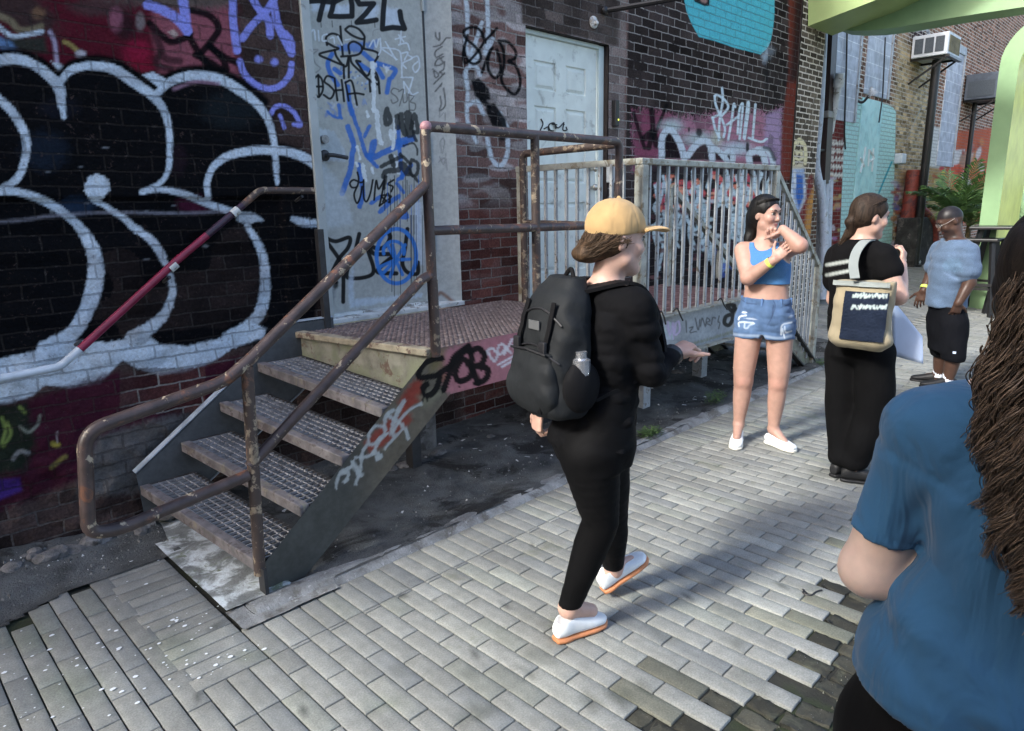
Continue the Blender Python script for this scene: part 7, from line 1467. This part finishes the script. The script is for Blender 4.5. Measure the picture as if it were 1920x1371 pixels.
for dx_, sub_ in ((0, [(1603, 522, -.33), (1600, 496, -.26), (1606, 472, -.20), (1620, 454, -.13), (1634, 451, -.05), (1646, 460, .05), (1650, 480, .10)]), (1, [(1650, 524, -.30), (1656, 500, -.22), (1650, 474, -.16), (1640, 455, -.09), (1640, 452, -.03), (1650, 466, .07)])):
    path = catmull([P_(*q) for q in sub_], 8); mb = MB()
    for p, q in zip(path[:-1], path[1:]): mb.bar(p-(q-p)*.06, q+(q-p)*.06, .046, .006, up=np.cross(t_.rv, q-p))
    if dx_ == 0: mb.obj('handle', m_strap, tb)
mb = MB(); a = P_(1672, 560, .05); V, F = grid(np.linspace(0, 1, 9), np.linspace(0, 1, 9), lambda u, v: np.stack([a+(P_(1730, 632, .1)-a)*x+(P_(1674, 668, .06)-a)*y*(1-.55*x)+t_.fv*.02*math.sin(3*x+2*y) for x, y in zip(u, v)]))
o = mk('paper_sheet', V, F, m_paper, None, True); sm = o.modifiers.new('thick', 'SOLIDIFY'); sm.thickness = .0015; tag(o, 'pale blue paper sheet held in front of the woman with the tote', 'paper')
# ================================================================== man in the grey blue T-shirt
m = Pers(1756, 722, 'man with glasses looking down, grey blue T-shirt, black shorts, hand in pocket')
P_ = m.P; pts = [P_(x, y, d) for x, y in ((1700, 735), (1850, 735), (1700, 375), (1850, 375)) for d in (-.4, .4)]; lo, hi = np.min(pts, 0)-.05, np.max(pts, 0)+.06; lo[2] = -.005
F_ = m.dir(-.86, -.50); R_s = np.cross(F_, (0, 0, 1)); H_ = .008
rows = [(P_(1776, 600), .145, .120), (P_(1776, 575), .150, .128), (P_(1777, 548), .145, .135), (P_(1780, 520), .148, .132), (P_(1786, 490), .165, .125), (P_(1792, 468), .175, .102), (P_(1794, 456), .145, .078), (P_(1793, 448), .09, .07)]
S = SDF(lo, hi, H_); S.loft(rows, R_s, U_, .03, 2.2)
sk_m = (.065, .035, .025)
hN, kN, aN = P_(1788, 605, -.08), P_(1788, 668, -.10), P_(1777, 716, -.08); hF, kF, aF = P_(1764, 600, .08), P_(1766, 660, .06), P_(1759, 705, .08)
for a_, b_, c_ in ((hN, kN, aN), (hF, kF, aF)): S.chain([a_, b_], [.10, .062], .03); S.chain([b_, b_*.65+c_*.35, c_], [.062, .060, .038], .02)
d1, d2 = m.dir(-.90, -.25), m.dir(-.96, .05)
for c_, d_ in ((aN, d1), (aF, d2)): S.cap(c_, np.array([c_[0], c_[1], .05])+d_*.09, .038, .03, .02)
sN, eN, wN = P_(1816, 474, -.12), P_(1818, 530, -.14), P_(1797, 568, -.20); sF, eF, wF = P_(1766, 468, .16), P_(1746, 515, .20), P_(1732, 545, .10)
S.chain([sN, sN*.5+eN*.5, eN], [.068, .058, .048], .03); S.chain([eN, eN*.5+wN*.5, wN], [.048, .045, .032], .02); S.chain([sF, eF], [.066, .048], .03); S.chain([eF, eF*.5+wF*.5, wF], [.048, .045, .032], .02)
hand(S, wF, m.dir(-.25, -.1, -1), m.dir(-.3, -.9), 1.05, .35, 1, .4); hand(S, wN, m.dir(-.15, .3, -1), m.dir(.3, -.9), 1.05, .3, -1, .4)
hc = P_(1781, 414, 0); hf = m.dir(-.92, -.30, -.62); S.cap(P_(1795, 456), hc-U_*.05-hf*.03, .062, .060, .03); hp, hB = head(S, hc, hf, (.0, 0, 1), 1.06, nose=1.05)
def mcol(V):
    c = np.tile(np.array(sk_m), (len(V), 1)); q = (V-hc)@np.array(hB).T
    st = sstep(.0, .014, q[:, 2]-.018-.45*q[:, 1])*(np.linalg.norm(q, axis=1) < .17); bd = sstep(-.045, -.06, q[:, 2])*sstep(.02, .04, q[:, 1])*(np.linalg.norm(q, axis=1) < .16)*.6
    s_ = np.clip(st*.92+bd, 0, 1)[:, None]; return c*(1-s_)+np.array([.010, .0105, .013])*s_
S.mesh('body', M('dark skin', sk_m, .42, .1, 22, .12, 180, .002, attr='col', sss=.05, spec=.3), m.o, mcol)
face_parts(m.o, hp, hB, 1.06, m_iris, M('black brow', (.01, .009, .009), .8), M('man lips', (.13, .055, .05), .45))
mb = MB()
for sg in (-1, 1):
    mb.tube([hp(sg*.031+.020*math.cos(a), .0915, .006+.016*math.sin(a)) for a in np.linspace(0, 2*math.pi, 17)], .0016, 5); mb.tube([hp(sg*.052, .088, .010), hp(sg*.080, .05, .010), hp(sg*.083, -.015, .012)], .0022, 6)
mb.tube([hp(-.011, .0915, .010), hp(.011, .0915, .010)], .0018, 5); mb.obj('glasses', M('wire frame', (.55, .5, .45), .3, .1, 8, metal=.7), m.o)
m_gt = cloth('grey blue heather tee', (.062, .097, .155), 380, .5, .92, .08, heather=.2)
S = SDF(lo, hi, H_); S.loft([(c+F_*.008, a+.020, b+.026) for c, a, b in rows[1:]], R_s, U_, .03, 2.2); S.cap(sN, sN*.38+eN*.62, .088, .090, .03); S.cap(sF, sF*.35+eF*.65, .086, .088, .03)
S.plane(P_(1793, 447), (0, 0, 1)); S.ell(P_(1790, 446)+F_*.03, (.075, .095, .035), [R_s, F_, U_], .005, 'c'); S.plane(P_(1776, 579), (0, 0, -1)); S.plane(P_(1816, 513), nrm(nrm(eN-sN)+0*U_)*1, .004) if False else None
S.warp(folds(.022, 7, 12, 21))
def mtee(V):
    c = np.tile(np.array([.082, .125, .195]), (len(V), 1)); P = Paint(V, 15); P.c[:] = 0; K = dict(k=5.96, off=(1690, 370)); near_ = (V-P_(1782, 520))@m.fv < .02
    P.fill([(460, 750), (520, 690), (640, 680), (680, 760), (690, 830), (600, 840), (470, 810)], (.10, .165, .25), .8, 2, rough=3, **K); P.blot(535, 650, 16, 12, (.10, .16, .24), .8, 0, .4, **K); P.stroke([(480, 850), (560, 890), (640, 930)], 3, (.14, .2, .3), .6, 2, **K); P.fill([(440, 440), (560, 440), (520, 510), (480, 520)], (.11, .16, .23), .7, 4, **K)
    al = (P.a*near_)[:, None]; return c*(1-al)+P.c*al
S.mesh('t_shirt', cloth('grey blue tee', (.2, .29, .4), 380, .5, .92, .08, attr='col', heather=.2), m.o, mtee)
m_sh = cloth('black shorts', (.004, .0045, .0065), 380, .4, .85, .2)
S = SDF(lo, hi, H_); S.loft([(P_(1775, 655), .155, .135), (P_(1776, 600), .162, .138), (P_(1776, 572), .158, .136)], R_s, U_, .03, 2.2); S.cap(hN, kN+[0, 0, .01], .118, .10, .03); S.cap(hF, kF+[0, 0, .02], .118, .10, .03); S.plane(P_(1772, 670), (0, 0, -1)); S.warp(folds(.014, 8, 7, 23)); sh_ = S.mesh('shorts', m_sh, m.o)
q = P_(1790, 661, -.20); mb = MB(); mb.box(q-[.012, .012, .009], q+[.012, .012, .009]); mb.obj('hem_tag', m_paper, sh_)
for c_, d_ in ((aN, d1), (aF, d2)):
    mb = MB(); b0 = np.array([c_[0], c_[1], .06]); mb.tube([b0, b0+U_*.03, b0+U_*.07], [.048, .046, .047], 14); mb.obj('sock', M('white sock', (.62, .66, .74), .9, .1, 30, .3, 200), m.o, True); q = np.array([c_[0], c_[1], 0])-d_*.075; shoe(m.o, q, q+d_*.29, .085, msole=m_bs, mup=m_bs, res=.007)
d = nrm(wF-eF); c0 = wF-d*.03; aa = nrm(np.cross(d, U_)); bb = np.cross(d, aa); n_ = 18; mb = MB(); V = [c0+d*t+(aa*math.cos(a)+bb*math.sin(a))*.041 for t in (-.013, .013) for a in np.linspace(0, 2*math.pi, n_, endpoint=False)]; mb.add(V, [(i, (i+1) % n_, n_+(i+1) % n_, n_+i) for i in range(n_)]); mb.obj('wristband', m_band, m.o)
# ================================================================== woman in the foreground, blue T-shirt and long curls
FD = 1.07
q = atd(1930, 700, FD); f = Pers(1930, 2300, 'curly haired woman in plain blue T-shirt seen from behind, closest to the camera'); f.D = FD; f.fv = nrm([q[0], q[1], 0]); f.rv = np.array([f.fv[1], -f.fv[0], 0]); f.base = np.array([q[0], q[1], 0]); f.o.location = f.base.tolist()
P_ = f.P; pts = [P_(x, y, d) for x, y in ((1540, 420), (2330, 420), (1540, 1400), (2330, 1400)) for d in (-.22, .42)]; lo, hi = np.min(pts, 0)-.02, np.max(pts, 0)+.02; lo[2] = -.005; hi[2] = 1.72
F_ = f.dir(-.25, .97); R_s = np.cross(F_, (0, 0, 1)); H_ = .0065
ctr = lambda z, x=0.0, y=0.0: np.array([f.base[0], f.base[1], z])+f.rv*x+f.fv*y
cx0 = .012
rows = [(ctr(.80, cx0), .160, .12), (ctr(.90, cx0), .163, .125), (ctr(1.0, cx0), .150, .115), (ctr(1.10, cx0), .126, .104), (ctr(1.16, cx0+.004), .104, .104), (ctr(1.22, cx0+.004), .098, .104), (ctr(1.31, cx0), .128, .096), (ctr(1.37, cx0), .125, .074), (ctr(1.40, cx0), .09, .06), (ctr(1.425, cx0), .058, .054)]
S = SDF(lo, hi, H_); S.loft(rows, R_s, U_, .03, 2.2)
sL, eL, wL = P_(1752, 808, .0), P_(1630, 1066, .0), P_(1790, 1085, .22); sR = ctr(1.345, cx0+.155); eR, wR = ctr(1.09, cx0+.22, .03), ctr(1.06, cx0+.10, .26)
for a_, b_, c_ in ((sL, eL, wL), (sR, eR, wR)): S.chain([a_, a_*.5+b_*.5, b_], [.052, .045, .040], .02); S.chain([b_, b_*.5+c_*.5, c_], [.040, .039, .027], .015)
hand(S, wL, f.dir(.9, .4, .2), f.dir(-.2, .6, .8), .95, .6, 1); hand(S, wR, f.dir(-.9, .4, .2), f.dir(.2, .6, .8), .95, .6, -1)
S.chain([ctr(.84, cx0-.085), ctr(.47, cx0-.08), ctr(.08, cx0-.075)], [.10, .062, .04], .03); S.chain([ctr(.84, cx0+.085), ctr(.47, cx0+.08), ctr(.08, cx0+.075)], [.10, .062, .04], .03)
hc = ctr(1.535, cx0+.025, .0); S.cap(ctr(1.40, cx0), hc-U_*.05, .055, .052, .03); hp, hB = head(S, hc, f.dir(-.2, 1, -.05), U_, 1.0); S.mesh('body', SKIN('foreground skin', (.60, .44, .37)), f.o)
S = SDF(lo, hi, H_); S.loft([(ctr(.965, cx0), .174, .140), (ctr(1.0, cx0), .171, .136)]+[(c, a+.018, b+.020) for c, a, b in rows[3:]], R_s, U_, .03, 2.2)
dA = nrm(eL-sL)
for a_, b_ in ((sL, eL), (sR, eR)): dd_ = nrm(b_-a_); ll_ = np.linalg.norm(b_-a_); S.cap(a_, a_+dd_*.04, .064, .060, .03); S.loft([(a_, .055, .056), (a_+dd_*ll_*.3, .056, .060), (a_+dd_*ll_*.74, .0525, .056)], R_s, b_-a_, .018, 2.0)
S.plane(ctr(1.415, cx0), (0, 0, 1)); S.ell(ctr(1.425, cx0)+F_*.01, (.07, .075, .03), [R_s, F_, U_], .005, 'c')
nb = f.dir(-.1, -1)
def fgfold(x, y, z):
    p = (x-f.base[0])*f.rv[0]+(y-f.base[1])*f.rv[1]; a = folds(.020, 6, 6, 31)(x, y, z)+folds(.004, 17, 12, 5)(x, y, z)
    s = z+.55*p; g_ = -.005*np.exp(-((s-.995)/.020)**2)*sstep(-.2, -.08, p)-.004*np.exp(-((z+.35*p-1.04)/.018)**2)+.006*np.exp(-((s-1.045)/.03)**2)
    t = z-1.9*(p+.08); g2 = -.006*np.exp(-((t-1.27)/.03)**2)*sstep(1.15, 1.25, z)
    for c_, d_ in ((sL, eL), (sR, eR)):
        dd_ = nrm(d_-c_); tt = (x-c_[0])*dd_[0]+(y-c_[1])*dd_[1]+(z-c_[2])*dd_[2]; L_ = np.linalg.norm(d_-c_); rr_ = np.sqrt(np.maximum((x-c_[0])**2+(y-c_[1])**2+(z-c_[2])**2-tt*tt, 0))
        a = a+(rr_ < .12)*(.0035*np.exp(-((tt-.035)/.006)**2)+.0022*np.exp(-((tt-L_*.67)/.004)**2))
    a = a+.002*np.exp(-((z-.987)/.004)**2)
    return a-g_-g2
S.warp(fgfold); S.mesh('t_shirt', cloth('blue tee', (.030, .098, .195), 520, .8, .9, .08, fd=.035), f.o)
S = SDF(lo, hi, H_*1.3); S.loft([(c, a+.004, b+.006) for c, a, b in rows[:3]], R_s, U_, .03, 2.2)
for sg in (-1, 1): S.chain([ctr(.84, cx0+sg*.085), ctr(.47, cx0+sg*.08), ctr(.10, cx0+sg*.075)], [.112, .075, .06], .03)
S.mesh('trousers', m_leg, f.o)
for sg in (-1, 1): q = ctr(0, cx0+sg*.075, -.06); shoe(f.o, q, q+F_*.25, .07, msole=m_bs, mup=m_bs, res=.008)
# curls: many wavy locks of fine strands over a soft dark core; the outline follows the fall of her hair
cz = []
for x, y in ((1925, 396), (1874, 480), (1836, 600), (1806, 690), (1800, 750), (1828, 880), (1866, 1000), (1915, 1050)): q = P_(x, y, -.03); cz.append((q[2], (q-hc)@R_s))
cz = np.array(cz[::-1]); SC = .028; bk = -F_
def halfw(z): return SC-np.interp(z, cz[:, 0], cz[:, 1])
S = SDF(hc-[.35, .35, .55], hc+[.35, .35, .25], .008); S.ell(hp(0, -.015, .03), (.088, .10, .095), hB, 0)
S.loft([(hc*[1, 1, 0]+U_*z+R_s*SC+bk*b_, max(halfw(z)-.028, .02), d_) for z, b_, d_ in ((1.19, .125, .022), (1.25, .125, .03), (1.33, .110, .045), (1.42, .075, .065), (1.50, .045, .08), (1.58, .02, .085))], R_s, U_, .04, 2.2)
S.ell(hp(0, .10, -.02), (.08, .07, .12), hB, .01, 'c'); S.warp(lambda x, y, z: .012*(vnoise(x*30, y*30, z*30)-.5)); hcore = S.mesh('hair', hairmat('dark curls core', (.012, .009, .007), .6, 50), f.o)
NL, m_, NS = 420, 66, 20; r_ = np.random.default_rng(11)
u = r_.random(NL)**.85; u = np.where(r_.random(NL) < .25, u*.25, u); zt = hc[2]+.115-.10*np.abs(2*u-1)**2-.10*r_.random(NL)**2; zb = np.maximum(1.15, zt-(.34+.22*r_.random(NL)))+.05*r_.random(NL)
zg = np.linspace(1.13, 1.66, 60); hg = halfw(zg); zw = zg[np.argmax(hg*(zg < 1.45))]; lo_ = zg <= zw; hmax = hg[lo_].max(); sl = np.abs(2*u-1)*hmax
zb = np.maximum(zb, np.interp(sl, hg[lo_], zg[lo_])+.03*r_.normal(size=NL)-.02); zb = np.minimum(zb, zt-.12)
t = np.linspace(0, 1, m_)[None, :]; Zl = zt[:, None]*(1-t)+zb[:, None]*t; hw = np.where(Zl < zw, hmax, halfw(Zl))-.006
hw = np.where(Zl > hc[2]+.07, hw*np.sqrt(np.clip((hc[2]+.125-Zl)/.055, .02, 1)), hw)
uu = 2*u[:, None]-1; lay = .55+.45*r_.random(NL)[:, None]; s_ = SC+hw*uu*(.80+.20*lay)
dep = np.interp(Zl, [1.15, 1.25, 1.35, 1.45, 1.55, 1.62, 1.68], [.172, .180, .175, .154, .133, .120, .065]); b_ = dep*np.sqrt(np.clip(1-uu**2*.88, 0, 1))*(.86+.18*lay)
wl_ = .060+.06*r_.random(NL)[:, None]; ph = r_.random(NL)[:, None]*6.28; am = (.003+.0065*np.sqrt(t))*(.6+.8*r_.random(NL)[:, None]); th_ = ph+2*math.pi*(zt[:, None]-Zl)/wl_
ctr_ = np.stack([hc[0]+0*Zl, hc[1]+0*Zl, Zl], -1)+(s_+am*np.cos(th_))[..., None]*R_s+(b_+am*np.sin(th_))[..., None]*bk
paths, radii, cols_ = [], [], []
for k in range(NS):
    a0 = 6.28*k/NS+r_.random(NL)[:, None]; af = am*(.75+.5*r_.random(NL)[:, None]); pf = th_+.35*r_.normal(size=NL)[:, None]
    cs_ = np.stack([hc[0]+0*Zl, hc[1]+0*Zl, Zl], -1)+(s_+af*np.cos(pf))[..., None]*R_s+(b_+af*np.sin(pf))[..., None]*bk; rr_ = (.003+.008*r_.random(NL)[:, None])*(.8+.5*np.sin(t*9+k+ph))*(1-.5*t**2); a_ = a0+t*(1.5+1.5*r_.random(NL)[:, None])
    paths.append(cs_+(rr_*np.cos(a_))[..., None]*R_s+(rr_*np.sin(a_))[..., None]*bk+.002*(r_.random((NL, 1, 3))-.5)); radii.append((.0006+.0005*r_.random(NL)[:, None])*(1-.6*t**4)+0*Zl)
    cols_.append(np.array([.105, .074, .052])[None]*(.25+1.3*r_.random(NL)[:, None])*(.8+.4*r_.random()))
Vc, Fc = tubes(np.concatenate(paths), np.concatenate(radii), 3); cc = np.repeat(np.concatenate(cols_), m_*3, 0)
t = NT('curls'); ca = t.attr('col'); m_curl = t.out(ca.outputs['Color'], .36, None, Specular_IOR_Level=.5)
mk('curls', Vc, Fc, m_curl, hcore, True, {'col': cc})
# unseen block added behind the camera to shade the nearest woman
mb = MB(); mb.box((-9, -8, -.1), (-5, 1.45, 9), .02); tag(mb.obj('added_shade_block', m_brown, None), kind='structure')
